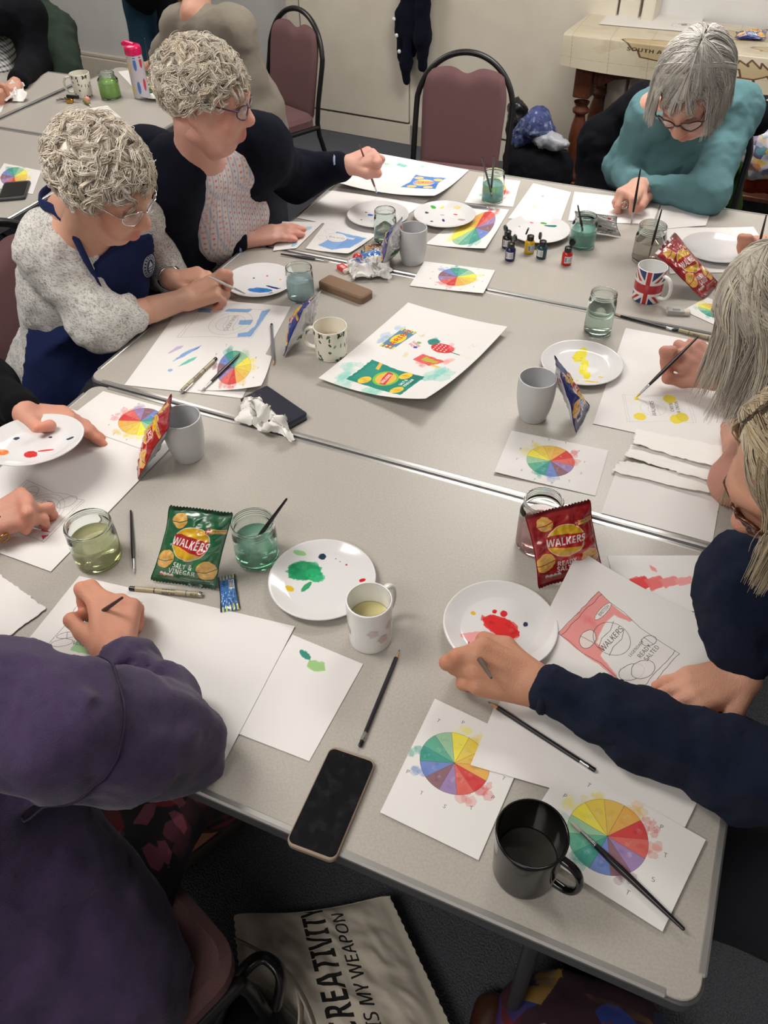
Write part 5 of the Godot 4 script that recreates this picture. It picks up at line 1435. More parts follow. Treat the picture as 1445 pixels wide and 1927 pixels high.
func packets():
	var gm := foil(packet_art(rgb8(14, 92, 56), rgb8(36, 140, 80), ["SALT &", "VINEGAR"], "Seriously", 3))
	var rm := foil(packet_art(rgb8(150, 16, 26), rgb8(206, 36, 38), ["READY", "SALTED"], "", 4))
	var bm := foil(packet_art(rgb8(34, 52, 122), rgb8(60, 106, 176), ["CHEESE", "& ONION"], "", 5))
	var bk := foil(back_art())
	bk.metallic = 0.35
	var ge := mat(rgb8(16, 84, 60), 0.25); var re := mat(rgb8(140, 20, 28), 0.25); var be := mat(rgb8(34, 48, 110), 0.25)
	packet([xyz(-0.148, 0.14, 0.401), xyz(-0.034, 0.142, 0.377), xyz(-0.052, 0.004, 0.446), xyz(-0.173, 0.004, 0.47)], 0.016, gm, bk, ge, "green crisp packet standing between the jars of yellow and green water", 2)
	packet([xyz(0.431, 0.13, 0.175), xyz(0.526, 0.142, 0.105), xyz(0.574, 0.004, 0.122), xyz(0.484, 0.004, 0.218)], 0.015, rm, bk, re, "red crisp packet standing before the jar of pink water, front to the camera", 5)
	packet([xyz(-0.347, 0.13, 0.108), xyz(-0.285, 0.136, 0.206), xyz(-0.362, 0.004, 0.252), xyz(-0.425, 0.004, 0.15)], 0.015, rm, bk, re, "red crisp packet leaning on the grey beaker at the left, seen nearly edge-on", 8)
	packet([xyz(-0.247, 0.137, -0.388), xyz(-0.262, 0.124, -0.31), xyz(-0.304, 0.004, -0.268), xyz(-0.318, 0.004, -0.38)], 0.024, bm, bk, be, "blue crisp packet leaning beside the leaf-printed mug, its silver back showing", 11)
	packet([Vector3(0.3755, 0.8650, -0.2735), Vector3(0.3461, 0.8750, -0.3262), xyz(0.44, 0.004, -0.355), xyz(0.436, 0.004, -0.248)], 0.016, bm, bk, be, "blue crisp packet leaning on the grey beaker before the yellow-streaked plate", 14)
	packet([Vector3(-0.2277, 0.8750, -0.8477), Vector3(-0.2220, 0.8650, -0.7442), xyz(-0.262, 0.004, -0.775), xyz(-0.27, 0.004, -0.885)], 0.022, bm, bk, be, "farthest blue crisp packet, leaning left of a grey beaker", 17)
	packet([xyz(0.457, 0.105, -0.95), xyz(0.487, 0.125, -1.05), xyz(0.635, 0.006, -1.04), xyz(0.605, 0.004, -0.945)], 0.015, rm, bk, re, "red crisp packet leaning on the flag mug at the far table", 20)
	packet([Vector3(0.3015, 0.8020, -1.2380), Vector3(0.1869, 0.8220, -1.1827), xyz(0.19, 0.004, -1.235), xyz(0.325, 0.004, -1.235)], 0.013, gm, bk, ge, "green crisp packet with its silver back showing, behind the jar of teal water", 23)

func xyz(a: float, h: float, b: float) -> Vector3: return Vector3(a, TOP + h, b)

func foil(im: Image) -> StandardMaterial3D:
	var m := tex_mat(im, 0.3)
	m.metallic_specular = 0.6
	m.clearcoat_enabled = true; m.clearcoat = 0.8; m.clearcoat_roughness = 0.12
	return m

# ---------------------------------------------------------------- brushes, pencils, pens
func brush(tip: Vector3, end: Vector3, label: String, handle: Material = null, w := 0.0034, bl := 0.016, wet: Material = null) -> Node3D:
	var L := tip.distance_to(end)
	var d := (end - tip) / L
	var t := thing("paint_brush", label, "paint brush", tip, "paint brushes")
	var b := MB.new()
	b.tube([Vector3.ZERO, d * bl * 0.25, d * bl * 0.6, d * bl, d * (bl + 0.004)], [0.0004, w * 0.45, w * 0.72, w * 0.62, w * 0.55], 10)
	obj("bristles", b, wet if wet else M.bristle, t)
	b = MB.new()
	b.tube([d * bl, d * (bl + 0.012), d * (bl + 0.022), d * (bl + 0.0235), d * (bl + 0.026)], [w * 0.68, w * 0.8, w * 0.92, w * 1.0, w * 0.94], 12)
	obj("ferrule", b, M.ferrule, t)
	b = MB.new()
	var s := bl + 0.025
	b.tube([d * s, d * (s + 0.02), d * lerpf(s, L, 0.3), d * lerpf(s, L, 0.65), d * (L - 0.002), d * L], [w * 0.9, w * 1.12, w * 1.25, w * 0.95, w * 0.62, w * 0.3], 12)
	obj("handle", b, handle if handle else M.brush_black, t)
	return t

func pencil(tip: Vector3, end: Vector3, label: String, paint: Material, eraser := true):
	var L := tip.distance_to(end)
	var d := (end - tip) / L
	var t := thing("pencil", label, "pencil", tip, "pencils")
	var b := MB.new()
	b.tube([Vector3.ZERO, d * 0.005], [0.0003, 0.001], 6); obj("lead", b, M.graphite, t)
	b = MB.new(); b.tube([d * 0.005, d * 0.019], [0.001, 0.0036], 6); obj("sharpened_wood", b, M.bare_wood, t)
	b = MB.new(); b.tube([d * 0.018, d * 0.0185, d * (L - 0.024)], [0.0034, 0.0037, 0.0037], 6); obj("barrel", b, paint, t)
	if eraser:
		b = MB.new(); b.tube([d * (L - 0.025), d * (L - 0.016), d * (L - 0.015), d * (L - 0.014), d * (L - 0.01)], [0.0038, 0.0038, 0.0042, 0.0038, 0.0039], 12); obj("ferrule", b, M.ferrule, t)
		b = MB.new(); b.tube([d * (L - 0.011), d * (L - 0.001), d * L], [0.0035, 0.0035, 0.0025], 12); obj("eraser", b, M.brush_black, t)
	else:
		b = MB.new(); b.tube([d * (L - 0.025), d * L], [0.0037, 0.0036], 6); obj("end_cap", b, paint, t)

func fineliner(a: Vector3, e: Vector3, label: String, chrome := true):   # a: cap end
	var L := a.distance_to(e)
	var d := (e - a) / L
	var side := d.cross(Vector3.UP).normalized()
	var t := thing("fineliner_pen", label, "pen", a, "beige fineliner pens")
	var im := Art.new(64, 512, rgb8(164, 152, 122))
	im.tf = Transform2D(0, Vector2.ZERO)
	for k in 3: im.text("MICRON 05", Vector2(10 + k * 21, 250), 13, rgb8(50, 46, 40), PI / 2, true, 1.6)
	im.poly(PackedVector2Array([Vector2(0, 120), Vector2(64, 120), Vector2(64, 128), Vector2(0, 128)]), rgb8(50, 46, 40))
	im.poly(PackedVector2Array([Vector2(0, 370), Vector2(64, 370), Vector2(64, 378), Vector2(0, 378)]), rgb8(50, 46, 40))
	if not M.has("pen_beige"): M.pen_beige = tex_mat(im.im, 0.3)
	var b := MB.new()
	b.tube([d * 0.048, d * 0.05, d * (L - 0.012)], [0.0044, 0.005, 0.0047], 14, Color.WHITE, 1.0, side); obj("barrel", b, M.pen_beige, t)
	b = MB.new(); b.tube([d * 0.006, d * 0.008, d * 0.049], [0.0048, 0.0055, 0.0055], 14); obj("cap", b, M.pen_beige, t)
	b = MB.new(); b.tube([Vector3.ZERO, d * 0.001, d * 0.006], [0.003, 0.0046, 0.0048], 14); obj("cap_end", b, M.chrome if chrome else M.brush_black, t)
	b = MB.new(); b.tube([d * (L - 0.012), d * (L - 0.001), d * L], [0.0046, 0.0044, 0.003], 14); obj("barrel_end", b, M.brush_black, t)
	b = MB.new(); b.box(d * 0.024 + side * 0.0068, Vector3(0.0016, 0.003, 0.036), 0.0006, Basis(side, Vector3.UP, -d)); obj("clip", b, M.chrome, t)

func tools():
	var grey_paint := mat(rgb8(120, 120, 126), 0.3)
	var dark_paint := mat(rgb8(34, 34, 40), 0.28)
	brush(Vector3(0.6391, 0.7470, 0.6184), Vector3(0.8108, 0.7490, 0.7038), "long black brush lying across the colour wheel sheet at the near table corner", null, 0.0042, 0.022)
	brush(Vector3(-0.2108, 0.7440, 0.4717), Vector3(-0.3195, 0.7440, 0.3334), "short black brush lying between the yellow jar and the green packet", null, 0.003, 0.012)
	brush(Vector3(-0.042, TOP + 0.01, 0.365), Vector3(0.0399, 0.8900, 0.3157), "black brush standing in the jar of green water")
	brush(Vector3(-0.11, TOP + 0.012, -1.33), Vector3(-0.1165, 0.9300, -1.2006), "dark brush leaning left in the far teal jar, one of two", null, 0.003)
	brush(Vector3(-0.125, TOP + 0.012, -1.35), Vector3(-0.0852, 0.9300, -1.2220), "dark brush standing upright in the far teal jar, one of two", null, 0.003)
	brush(Vector3(-0.4203, 0.7440, -0.7603), Vector3(-0.5743, 0.7450, -0.7460), "black brush lying along the edge of the blue wash sketch", null, 0.0034, 0.018)
	brush(Vector3(-0.0707, 0.7460, -1.2799), Vector3(-0.2404, 0.7480, -1.2637), "brush with a grey handle lying before the far teal jar", grey_paint, 0.0034)
	brush(Vector3(-0.4088, 0.7470, -0.0607), Vector3(-0.4065, 0.7480, -0.2353), "black brush lying on the colour wheel beside the beige pen", null, 0.0036)
	brush(Vector3(0.43, TOP + 0.02, -1.1), Vector3(0.4382, 0.9100, -1.0771), "black brush standing in the jar of pinkish water", null, 0.003)
	brush(Vector3(0.235, TOP + 0.02, -1.14), Vector3(0.2132, 0.8900, -1.0666), "black brush standing in the teal jar near the silver packet", null, 0.003)
	pencil(Vector3(0.3048, 0.7438, 0.4374), Vector3(0.3195, 0.7438, 0.6284), "black pencil with a silver band lying between the flower mug and the phone", dark_paint)
	pencil(Vector3(0.4734, 0.7470, 0.4783), Vector3(0.6560, 0.7470, 0.5290), "grey and black pencil lying below the navy fleece sleeve", dark_paint)
	pencil(Vector3(-0.3067, 0.7438, -0.2252), Vector3(-0.4061, 0.7438, -0.3917), "grey pencil lying between the sketch and the blue packet", grey_paint)
	pencil(Vector3(0.4031, 0.7445, -0.7774), Vector3(0.5659, 0.7445, -0.7566), "black and silver pencil lying along the joint before the flag mug", dark_paint)
	pencil(Vector3(0.5128, 0.7445, 0.4436), Vector3(0.4312, 0.7445, 0.4487), "dark pencil with a silver end peeping from under the painting hand", dark_paint)
	fineliner(Vector3(-0.4520, 0.7465, -0.0413), Vector3(-0.4516, 0.7465, -0.1961), "beige pen with a chrome tip lying across the colour wheel sheet")
	fineliner(Vector3(-0.0660, 0.7455, 0.4658), Vector3(-0.1967, 0.7455, 0.5049), "beige pen lying below the green packet on the near table", true)
	fineliner(Vector3(0.6748, 0.7455, -0.7483), Vector3(0.5597, 0.7455, -0.7605), "beige pen at the end of the row of pencils along the table joint", false)
	fineliner(Vector3(0.5118, 0.7455, -1.1182), Vector3(0.5979, 0.7455, -1.0265), "beige pen half hidden behind the far red packet", false)

# ---------------------------------------------------------------- other things on the tables
func crumple(called: String, c: Array, amp: float, m: Material, label: String, category: String, sd: int):
	var ns := FastNoiseLite.new(); ns.seed = sd; ns.frequency = 1.0; ns.fractal_type = FastNoiseLite.FRACTAL_RIDGED; ns.fractal_octaves = 2
	var n2 := FastNoiseLite.new(); n2.seed = sd + 3; n2.frequency = 1.0
	var n := 36
	var p := PackedVector3Array(); var uvs := PackedVector2Array()
	for i in n + 1:
		for j in n + 1:
			var u := float(i) / n; var v := float(j) / n
			var q: Vector3 = (c[0] as Vector3).lerp(c[1], u).lerp((c[3] as Vector3).lerp(c[2], u), v)
			var e := pow(sin(u * PI) * sin(v * PI), 0.4)
			q.y += amp * (0.3 + 0.7 * e) * absf(ns.get_noise_2d(u * 1.2, v * 1.3) * 1.2 + 0.5) + 0.002
			q += Vector3(n2.get_noise_2d(u * 2.6, v * 2.6), 0, n2.get_noise_2d(u * 2.6 + 40, v * 2.6)) * amp * 0.8
			p.append(q); uvs.append(Vector2(u, v))
	var b := MB.new()
	b.grid(p, n + 1, n + 1, false, Color.WHITE, uvs)
	var p2 := PackedVector3Array()
	for q in p: p2.append(q - Vector3(0, 0.0004, 0))
	b.grid(p2, n + 1, n + 1, false, Color.WHITE, uvs, true)
	lone(called, b, m, label, category)

func slab(st: MB, c: Array, y0: float, y1: float, r: float, bev := 0.001):   # a rounded slab on the rectangle c[0], c[1], c[3]
	var o: Vector3 = (c[0] + c[2]) / 2.0
	var x: Vector3 = c[1] - c[0]; var z: Vector3 = c[3] - c[0]
	x.y = 0; z.y = 0
	var w := x.length(); var h := z.length()
	x = x.normalized(); z = Vector3(-x.z, 0, x.x)
	st.prism(round_rect(-w / 2, -h / 2, w / 2, h / 2, r), y0, y1, Vector3(o.x, TOP, o.z), Basis(x, Vector3.UP, z), bev)

func paint_bottle(at: Vector3, col: Color, lid: float, label: String, turn: float):
	var t := thing("paint_bottle", label, "paint bottle", at, "small paint bottles", Basis(Vector3.UP, turn))
	var b := MB.new()
	b.lathe([Vector2(0, 0.001), Vector2(0.0125, 0.0), Vector2(0.0145, 0.002), Vector2(0.0148, 0.006), Vector2(0.0148, 0.03), Vector2(0.0142, 0.034), Vector2(0.0105, 0.038), Vector2(0.0095, 0.0395), Vector2(0, 0.04)], 24)
	obj("bottle", b, mat(col, 0.22), t)
	b = MB.new()
	b.lathe([Vector2(0.0098, 0.0385), Vector2(0.0104, 0.039), Vector2(0.0104, 0.051), Vector2(0.0098, 0.052), Vector2(0.003, 0.0522), Vector2(0.002, 0.055), Vector2(0, 0.055)], 24)
	obj("cap", b, M.brush_black, t)
	b = MB.new()
	var d := Vector3(cos(lid) * 0.35, 0.93, sin(lid) * 0.35)
	b.lathe([Vector2(0, -0.0025), Vector2(0.0098, -0.0025), Vector2(0.0104, -0.0018), Vector2(0.0104, 0.0016), Vector2(0.0098, 0.0025), Vector2(0, 0.0025)], 20, Vector3(cos(lid) * 0.012, 0.063, sin(lid) * 0.012), Color.WHITE, Basis(d.cross(Vector3.BACK).normalized().cross(Vector3(cos(lid), 0, sin(lid)) * 0.94 + Vector3.UP * 0.3).normalized(), Vector3(cos(lid), 0, sin(lid)) * 0.94 - Vector3.UP * 0.33, d).orthonormalized())
	obj("flip_lid", b, M.brush_black, t)
	b = MB.new()
	var p := PackedVector3Array()
	for i in 9:
		for j in 2:
			var a := 1.2 + i * 0.2
			p.append(Vector3(cos(a) * 0.01495, 0.009 + j * 0.02, sin(a) * 0.01495))
	b.grid(p, 9, 2)
	obj("printed_label", b, M.bottle_label, t)

func clutter():
	var lb := Art.new(96, 96, rgb8(212, 212, 216))
	for k in 8: lb.poly(PackedVector2Array([Vector2(8, 10 + k * 10), Vector2(20 + (k * 29) % 50, 10 + k * 10), Vector2(20 + (k * 29) % 50, 14 + k * 10), Vector2(8, 14 + k * 10)]), rgb8(120, 120, 150))
	for k in 9: lb.fill_bar(Vector2(72 + k * 2.2, 10), 1.2, 70)
	M.bottle_label = tex_mat(lb.im, 0.4)
	paint_bottle(Vector3(0.0266, 0.7400, -1.0447), rgb8(26, 26, 30), 2.6, "small black paint bottle with its lid open, leftmost behind the blue one", 0.6)
	paint_bottle(Vector3(0.0585, 0.7400, -0.9739), rgb8(28, 30, 92), -0.5, "small dark blue paint bottle in front of the black one", 0.5)
	paint_bottle(Vector3(0.0967, 0.7400, -1.0399), rgb8(222, 178, 26), -1.9, "small yellow paint bottle with its round lid flipped up", 1.2)
	paint_bottle(Vector3(0.1391, 0.7400, -1.0209), rgb8(18, 66, 78), -2.7, "small dark teal paint bottle beside the yellow one", 0.1)
	paint_bottle(Vector3(0.2161, 0.7400, -1.0098), rgb8(196, 28, 30), 0.1, "small red paint bottle standing alone to the right of the others", 1.0)
	# phone lying over the table edge
	var c := [Vector3(0.2794, 0.7400, 0.6480), Vector3(0.3538, 0.7400, 0.6440), Vector3(0.3626, 0.7400, 0.8015), Vector3(0.2912, 0.7400, 0.8083)]
	var t := thing("phone", "black smartphone lying face up over the front edge of the table", "phone", Vector3.ZERO)
	var b := MB.new(); slab(b, c, 0.001, 0.0095, 0.011, 0.0015); obj("case", b, mat(rgb8(150, 132, 118), 0.35), t)
	b = MB.new()
	var mid: Vector3 = (c[0] + c[2]) / 2.0
	var c2 := []
	for q in c: c2.append(mid + (q - mid) * 0.955)
	slab(b, c2, 0.009, 0.0101, 0.009, 0.0005)
	var sm := mat(Color.WHITE, 0.12)
	sm.albedo_texture = noise_tex(0.02, [rgb8(9, 10, 14), rgb8(12, 13, 18), rgb8(34, 36, 42)], 5, 256, 61)
	sm.uv1_triplanar = true; sm.uv1_scale = Vector3.ONE * 7
	obj("screen", b, sm, t)
	b = MB.new(); b.lathe([Vector2(0.0022, 0.0101), Vector2(0.0022, 0.0104), Vector2(0, 0.0104)], 12, Vector3(Vector3(0.3053, 0.7400, 0.6534).x, TOP, Vector3(0.3053, 0.7400, 0.6534).z)); obj("front_camera", b, M.black_gloss, t)
	# navy phone wallet
	c = [xz(-0.268, -0.13), xz(-0.129, -0.07), xz(-0.166, 0.0), xz(-0.305, -0.06)]
	t = thing("phone_wallet", "closed navy phone wallet under the crumpled white tissue", "wallet", Vector3.ZERO)
	var navy := mat(rgb8(24, 27, 44), 0.45)
	b = MB.new(); slab(b, c, 0.0, 0.004, 0.007, 0.001); obj("back_cover", b, navy, t)
	b = MB.new(); slab(b, c, 0.004, 0.013, 0.01, 0.001); obj("phone_tray", b, mat(rgb8(60, 62, 70), 0.5), t)
	b = MB.new(); slab(b, c, 0.013, 0.018, 0.007, 0.002); obj("front_cover", b, navy, t)
	b = MB.new(); b.lathe([Vector2(0.011, 0.0178), Vector2(0.0105, 0.0192), Vector2(0, 0.0194)], 20, xz(-0.272, -0.085)); obj("strap_button", b, navy, t)
	crumple("tissue", [Vector3(-0.2841, 0.7400, -0.0711), Vector3(-0.1609, 0.7400, -0.0361), Vector3(-0.1237, 0.7400, 0.0255), Vector3(-0.2738, 0.7400, 0.0004)], 0.035, M.tissue, "crumpled white tissue lying on the navy phone wallet", "tissue", 4)
	# brown glasses case
	c = [Vector3(-0.3758, 0.7400, -0.6700), Vector3(-0.2225, 0.7400, -0.6324), Vector3(-0.2270, 0.7400, -0.5691), Vector3(-0.3857, 0.7400, -0.6167)]
	t = thing("glasses_case", "flat brown glasses case between the blue jar and the sample painting", "case", Vector3.ZERO)
	var tan_ := mat(rgb8(124, 98, 76), 0.6)
	b = MB.new(); slab(b, c, 0.0, 0.010, 0.012, 0.002); obj("case_base", b, tan_, t)
	b = MB.new(); slab(b, c, 0.0105, 0.022, 0.012, 0.004); obj("case_lid", b, tan_, t)
	# painty crumpled kitchen paper, erasers, sweets
	var ca := Art.new(128, 128, rgb8(222, 220, 218))
	ca.blots(Vector2(30, 30), 22, rgb8(50, 70, 140), 5, 0.5); ca.blots(Vector2(90, 60), 20, rgb8(90, 150, 150), 5, 0.4); ca.blots(Vector2(55, 80), 16, rgb8(130, 170, 220), 5, 0.4); ca.blots(Vector2(45, 50), 8, rgb8(24, 30, 60), 3, 0.8)
	crumple("tissue", [Vector3(-0.3624, 0.7400, -0.7641), Vector3(-0.2420, 0.7400, -0.7957), Vector3(-0.2139, 0.7400, -0.7227), Vector3(-0.3147, 0.7400, -0.6882)], 0.03, tex_mat(ca.im, 0.9), "crumpled kitchen paper with blue and teal paint stains beside the red eraser", "tissue", 9)
	eraser(Vector3(-0.3599, 0.7400, -0.7305), 0.55, "small eraser in a red sleeve beside the stained kitchen paper", rgb8(206, 62, 60), 0.045)
	eraser(Vector3(0.5562, 0.7400, -0.8486), -0.25, "grey-sleeved eraser with a barcode beside the flag mug", rgb8(168, 166, 166), 0.06)
	var sw := Art.new(160, 260, rgb8(22, 96, 168))
	for k in 5:
		for y in [0, 224]: sw.poly(PackedVector2Array([Vector2(12 + k * 32, y), Vector2(26 + k * 32, y), Vector2(26 + k * 32, y + 36), Vector2(12 + k * 32, y + 36)]), rgb8(214, 210, 90))
	sw.poly(PackedVector2Array([Vector2(96, 46), Vector2(148, 46), Vector2(148, 120), Vector2(96, 120)]), rgb8(224, 224, 226))
	for k in 14: sw.fill_bar(Vector2(100 + k * 3.2, 50), 1.6, 60)
	for k in 9: sw.poly(PackedVector2Array([Vector2(14, 60 + k * 16), Vector2(80 + (k * 37) % 50, 60 + k * 16), Vector2(80 + (k * 37) % 50, 63 + k * 16), Vector2(14, 63 + k * 16)]), rgb8(90, 150, 206))
	var swm := foil(sw.im)
	packet([Vector3(-0.0636, 0.7430, 0.4170), Vector3(-0.0400, 0.7430, 0.3999), Vector3(0.0112, 0.7430, 0.4667), Vector3(-0.0146, 0.7430, 0.4867)], 0.006, swm, swm, M.brush_black, "wrapped blue sweet with yellow stripes beside the green packet", 31, 0.002, "sweet", "sweet", "wrapped sweets")
	packet([Vector3(-0.3646, 0.7430, -0.8610), Vector3(-0.3100, 0.7430, -0.9017), Vector3(-0.2855, 0.7430, -0.8457), Vector3(-0.3436, 0.7430, -0.8007)], 0.006, swm, swm, M.brush_black, "wrapped blue sweet beside the red lollipop", 33, 0.002, "sweet", "sweet", "wrapped sweets")
	var be := Art.new(128, 64, rgb8(196, 158, 104)); be.ellipse(Vector2(64, 32), 40, 18, rgb8(150, 60, 50)); be.ellipse(Vector2(64, 32), 30, 10, rgb8(120, 120, 70))
	var bem := foil(be.im)
	packet([Vector3(-0.3718, 0.7430, -0.8917), Vector3(-0.3226, 0.7430, -0.9305), Vector3(-0.3045, 0.7430, -0.8891), Vector3(-0.3502, 0.7430, -0.8522)], 0.006, bem, bem, M.brush_black, "wrapped tan sweet with a red oval beside the far blue packet", 35, 0.002, "sweet", "sweet", "wrapped sweets")
	pencil(Vector3(-0.3620, 0.7440, -0.8934), Vector3(-0.3073, 0.7440, -0.9193), "short dark pencil behind the wrapped sweets", mat(rgb8(30, 28, 28), 0.3), false)
	t = thing("lollipop", "red wrapped lollipop beside the blue sweet on the far table", "lollipop", Vector3(-0.3450, 0.7400, -0.7923))
	b = MB.new(); b.ball(Vector3(0, 0.015, 0), Vector3(0.0145, 0.0145, 0.0145), Basis(), 20)
	var lm := mat(rgb8(196, 40, 36), 0.15); lm.clearcoat_enabled = true
	obj("wrapped_ball", b, lm, t)
	b = MB.new(); b.tube([Vector3(0, 0.006, 0.012), Vector3(0.003, 0.005, 0.024)], [0.003, 0.008], 10); obj("wrapper_tail", b, mat(rgb8(40, 120, 60), 0.3), t)
	b = MB.new(); b.tube([Vector3(0, 0.006, 0.012), Vector3(0.012, 0.004, 0.06)], [0.0018], 8); obj("stick", b, M.paper, t)

func eraser(at: Vector3, turn: float, label: String, sleeve: Color, L: float):
	var t := thing("eraser", label, "eraser", at, "erasers", Basis(Vector3.UP, -turn))
	var b := MB.new(); b.box(Vector3(0, 0.0065, 0), Vector3(L, 0.0125, 0.02), 0.003); obj("rubber", b, mat(rgb8(206, 196, 184), 0.8), t)
	b = MB.new(); b.box(Vector3(-L * 0.12, 0.0067, 0), Vector3(L * 0.72, 0.0132, 0.0208), 0.001); obj("sleeve", b, mat(sleeve, 0.5), t)
	b = MB.new()
	for k in 9: b.box(Vector3(-L * 0.25 + k * 0.0022, 0.0135, 0.002), Vector3(0.0012, 0.0004, 0.01), 0.0001)
	obj("printed_bars", b, mat(rgb8(70, 70, 74) if L > 0.05 else rgb8(236, 216, 212), 0.5), t).set_meta("kind", "stuff")

func far_table():
	paper("colour_wheel_sheet", [Vector3(-1.8561, 0.7400, -0.9992), Vector3(-1.6812, 0.7400, -0.9943), Vector3(-1.5694, 0.7400, -0.8211), Vector3(-1.7540, 0.7400, -0.8143)], 0, tex_mat(wheel_art(760, 592, pv(0.42, 0.45), 0.4, 2.1, 40, false), 0.85), "sheet with a colour wheel on the side table at the left edge", "painting", "colour wheel sheets")
	var t := thing("phone", "black phone in a case on the side table at the left edge", "phone", Vector3.ZERO)
	var b := MB.new(); slab(b, [Vector3(-1.7194, 0.7400, -0.8281), Vector3(-1.6459, 0.7400, -0.8770), Vector3(-1.5581, 0.7400, -0.7976), Vector3(-1.6289, 0.7400, -0.7143)], 0.0, 0.01, 0.01, 0.002); obj("case", b, M.graphite, t)
	b = MB.new(); slab(b, [Vector3(-1.7077, 0.7400, -0.8231), Vector3(-1.6430, 0.7400, -0.8683), Vector3(-1.5708, 0.7400, -0.8018), Vector3(-1.6314, 0.7400, -0.7269)], 0.0098, 0.0106, 0.008, 0.0004); obj("screen", b, M.black_gloss, t)
	var hm := tex_mat(holly_art(), 0.18)
	mug(Vector3(-2.0721, 0.7400, -1.7244), 0.036, 0.042, 0.092, hm, 2.6, "leaf-printed cream mug on the left side table by the green jar", "", 0.0, null, 0.0, mat(rgb8(226, 222, 208), 0.2))
	jar(Vector3(-1.9488, 0.7400, -1.7495), 0.043, 0.1, water_mat(rgb8(170, 220, 120), 0.4), 0.85, "glass jar of bright green water on the left side table", 0.75, 0.74)
	# bottle with a pink lid
	t = thing("water_bottle", "clear water bottle with red and blue dots and a pink lid", "bottle", Vector3(-1.8286, 0.7400, -1.8034))
	b = MB.new()
	b.lathe([Vector2(0, 0.001), Vector2(0.03, 0.0), Vector2(0.034, 0.005), Vector2(0.034, 0.15), Vector2(0.032, 0.165), Vector2(0.031, 0.17)], 28)
	var ba := Art.new(512, 512, rgb8(196, 190, 198))
	for k in 64: ba.ellipse(Vector2((k % 8) * 64 + 20, (k / 8) * 62 + 24 + (k % 8) * 6), 16, 17, [rgb8(196, 60, 80), rgb8(70, 110, 180), rgb8(222, 190, 120), rgb8(206, 150, 150)][k % 4])
	obj("body", b, tex_mat(ba.im, 0.12), t)
	b = MB.new()
	b.lathe([Vector2(0.033, 0.166), Vector2(0.0345, 0.168), Vector2(0.0345, 0.19), Vector2(0.03, 0.2), Vector2(0, 0.203)], 28)
	b.tube([Vector3(0.01, 0.198, 0), Vector3(-0.03, 0.203, 0.0), Vector3(-0.048, 0.2, 0.0)], [0.012, 0.013, 0.008], 10)
	obj("lid", b, mat(rgb8(214, 30, 92), 0.25), t)
	paper("paper_sheet", [Vector3(-1.9881, 0.7400, -1.5472), Vector3(-1.9013, 0.7400, -1.6584), Vector3(-1.7546, 0.7400, -1.5562), Vector3(-1.8369, 0.7400, -1.4320)], 0, M.paper, "small white slip in front of the green jar on the left side table", "paper", "blank sheets")
	paper("painting_sheet", [Vector3(-2.1520, 0.7400, -2.0645), Vector3(-2.0148, 0.7400, -2.1954), Vector3(-1.7698, 0.7400, -1.9639), Vector3(-1.8627, 0.7400, -1.8278)], 0, tex_mat(stroke_art("leafy"), 0.85), "sheet with green and orange leaf dabs behind the pink-lidded bottle", "painting")
	plate(Vector3(-1.7636, 0.7400, -1.8585), [[Vector3(-1.7955, 0.7400, -1.8689), 0.006, 0.005, rgb8(30, 34, 40)], [Vector3(-1.7557, 0.7400, -1.8315), 0.005, 0.004, rgb8(30, 34, 40)]], "white plate with two black dabs behind the curly-haired woman")
	crumple("tissue", [Vector3(-2.4599, 0.7400, -1.6438), Vector3(-2.4159, 0.7400, -1.7555), Vector3(-2.2594, 0.7400, -1.5704), Vector3(-2.3319, 0.7400, -1.5132)], 0.035, M.tissue, "white crumpled tissue on the left background table", "tissue", 19)
	paper("paper_sheet", [Vector3(-2.4066, 0.7400, -1.4843), Vector3(-2.3158, 0.7400, -1.5050), Vector3(-2.2618, 0.7400, -1.4270), Vector3(-2.3494, 0.7400, -1.3930)], 0, M.paper, "white sheet below the tissue at the far left edge", "paper", "blank sheets")
	packet([Vector3(-1.9347, 0.8000, -1.9730), Vector3(-1.8467, 0.8000, -1.9084), Vector3(-1.7996, 0.7440, -1.8606), Vector3(-1.8258, 0.7440, -1.8278)], 0.012, foil(packet_art(rgb8(14, 92, 56), rgb8(36, 140, 80), ["SALT &", "VINEGAR"], "", 3)), foil(back_art()), M.brush_black, "green crisp packet standing behind the pink-lidded bottle", 41)
	# bunch of keys and trinkets
	t = thing("key_bunch", "bunch of keys with a gold lock and a pink trinket", "keys", Vector3(-2.0715, 0.7400, -1.6431))
	b = MB.new(); b.box(Vector3(0, 0.009, 0.012), Vector3(0.028, 0.018, 0.024), 0.003, Basis(Vector3.UP, 0.4)); obj("gold_lock", b, M.gold, t)
	b = MB.new(); b.tube([Vector3(-0.02, 0.02, 0), Vector3(0.03, 0.02, -0.01)], [0.008], 10); obj("fob", b, M.black_metal, t)
	for k in 4:
		b = MB.new()
		var d := Vector3.FORWARD.rotated(Vector3.UP, 1.0 + k * 0.5)
		b.box(Vector3(-0.02, 0.004 + k * 0.002, 0.0) + d * 0.025, Vector3(0.006, 0.002, 0.05), 0.0005, Basis(Vector3.UP, 1.0 + k * 0.5)); b.ball(Vector3(-0.02, 0.004 + k * 0.002, 0), Vector3(0.01, 0.0015, 0.01), Basis(), 12)
		obj("key", b, M.chrome, t)
	b = MB.new(); b.ball(Vector3(0.065, 0.012, -0.02), Vector3(0.014, 0.011, 0.012), Basis(), 14); obj("pink_bead", b, mat(rgb8(222, 140, 140), 0.3), t)
	b = MB.new(); b.tube([Vector3(0.06, 0.008, -0.01), Vector3(0.1, 0.008, 0.012)], [0.009, 0.006], 10); obj("olive_bead", b, mat(rgb8(130, 124, 60), 0.4), t)
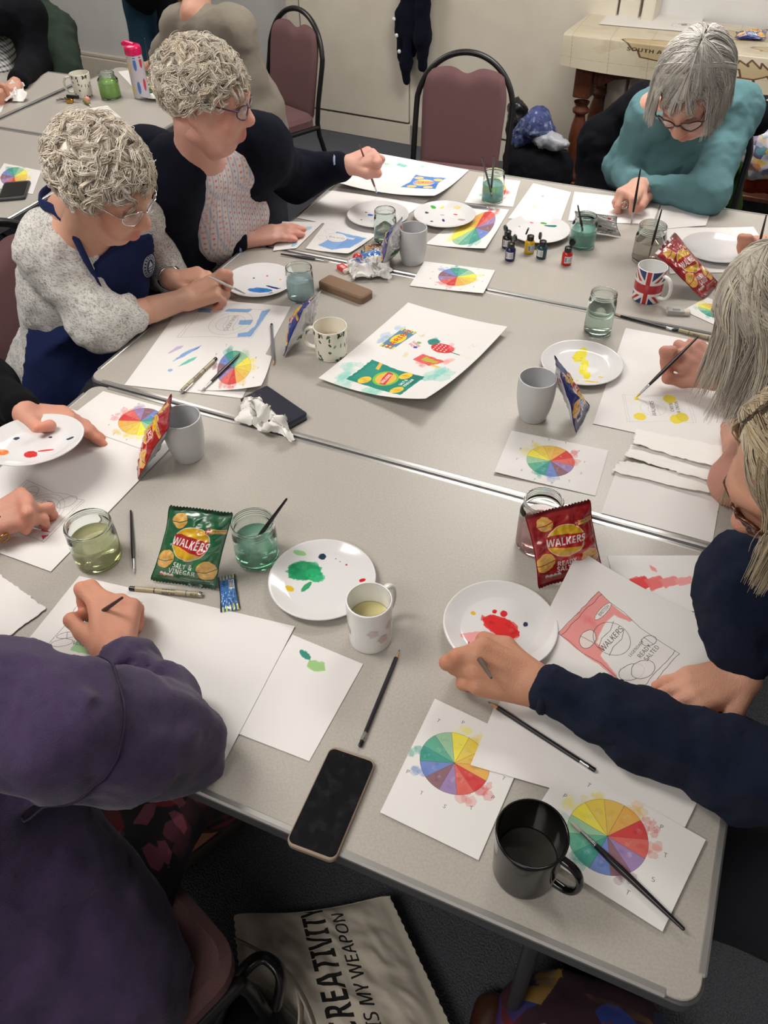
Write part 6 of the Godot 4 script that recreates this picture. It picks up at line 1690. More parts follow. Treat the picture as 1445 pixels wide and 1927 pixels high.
	b = MB.new(); b.tube([Vector3(0.1, 0.006, 0.012), Vector3(0.125, 0.003, 0.03)], [0.0018], 6); obj("white_stick", b, M.paper, t)
	# things on the oak table
	var y := 0.066
	var st := Art.new(500, 360, Color(0.82, 0.81, 0.79))
	st.page()
	st.line(Art.oval(pv(0.84, 0.62), 0.06, 0.06), 3, PENCIL); st.poly(PackedVector2Array([pv(0.8, 0.6), pv(0.86, 0.56), pv(0.87, 0.68), pv(0.82, 0.7)]), Color(0.3, 0.3, 0.32, 0.5)); st.line(PackedVector2Array([pv(0.72, 0.6), pv(0.93, 0.6), pv(0.93, 0.78), pv(0.72, 0.76), pv(0.72, 0.6)]), 2, PENCIL)
	var om := paper("drawing_sheet", [Vector3(-0.2347, 0.8060, -3.6673), Vector3(0.2167, 0.8060, -3.7070), Vector3(0.2298, 0.8060, -3.3637), Vector3(-0.2373, 0.8060, -3.3546)], 0, tex_mat(st.im, 0.85), "large white sheet with a small pencil drawing on the map cloth", "drawing")
	om.position.y += y
	plate(Vector3(0.3566, 0.8080, -3.7937), [], "plain white plate standing on the map cloth of the oak table")
	var bl := foil(packet_art(rgb8(34, 52, 122), rgb8(60, 106, 176), ["CHEESE", "& ONION"], "", 5))
	packet([Vector3(0.4012, 0.8300, -3.3395), Vector3(0.5322, 0.8300, -3.4375), Vector3(0.5351, 0.8150, -3.3215), Vector3(0.4037, 0.8150, -3.2913)], 0.02, bl, bl, M.brush_black, "blue crisp packet lying on the map cloth by the plate", 51)
	t = thing("spectacles", "pair of dark spectacles and straps among trinkets on the map cloth", "glasses", Vector3(0.0908, 0.8060, -3.8334))
	for k in 2:
		b = MB.new()
		var ring := []
		for i in 17: ring.append(Vector3(cos(TAU * i / 16) * 0.024 + k * 0.056 - 0.028, 0.012 + 0.003 * sin(i), sin(TAU * i / 16) * 0.019))
		b.tube(ring, [0.0022], 6); obj("rim", b, M.black_metal, t)
	for k in 2:
		b = MB.new(); b.tube([Vector3(-0.052 + k * 0.104, 0.012, 0), Vector3(-0.05 + k * 0.1, 0.006, -0.1)], [0.002], 6); obj("temple", b, M.black_metal, t)
	t = thing("paint_tube", "white tube with a dark open end on the map cloth", "tube", Vector3(-0.2457, 0.8060, -3.7826))
	b = MB.new(); b.tube([Vector3(0, 0.02, 0), Vector3(0.14, 0.02, -0.06)], [0.02], 16, Color.WHITE, 1.0, Vector3.ZERO, false); obj("body", b, M.paper, t)
	b = MB.new(); b.tube([Vector3(-0.004, 0.02, 0.002), Vector3(0.004, 0.02, -0.002)], [0.017], 16); obj("open_end", b, M.black_metal, t)

# ---------------------------------------------------------------- the building kit for people
func hand_bones(o: Array, w: Vector3, toward: Vector3, back: Vector3, right: bool, s: float, col: Color, pose: Dictionary):
	# w: wrist; toward: the middle knuckle; back: normal of the back of the hand; pose.f: four fingers, each [curl, curl, curl] or a point to touch; pose.t: point the thumb touches
	var f := (toward - w).normalized()
	var n := (back - f * back.dot(f)).normalized()
	var sd := f.cross(n) * (-1.0 if right else 1.0)
	var red := Color(col.r * 1.06, col.g * 0.86, col.b * 0.82)
	var nail := Color(minf(1, col.r * 1.18), col.g * 1.05, col.b * 1.05)
	var kx := [0.027, 0.008, -0.012, -0.030]
	var kf := [0.086, 0.090, 0.085, 0.075]
	var len_ := [[0.041, 0.025, 0.020], [0.046, 0.028, 0.021], [0.042, 0.026, 0.021], [0.033, 0.020, 0.018]]
	var rad := [0.0092, 0.0094, 0.0088, 0.0078]
	var spread: float = pose.get("spread", 0.06)
	for i in 4:
		var k: Vector3 = w + (f * kf[i] + sd * kx[i] + n * (0.002 - 0.0025 * absf(i - 1.2))) * s
		o.append(bone(w + sd * kx[i] * 0.55 * s, k, 0.0135 * s, 0.0108 * s, col))
		o.append(bone(w + (sd * kx[i] * 0.6 - n * 0.008) * s, k - (f * 0.01 + n * 0.006) * s, 0.0125 * s, 0.010 * s, col))
		var p = pose.f[i]
		var l: Array = len_[i]
		var r: float = rad[i] * s
		var q1: Vector3; var q2: Vector3; var q3: Vector3
		if p is Vector3:
			var l1: float = l[0] * s
			var l2: float = (l[1] + l[2] * 0.9) * s
			var d: Vector3 = p - k
			var D := clampf(d.length(), absf(l1 - l2) + 0.004, (l1 + l2) * 0.985)
			var ax := d.normalized()
			var ca := clampf((l1 * l1 + D * D - l2 * l2) / (2 * l1 * D), -1, 1)
			var po := n * 0.9 + f * 0.45
			po = (po - ax * po.dot(ax)).normalized()
			q1 = k + (ax * ca + po * sqrt(1 - ca * ca)) * l1
			q3 = k + ax * D
			var m := (q3 - q1).normalized()
			q2 = q1 + m * l[1] * s + (po - m * po.dot(m)) * 0.003 * s
		else:
			var dir := (f + sd * (spread * (1.2 - i))).normalized()
			var a1: float = p[0]; var a2: float = p[0] + p[1]; var a3: float = p[0] + p[1] + p[2]
			q1 = k + (dir * cos(a1) - n * sin(a1)) * l[0] * s
			q2 = q1 + (dir * cos(a2) - n * sin(a2)) * l[1] * s
			q3 = q2 + (dir * cos(a3) - n * sin(a3)) * l[2] * s
		o.append(bone(k, q1, r * 1.1, r, col)); o.append(bone(q1, q2, r, r * 0.9, red.lerp(col, 0.4))); o.append(bone(q2, q3, r * 0.9, r * 0.74, red))
		var td := (q3 - q2).normalized()
		var up := (n - td * n.dot(td))
		if (q2 - q1).normalized().dot(td) < 0.999: up = ((q1 - q2) + td * td.dot(q2 - q1)).normalized() * -1.0 if up.length() < 0.2 else up
		up = up.normalized()
		o.append(blob(q3 - td * 0.003 * s + up * r * 0.42, Vector3(0.0052, 0.0035, 0.0066) * s, Basis(td.cross(up), up, -td), nail))
	var b := w + (f * 0.022 + sd * 0.024 - n * 0.006) * s
	var t = pose.get("t", w + (f * 0.095 + sd * 0.062 - n * 0.03) * s)
	var m1: Vector3 = b + ((t - b).normalized() * 0.55 + (sd * 0.75 + f * 0.3 - n * 0.1) * 0.6).normalized() * 0.038 * s
	var d2: Vector3 = t - m1
	var La := 0.033 * s; var Lb := 0.029 * s
	var D2 := clampf(d2.length(), 0.012, (La + Lb) * 0.985)
	var ax2 := d2.normalized()
	var c2 := clampf((La * La + D2 * D2 - Lb * Lb) / (2 * La * D2), -1, 1)
	var po2 := sd * 0.8 + n * 0.5
	po2 = (po2 - ax2 * po2.dot(ax2)).normalized()
	var m2 := m1 + (ax2 * c2 + po2 * sqrt(1 - c2 * c2)) * La
	var m3 := m1 + ax2 * D2
	o.append(bone(w + sd * 0.012 * s, m1, 0.0165 * s, 0.0125 * s, col)); o.append(bone(m1, m2, 0.0118 * s, 0.0105 * s, col)); o.append(bone(m2, m3, 0.0105 * s, 0.0082 * s, red))
	var tu := (n * 0.6 + sd * 0.6)
	var td2 := (m3 - m2).normalized()
	tu = (tu - td2 * tu.dot(td2)).normalized()
	o.append(blob(m3 - td2 * 0.003 * s + tu * 0.0042 * s, Vector3(0.0066, 0.0036, 0.008) * s, Basis(td2.cross(tu), tu, -td2), nail))

func head_bones(o: Array, c: Vector3, f: Vector3, u: Vector3, s: float, col: Color, age := 1.0):
	var r := f.cross(u)   # the person's right
	var B := Basis(r, u, -f)
	var red := Color(col.r * 1.0, col.g * 0.80, col.b * 0.76)
	var lip := Color(col.r * 0.80, col.g * 0.50, col.b * 0.50)
	var brow := Color(col.r * 0.62, col.g * 0.6, col.b * 0.58)
	var P := func(x: float, y: float, z: float) -> Vector3: return c + (r * x + u * y + f * z) * s
	o.append(blob(P.call(0, 0.03, -0.008), Vector3(0.073, 0.083, 0.094) * s, B, col))
	o.append(blob(P.call(0, -0.045, 0.03), Vector3(0.056, 0.066, 0.058) * s, B, col))
	o.append(blob(P.call(0, -0.096, 0.062), Vector3(0.024, 0.02, 0.022) * s, B, col))
	for k in [-1.0, 1.0]:
		o.append(blob(P.call(k * 0.036, -0.032, 0.062), Vector3(0.026, 0.024, 0.02) * s, B, red.lerp(col, 0.35)))
		o.append(bone(P.call(k * 0.058, -0.03, 0.0), P.call(k * 0.03, -0.09, 0.05), 0.022 * s, 0.02 * s, col))
		o.append(bone(P.call(k * 0.012, 0.032, 0.084), P.call(k * 0.046, 0.03, 0.066), 0.012 * s, 0.011 * s, col))
		o.append(bone(P.call(k * 0.016, 0.036, 0.0935), P.call(k * 0.045, 0.037, 0.077), 0.0035 * s, 0.003 * s, brow))
		o.append(blob(P.call(k * 0.031, 0.008, 0.088), Vector3(0.018, 0.012, 0.013) * s, B, col, -1))
		o.append(blob(P.call(k * 0.031, 0.008, 0.0715), Vector3(0.0145, 0.0125, 0.0125) * s, B, red.lerp(col, 0.5)))
		o.append(bone(P.call(k * 0.019, 0.001, 0.0815), P.call(k * 0.042, 0.002, 0.0765), 0.0022 * s, 0.002 * s, Color(0.06, 0.045, 0.04)))
		o.append(blob(P.call(k * 0.0125, -0.026, 0.098), Vector3(0.0075, 0.0075, 0.0095) * s, B, red))
		o.append(blob(P.call(k * 0.074, -0.006, -0.012), Vector3(0.010, 0.031, 0.018) * s, B.rotated(u, k * 0.35), red.lerp(col, 0.5)))
		o.append(blob(P.call(k * 0.0835, -0.003, -0.006), Vector3(0.006, 0.017, 0.009) * s, B, col, -1))
		o.append(bone(P.call(k * 0.024, -0.03, 0.088), P.call(k * 0.034, -0.062, 0.075), 0.0065 * s * age, 0.006 * s * age, col))
		o.append(bone(P.call(0, -0.058, 0.0935), P.call(k * 0.022, -0.0615, 0.083), 0.0054 * s, 0.0035 * s, lip))
		o.append(bone(P.call(0, -0.070, 0.0925), P.call(k * 0.020, -0.0665, 0.083), 0.0062 * s, 0.0038 * s, lip))
	o.append(bone(P.call(0, 0.026, 0.0895), P.call(0, -0.022, 0.108), 0.0078 * s, 0.0098 * s, col))
	o.append(blob(P.call(0, -0.024, 0.110), Vector3(0.0108, 0.0095, 0.010) * s, B, red.lerp(col, 0.3)))
	o.append(blob(P.call(0, -0.058, 0.075), Vector3(0.03, 0.02, 0.014) * s, B, col))

func face_basis(f: Vector3, roll := 0.0) -> Array:
	f = f.normalized()
	var u := (Vector3.UP - f * f.y).normalized().rotated(f, roll)
	return [f, u, f.cross(u)]

func glasses(t: Node3D, c: Vector3, fb: Array, s: float, frame: Material, thick := 0.0014, wd := 0.0245, ht := 0.018):
	var f: Vector3 = fb[0]; var u: Vector3 = fb[1]; var r: Vector3 = fb[2]
	var b := MB.new()
	var lens := []
	for k in [-1.0, 1.0]:
		var o: Vector3 = c + (f * 0.104 + u * 0.004 + r * k * 0.033) * s
		var ring := []
		var m := MB.new()
		var ce := m.vert(o + f * 0.001)
		for i in 25:
			var a := TAU * i / 24
			var q: Vector3 = o + (r * cos(a) * wd + u * sin(a) * ht - f * 0.10 * absf(cos(a) * 0.02) * 8.0 * (1.0 if cos(a) * k > 0 else 0.0)) * s
			ring.append(q)
			var vi := m.vert(q)
			if i > 0: m.tri(ce, vi - 1, vi)
		b.tube(ring, [thick], 6)
		lens.append(m)
		b.tube(smooth([o + (r * k * wd + u * 0.006 - f * 0.012) * s, c + (f * 0.075 + u * 0.012 + r * k * 0.07) * s, c + (f * 0.0 + u * 0.012 + r * k * 0.081) * s, c + (-f * 0.025 - u * 0.01 + r * k * 0.08) * s], 3), [thick * 0.9], 6)
	b.tube(smooth([c + (f * 0.104 + u * 0.006 + r * 0.0095) * s, c + (f * 0.109 + u * 0.009) * s, c + (f * 0.104 + u * 0.006 - r * 0.0095) * s], 3), [thick], 6)
	var g := obj("glasses", b, frame, t)
	for m in lens: obj("lens", m, M.lens, g)

func hair_cap(t: Node3D, st: MB, c: Vector3, fb: Array, s: float, col: Color, sd: int, puff := 1.0, front := 0.07):
	var ns := FastNoiseLite.new(); ns.seed = sd; ns.frequency = 14.0
	var B := Basis(fb[2], fb[1], -fb[0])
	var b := [blob(c + (fb[1] * 0.04 - fb[0] * 0.02) * s, Vector3(0.083, 0.083, 0.097) * s * puff, B, col), blob(c + (fb[1] * 0.012 - fb[0] * 0.043) * s, Vector3(0.076, 0.064, 0.068) * s * puff, B, col)]
	net(st, b, 0.007, 60.0, ns, 0.006, Vector3.ONE, [[c + (fb[0] * front + fb[1] * 0.05) * s, (fb[0] * 0.9 - fb[1] * 0.35).normalized()]])

func fine(st: MB, path: PackedVector3Array, r: float, c: Color):   # one thin three-sided strand that tapers to its tip
	var n := path.size()
	var base := st.v.size()
	var w := Vector3(0.31, 0.87, -0.38)
	for j in n:
		var t := (path[mini(j + 1, n - 1)] - path[maxi(j - 1, 0)]).normalized()
		var x := t.cross(w).normalized(); var y := t.cross(x)
		var q := float(j) / (n - 1)
		var k := r * (1.0 - 0.8 * q * q)
		st.v.append(path[j] + x * k); st.v.append(path[j] - x * (k * 0.5) + y * (k * 0.87)); st.v.append(path[j] - x * (k * 0.5) - y * (k * 0.87))
		for i in 3:
			st.col.append(c); st.uv.append(Vector2(0, q))
	for j in n - 1:
		var o := base + j * 3
		for i in 3:
			var i2 := (i + 1) % 3
			st.idx.append(o + i); st.idx.append(o + i2); st.idx.append(o + 3 + i)
			st.idx.append(o + i2); st.idx.append(o + 3 + i2); st.idx.append(o + 3 + i)

func curly_hair(t: Node3D, c: Vector3, fb: Array, s: float, cols: Array, locks: int, sd: int, puff := 1.0):
	var rng := RandomNumberGenerator.new(); rng.seed = sd
	var f: Vector3 = fb[0]; var u: Vector3 = fb[1]; var r: Vector3 = fb[2]
	var st := MB.new()
	hair_cap(t, st, c, fb, s, cols[0], sd, puff)
	var made := 0
	while made < locks:
		var d := Vector3(rng.randfn(), rng.randfn(), rng.randfn()).normalized()
		var df := d.dot(f); var du := d.dot(u)
		if df > 0.62 and du < 0.30: continue
		if df > 0.36 and du < 0.10: continue
		if du < -0.30 and df > -0.10: continue
		if du < -0.60: continue
		made += 1
		var base := c + (u * 0.032 - f * 0.016) * s + (r * d.dot(r) * 0.079 + u * du * 0.080 + f * df * 0.094) * s * puff
		var flow := (d * 0.15 - u * 0.5 + f * 0.35 * signf(df + 0.2) + Vector3(rng.randfn(), rng.randfn(), rng.randfn()) * 0.8)
		flow = (flow - d * flow.dot(d)).normalized()
		var t2 := d.cross(flow)
		var L := rng.randf_range(0.035, 0.062) * s
		var A := rng.randf_range(0.006, 0.013) * s
		var ph := rng.randf() * TAU
		var fr := rng.randf_range(0.55, 1.15)
		var col: Color = cols[rng.randi() % cols.size()]
		var hook := rng.randf_range(0.0, 0.016) * s
		for m in 13:
			var jx := rng.randfn() * 0.0028 * s; var jy := rng.randfn() * 0.0024 * s; var jl := rng.randf_range(0.85, 1.12)
			var path := PackedVector3Array()
			for k in 8:
				var q := k / 7.0
				var w := 1.0 - 0.45 * q
				path.append(base + flow * (L * jl * q - hook * q * q * q) + t2 * (A * (sin(TAU * fr * q + ph) - sin(ph)) + jx * w * 1.6) + d * ((0.004 + 0.017 * sin(q * PI * 0.85) + jy * 1.3) * s / 1.0 - hook * 0.4 * q * q))
			fine(st, path, 0.00115 * s, col.lerp(cols[rng.randi() % cols.size()], 0.35))
	obj("hair", st, M.hair, t, true)

func straight_hair(t: Node3D, c: Vector3, fb: Array, s: float, cols: Array, locks: int, sd: int, hang: float, bangs := 0.55, part := 0.15, flick := 0.0, wisp := 0.012, bare := 0.0, m := 12):
	var rng := RandomNumberGenerator.new(); rng.seed = sd
	var f: Vector3 = fb[0]; var u: Vector3 = fb[1]; var r: Vector3 = fb[2]
	var st := MB.new()
	hair_cap(t, st, c, fb, s, cols[2], sd, 0.985, 0.07 - bare * 0.035)
	for i in locks:
		var psi := rng.randf_range(-PI, PI)
		if absf(psi) < bare: continue
		var face := absf(psi) < bangs
		var along := rng.randf_range(-0.45, 0.65) if rng.randf() < 0.6 else rng.randf_range(-0.3, 0.1)
		if absf(psi) > 1.9: along = rng.randf_range(-0.9, -0.2)
		var col: Color = cols[rng.randi() % cols.size()]
		var amax := rng.randf_range(0.75, 1.0) if face else rng.randf_range(1.35, 1.7)
		var lay := rng.randf_range(1.0, 1.10)
		var L0 := (0.012 if face else hang * rng.randf_range(0.7, 1.05))
		var o := c + (u * 0.035 - f * 0.014) * s
		var w0 := Vector3(rng.randfn(), 0, rng.randfn()) * wisp
		var wav := rng.randf_range(0.0, 0.006) * s; var ph := rng.randf() * TAU
		for j in m:
			var psj := psi + rng.randfn() * 0.045
			var side := cos(psj) * f + sin(psj) * r
			var d0 := (u + f * (along + rng.randfn() * 0.03) + r * part).normalized()
			var tang := (side - d0 * side.dot(d0)).normalized()
			var path := PackedVector3Array()
			var p := Vector3.ZERO
			var last := Vector3.DOWN
			var lj := lay + rng.randfn() * 0.008
			for k in 7:
				var a := 0.05 + amax * k / 6.0
				var d := d0 * cos(a) + tang * sin(a)
				var q := o + (r * d.dot(r) * 0.083 + u * d.dot(u) * 0.088 + f * d.dot(f) * 0.101) * s * lj
				if k > 0: last = (q - p).normalized()
				p = q
				path.append(p)
			var L := L0 * rng.randf_range(0.9, 1.08)
			var out := (p - o).normalized()
			for k in 6:
				var q := (k + 1) / 6.0
				var dir := (last.lerp(Vector3.DOWN, minf(1.0, q * 1.6)) + out * flick * q + w0 * q * 6.0).normalized()
				p += dir * L / 6.0
				path.append(p + d0.cross(out) * sin(q * 5.0 + ph) * wav)
			fine(st, path, 0.00115 * s, col.lerp(cols[rng.randi() % cols.size()], 0.35))
	obj("hair", st, M.hair, t, true)

func folds(sd: int, fr: float) -> FastNoiseLite:
	var ns := FastNoiseLite.new(); ns.seed = sd; ns.frequency = fr; ns.fractal_octaves = 2
	ns.domain_warp_enabled = true; ns.domain_warp_amplitude = 0.05; ns.domain_warp_frequency = fr * 0.6
	return ns

func torso_bones(pel: Vector3, chest: Vector3, neck: Vector3, shr: Vector3, shl: Vector3, fw: Vector3, w: float, col: Color, bust := 0.07) -> Array:
	var up := (neck - chest).normalized()
	var sd := (shr - shl).normalized()
	var o := [bone(pel, chest, 0.165 * w, 0.15 * w, col, fw, 1.2), bone(chest, neck - up * 0.07, 0.145 * w, 0.10 * w, col, fw, 1.3), bone(shr, shl, 0.068 * w, 0.068 * w, col), bone(shr.lerp(neck, 0.25), chest, 0.07 * w, 0.10 * w, col), bone(shl.lerp(neck, 0.25), chest, 0.07 * w, 0.10 * w, col)]
	if bust > 0:
		for k in [-1.0, 1.0]: o.append(blob(chest + fw * bust * w + sd * k * 0.075 * w - up * 0.01, Vector3.ONE * 0.078 * w, Basis(), col))
	return o

func grow(bones: Array, by: float) -> Array:
	var o := []
	for b in bones:
		var q: Array = b.duplicate()
		if q[2] is Vector3: q[2] = q[2] + Vector3.ONE * by
		else:
			q[2] += by; q[3] += by
		o.append(q)
	return o

func body_mesh(t: Node3D, main: Array, head: Array, hands: Array, cell := 0.015, coarse := 1.0) -> MeshInstance3D:
	var st := MB.new()
	net(st, main, cell, 60.0)
	if head.size(): net(st, head, 0.0046 * coarse, 150.0)
	for h in hands: net(st, h, 0.0032 * coarse, 260.0)
	return obj("body", st, M.skin, t, true)

func garment(called: String, t: Node3D, bones: Array, m: Material, cell: float, k: float, ns: FastNoiseLite, amp: float, clip := [], sc := Vector3.ONE) -> MeshInstance3D:
	var st := MB.new()
	net(st, bones, cell, k, ns, amp, sc, clip)
	return obj(called, st, m, t)

func cuff_ring(t: Node3D, called: String, at: Vector3, dir: Vector3, r: float, m: Material, w := 0.006):
	var b := MB.new()
	var ring := []
	var a := dir.cross(Vector3.UP).normalized(); var c := dir.cross(a).normalized()
	for i in 25: ring.append(at + (a * cos(TAU * i / 24) + c * sin(TAU * i / 24)) * r)
	b.tube(ring, [w], 8)
	obj(called, b, m, t)

func seam_on(t: Node3D, m: Mesh, at: Vector3, axis: Vector3, mt: Material, reach: float):   # a raised seam that follows the cloth round the plane through at
	var v: PackedVector3Array = m.surface_get_arrays(0)[Mesh.ARRAY_VERTEX]
	var a := axis.cross(Vector3.UP).normalized(); var c := axis.cross(a)
	var best := PackedFloat32Array(); best.resize(36)
	for p in v:
		var q := p - at
		if absf(q.dot(axis)) > 0.007: continue
		var x := q.dot(a); var y := q.dot(c)
		var r := sqrt(x * x + y * y)
		if r > reach: continue
		var k := int((atan2(y, x) / TAU + 1.0) * 36.0) % 36
		best[k] = maxf(best[k], r)
	var run := []
	for k in range(0, 37):
		var r := best[k % 36]
		if r > 0.03:
			var an := (k + 0.5) * TAU / 36
			run.append(at + (a * cos(an) + c * sin(an)) * (r + 0.0006))
		if (r <= 0.03 or k == 36) and run.size() > 3:
			var b := MB.new(); b.tube(smooth(run, 3), [0.0016], 6); obj("seam", b, mt, t)
			run = []

func write_pose(pinch: Vector3, back: Vector3, loose := 0.0) -> Dictionary:   # fingers round a brush
	return {"f": [pinch + back * 0.004, pinch - back * 0.004, [0.95 - loose, 1.25, 0.6], [1.05 - loose, 1.25, 0.6]], "t": pinch - back * 0.006}

func people():
	var white_hair := [lin(rgb8(228, 219, 206)), lin(rgb8(238, 231, 220)), lin(rgb8(218, 207, 192)), lin(rgb8(232, 219, 198)), lin(rgb8(208, 198, 186))]
	var grey_hair := [lin(rgb8(200, 196, 191)), lin(rgb8(216, 212, 207)), lin(rgb8(176, 172, 168)), lin(rgb8(224, 220, 213)), lin(rgb8(158, 154, 150))]
	var silver := [lin(rgb8(206, 200, 187)), lin(rgb8(222, 216, 203)), lin(rgb8(178, 168, 158)), lin(rgb8(146, 135, 128)), lin(rgb8(216, 208, 188))]
	var blonde := [lin(rgb8(196, 180, 152)), lin(rgb8(176, 158, 128)), lin(rgb8(210, 198, 176)), lin(rgb8(150, 132, 106)), lin(rgb8(186, 174, 154))]
	woman_navy_apron(white_hair)
	woman_navy_cardigan(white_hair)
	woman_teal(grey_hair)
	woman_long_grey(silver)
	woman_blonde(blonde)
	person_purple()
	person_left_edge()
	people_behind(grey_hair)

func woman_navy_apron(cols: Array):
	var skin := lin(rgb8(206, 156, 134))
	var t := thing("person", "curly white-haired woman in a navy apron over a grey-speckled cardigan", "person", Vector3.ZERO, "")
	var c := Vector3(-0.6408, 1.1600, -0.1631)
	var fb := face_basis(Vector3(0.80, -0.46, -0.02), 0.05)
	var neck := Vector3(-0.8290, 1.0300, -0.2354)
	var shr := Vector3(-0.8604, 0.9600, -0.1600); var elr := Vector3(-0.7541, 0.7950, -0.1507); var wrr := Vector3(-0.6373, 0.7880, -0.3512)
	var shl := Vector3(-0.82, TOP + 0.2, -0.44); var ell := Vector3(-0.84, TOP + 0.0, -0.54); var wrl := Vector3(-0.7423, 0.7800, -0.4391)
	var pel := Vector3(-1.03, TOP - 0.24, -0.26); var chest := Vector3(-0.93, TOP + 0.08, -0.28)
	var fw := Vector3(0.94, -0.2, 0.05).normalized()
	var main := torso_bones(pel, chest, neck, shr, shl, fw, 0.84, skin, 0.03) + [bone(neck - Vector3(0, 0.06, 0), c - fb[1] * 0.05 - fb[0] * 0.02, 0.058, 0.054, skin), bone(shr, elr, 0.046, 0.042, skin), bone(elr, wrr, 0.042, 0.028, skin), bone(shl, ell, 0.045, 0.04, skin), bone(ell, wrl, 0.04, 0.027, skin)]
	main += [bone(pel + Vector3(0.02, -0.05, 0.09), Vector3(-0.58, 0.52, -0.2), 0.085, 0.07, skin), bone(pel + Vector3(0.02, -0.05, -0.09), Vector3(-0.58, 0.52, -0.42), 0.085, 0.07, skin), bone(Vector3(-0.58, 0.52, -0.2), Vector3(-0.62, 0.1, -0.2), 0.065, 0.045, skin), bone(Vector3(-0.58, 0.52, -0.42), Vector3(-0.62, 0.1, -0.42), 0.065, 0.045, skin)]
	var head := []; head_bones(head, c, fb[0], fb[1], 1.02, skin)
	head.append(bone(c - fb[1] * 0.05 - fb[0] * 0.02, neck, 0.052, 0.06, skin))
	var bk := Vector3(0.15, 0.9, 0.3).normalized()
	var hr := [bone(elr.lerp(wrr, 0.6), wrr, 0.034, 0.026, skin)]; hand_bones(hr, wrr, Vector3(-0.5946, 0.7980, -0.4157), bk, true, 1.0, skin, write_pose(Vector3(-0.5742, 0.7800, -0.4631), bk))
	var hl := [bone(ell.lerp(wrl, 0.6), wrl, 0.033, 0.026, skin)]; hand_bones(hl, wrl, Vector3(-0.6920, 0.7850, -0.4688), Vector3(0, 1, 0.1), false, 0.95, skin, {"f": [[0.5, 0.7, 0.4], [0.55, 0.7, 0.4], [0.6, 0.7, 0.4], [0.6, 0.8, 0.4]]})
	body_mesh(t, main, head, [hr, hl])
	curly_hair(t, c, fb, 1.0, cols, 560, 5, 1.0)
	glasses(t, c, fb, 1.02, M.chrome, 0.0013)
	var er := MB.new(); er.ball(c + (fb[2] * 0.083 - fb[1] * 0.036 - fb[0] * 0.008), Vector3.ONE * 0.005, Basis(), 10); obj("earring", er, M.white_gloss, t)
	# cardigan with three-quarter sleeves
	var sp := Art.new(256, 256, rgb8(206, 204, 200))
	for k in 420:
		var p := Vector2(sp.rng.randf() * 256, sp.rng.randf() * 256)
		sp.ellipse(p, 5.0, 2.2, rgb8(126, 126, 130), 0.7)
	var cm := tex_mat(sp.im, 0.95); cm.uv1_triplanar = true; cm.uv1_scale = Vector3.ONE * 9.0; cm.rim_enabled = true; cm.rim = 0.3; cm.metallic_specular = 0.2
	var cb := torso_bones(pel, chest, neck, shr, shl, fw, 0.97, skin, 0.05) + [bone(shr, elr, 0.068, 0.057, skin), bone(elr, elr.lerp(wrr, 0.32), 0.056, 0.05, skin), bone(shl, ell, 0.062, 0.054, skin), bone(ell, ell.lerp(wrl, 0.5), 0.054, 0.046, skin), bone(pel, pel - Vector3(0, 0.12, 0), 0.18, 0.185, skin)]
	garment("cardigan", t, cb, cm, 0.009, 55.0, folds(7, 11.0), 0.012, [[pel - Vector3(0, 0.2, 0), Vector3.DOWN], [neck + Vector3(0, 0.028, 0), Vector3(0.25, 0.97, 0.0).normalized()]])
	# apron: bib, skirt, neck strap
	var am := cloth(rgb8(38, 48, 92), 0.18, 10.0, 0.2, 0.1)
	var ab := grow(torso_bones(pel, chest, neck, shr, shl, fw, 0.98, skin, 0.06), 0.018) + [bone(pel, pel - Vector3(-0.06, 0.2, 0), 0.2, 0.2, skin)]
	garment("apron", t, ab, am, 0.009, 45.0, folds(17, 8.0), 0.007, [[chest - fw * 0.03, -fw], [neck - Vector3(0, 0.075, 0) + fw * 0.05, Vector3(0.2, 0.95, 0).normalized()], [chest + Vector3(0, 0, 0.13), Vector3(0, 0.33, 0.94).normalized()], [chest - Vector3(0, 0, 0.15), Vector3(0, 0.33, -0.94).normalized()]])
	var b := MB.new()
	b.tube(smooth([chest + fw * 0.175 + Vector3(0, 0.10, 0.085), neck + Vector3(0.075, 0.0, 0.085), neck + Vector3(0.03, 0.045, 0.075), neck + Vector3(-0.035, 0.045, 0.05), neck + Vector3(-0.06, 0.05, 0.0), neck + Vector3(-0.03, 0.045, -0.06), chest + fw * 0.13 + Vector3(0, 0.1, -0.1)], 5), [0.012], 8, Color.WHITE, 0.3)
	obj("apron_strap", b, am, t)
	emblem(t, Vector3(-0.7561, 0.8400, -0.3861), fw)
	cuff_ring(t, "bracelet", wrl.lerp(ell, 0.12), (wrl - ell).normalized(), 0.03, M.chrome, 0.003)
	cuff_ring(t, "watch_strap", wrl.lerp(ell, 0.26), (wrl - ell).normalized(), 0.031, M.brush_black, 0.005)
	trousers(t, pel, [Vector3(-0.58, 0.52, -0.2), Vector3(-0.58, 0.52, -0.42)], mat(rgb8(26, 28, 40), 0.9))
	brush(Vector3(-0.5378, 0.7560, -0.4848), Vector3(-0.5858, 0.8400, -0.3989), "pale brush held over the plate by the woman in the navy apron", mat(rgb8(206, 204, 202), 0.4), 0.0032)

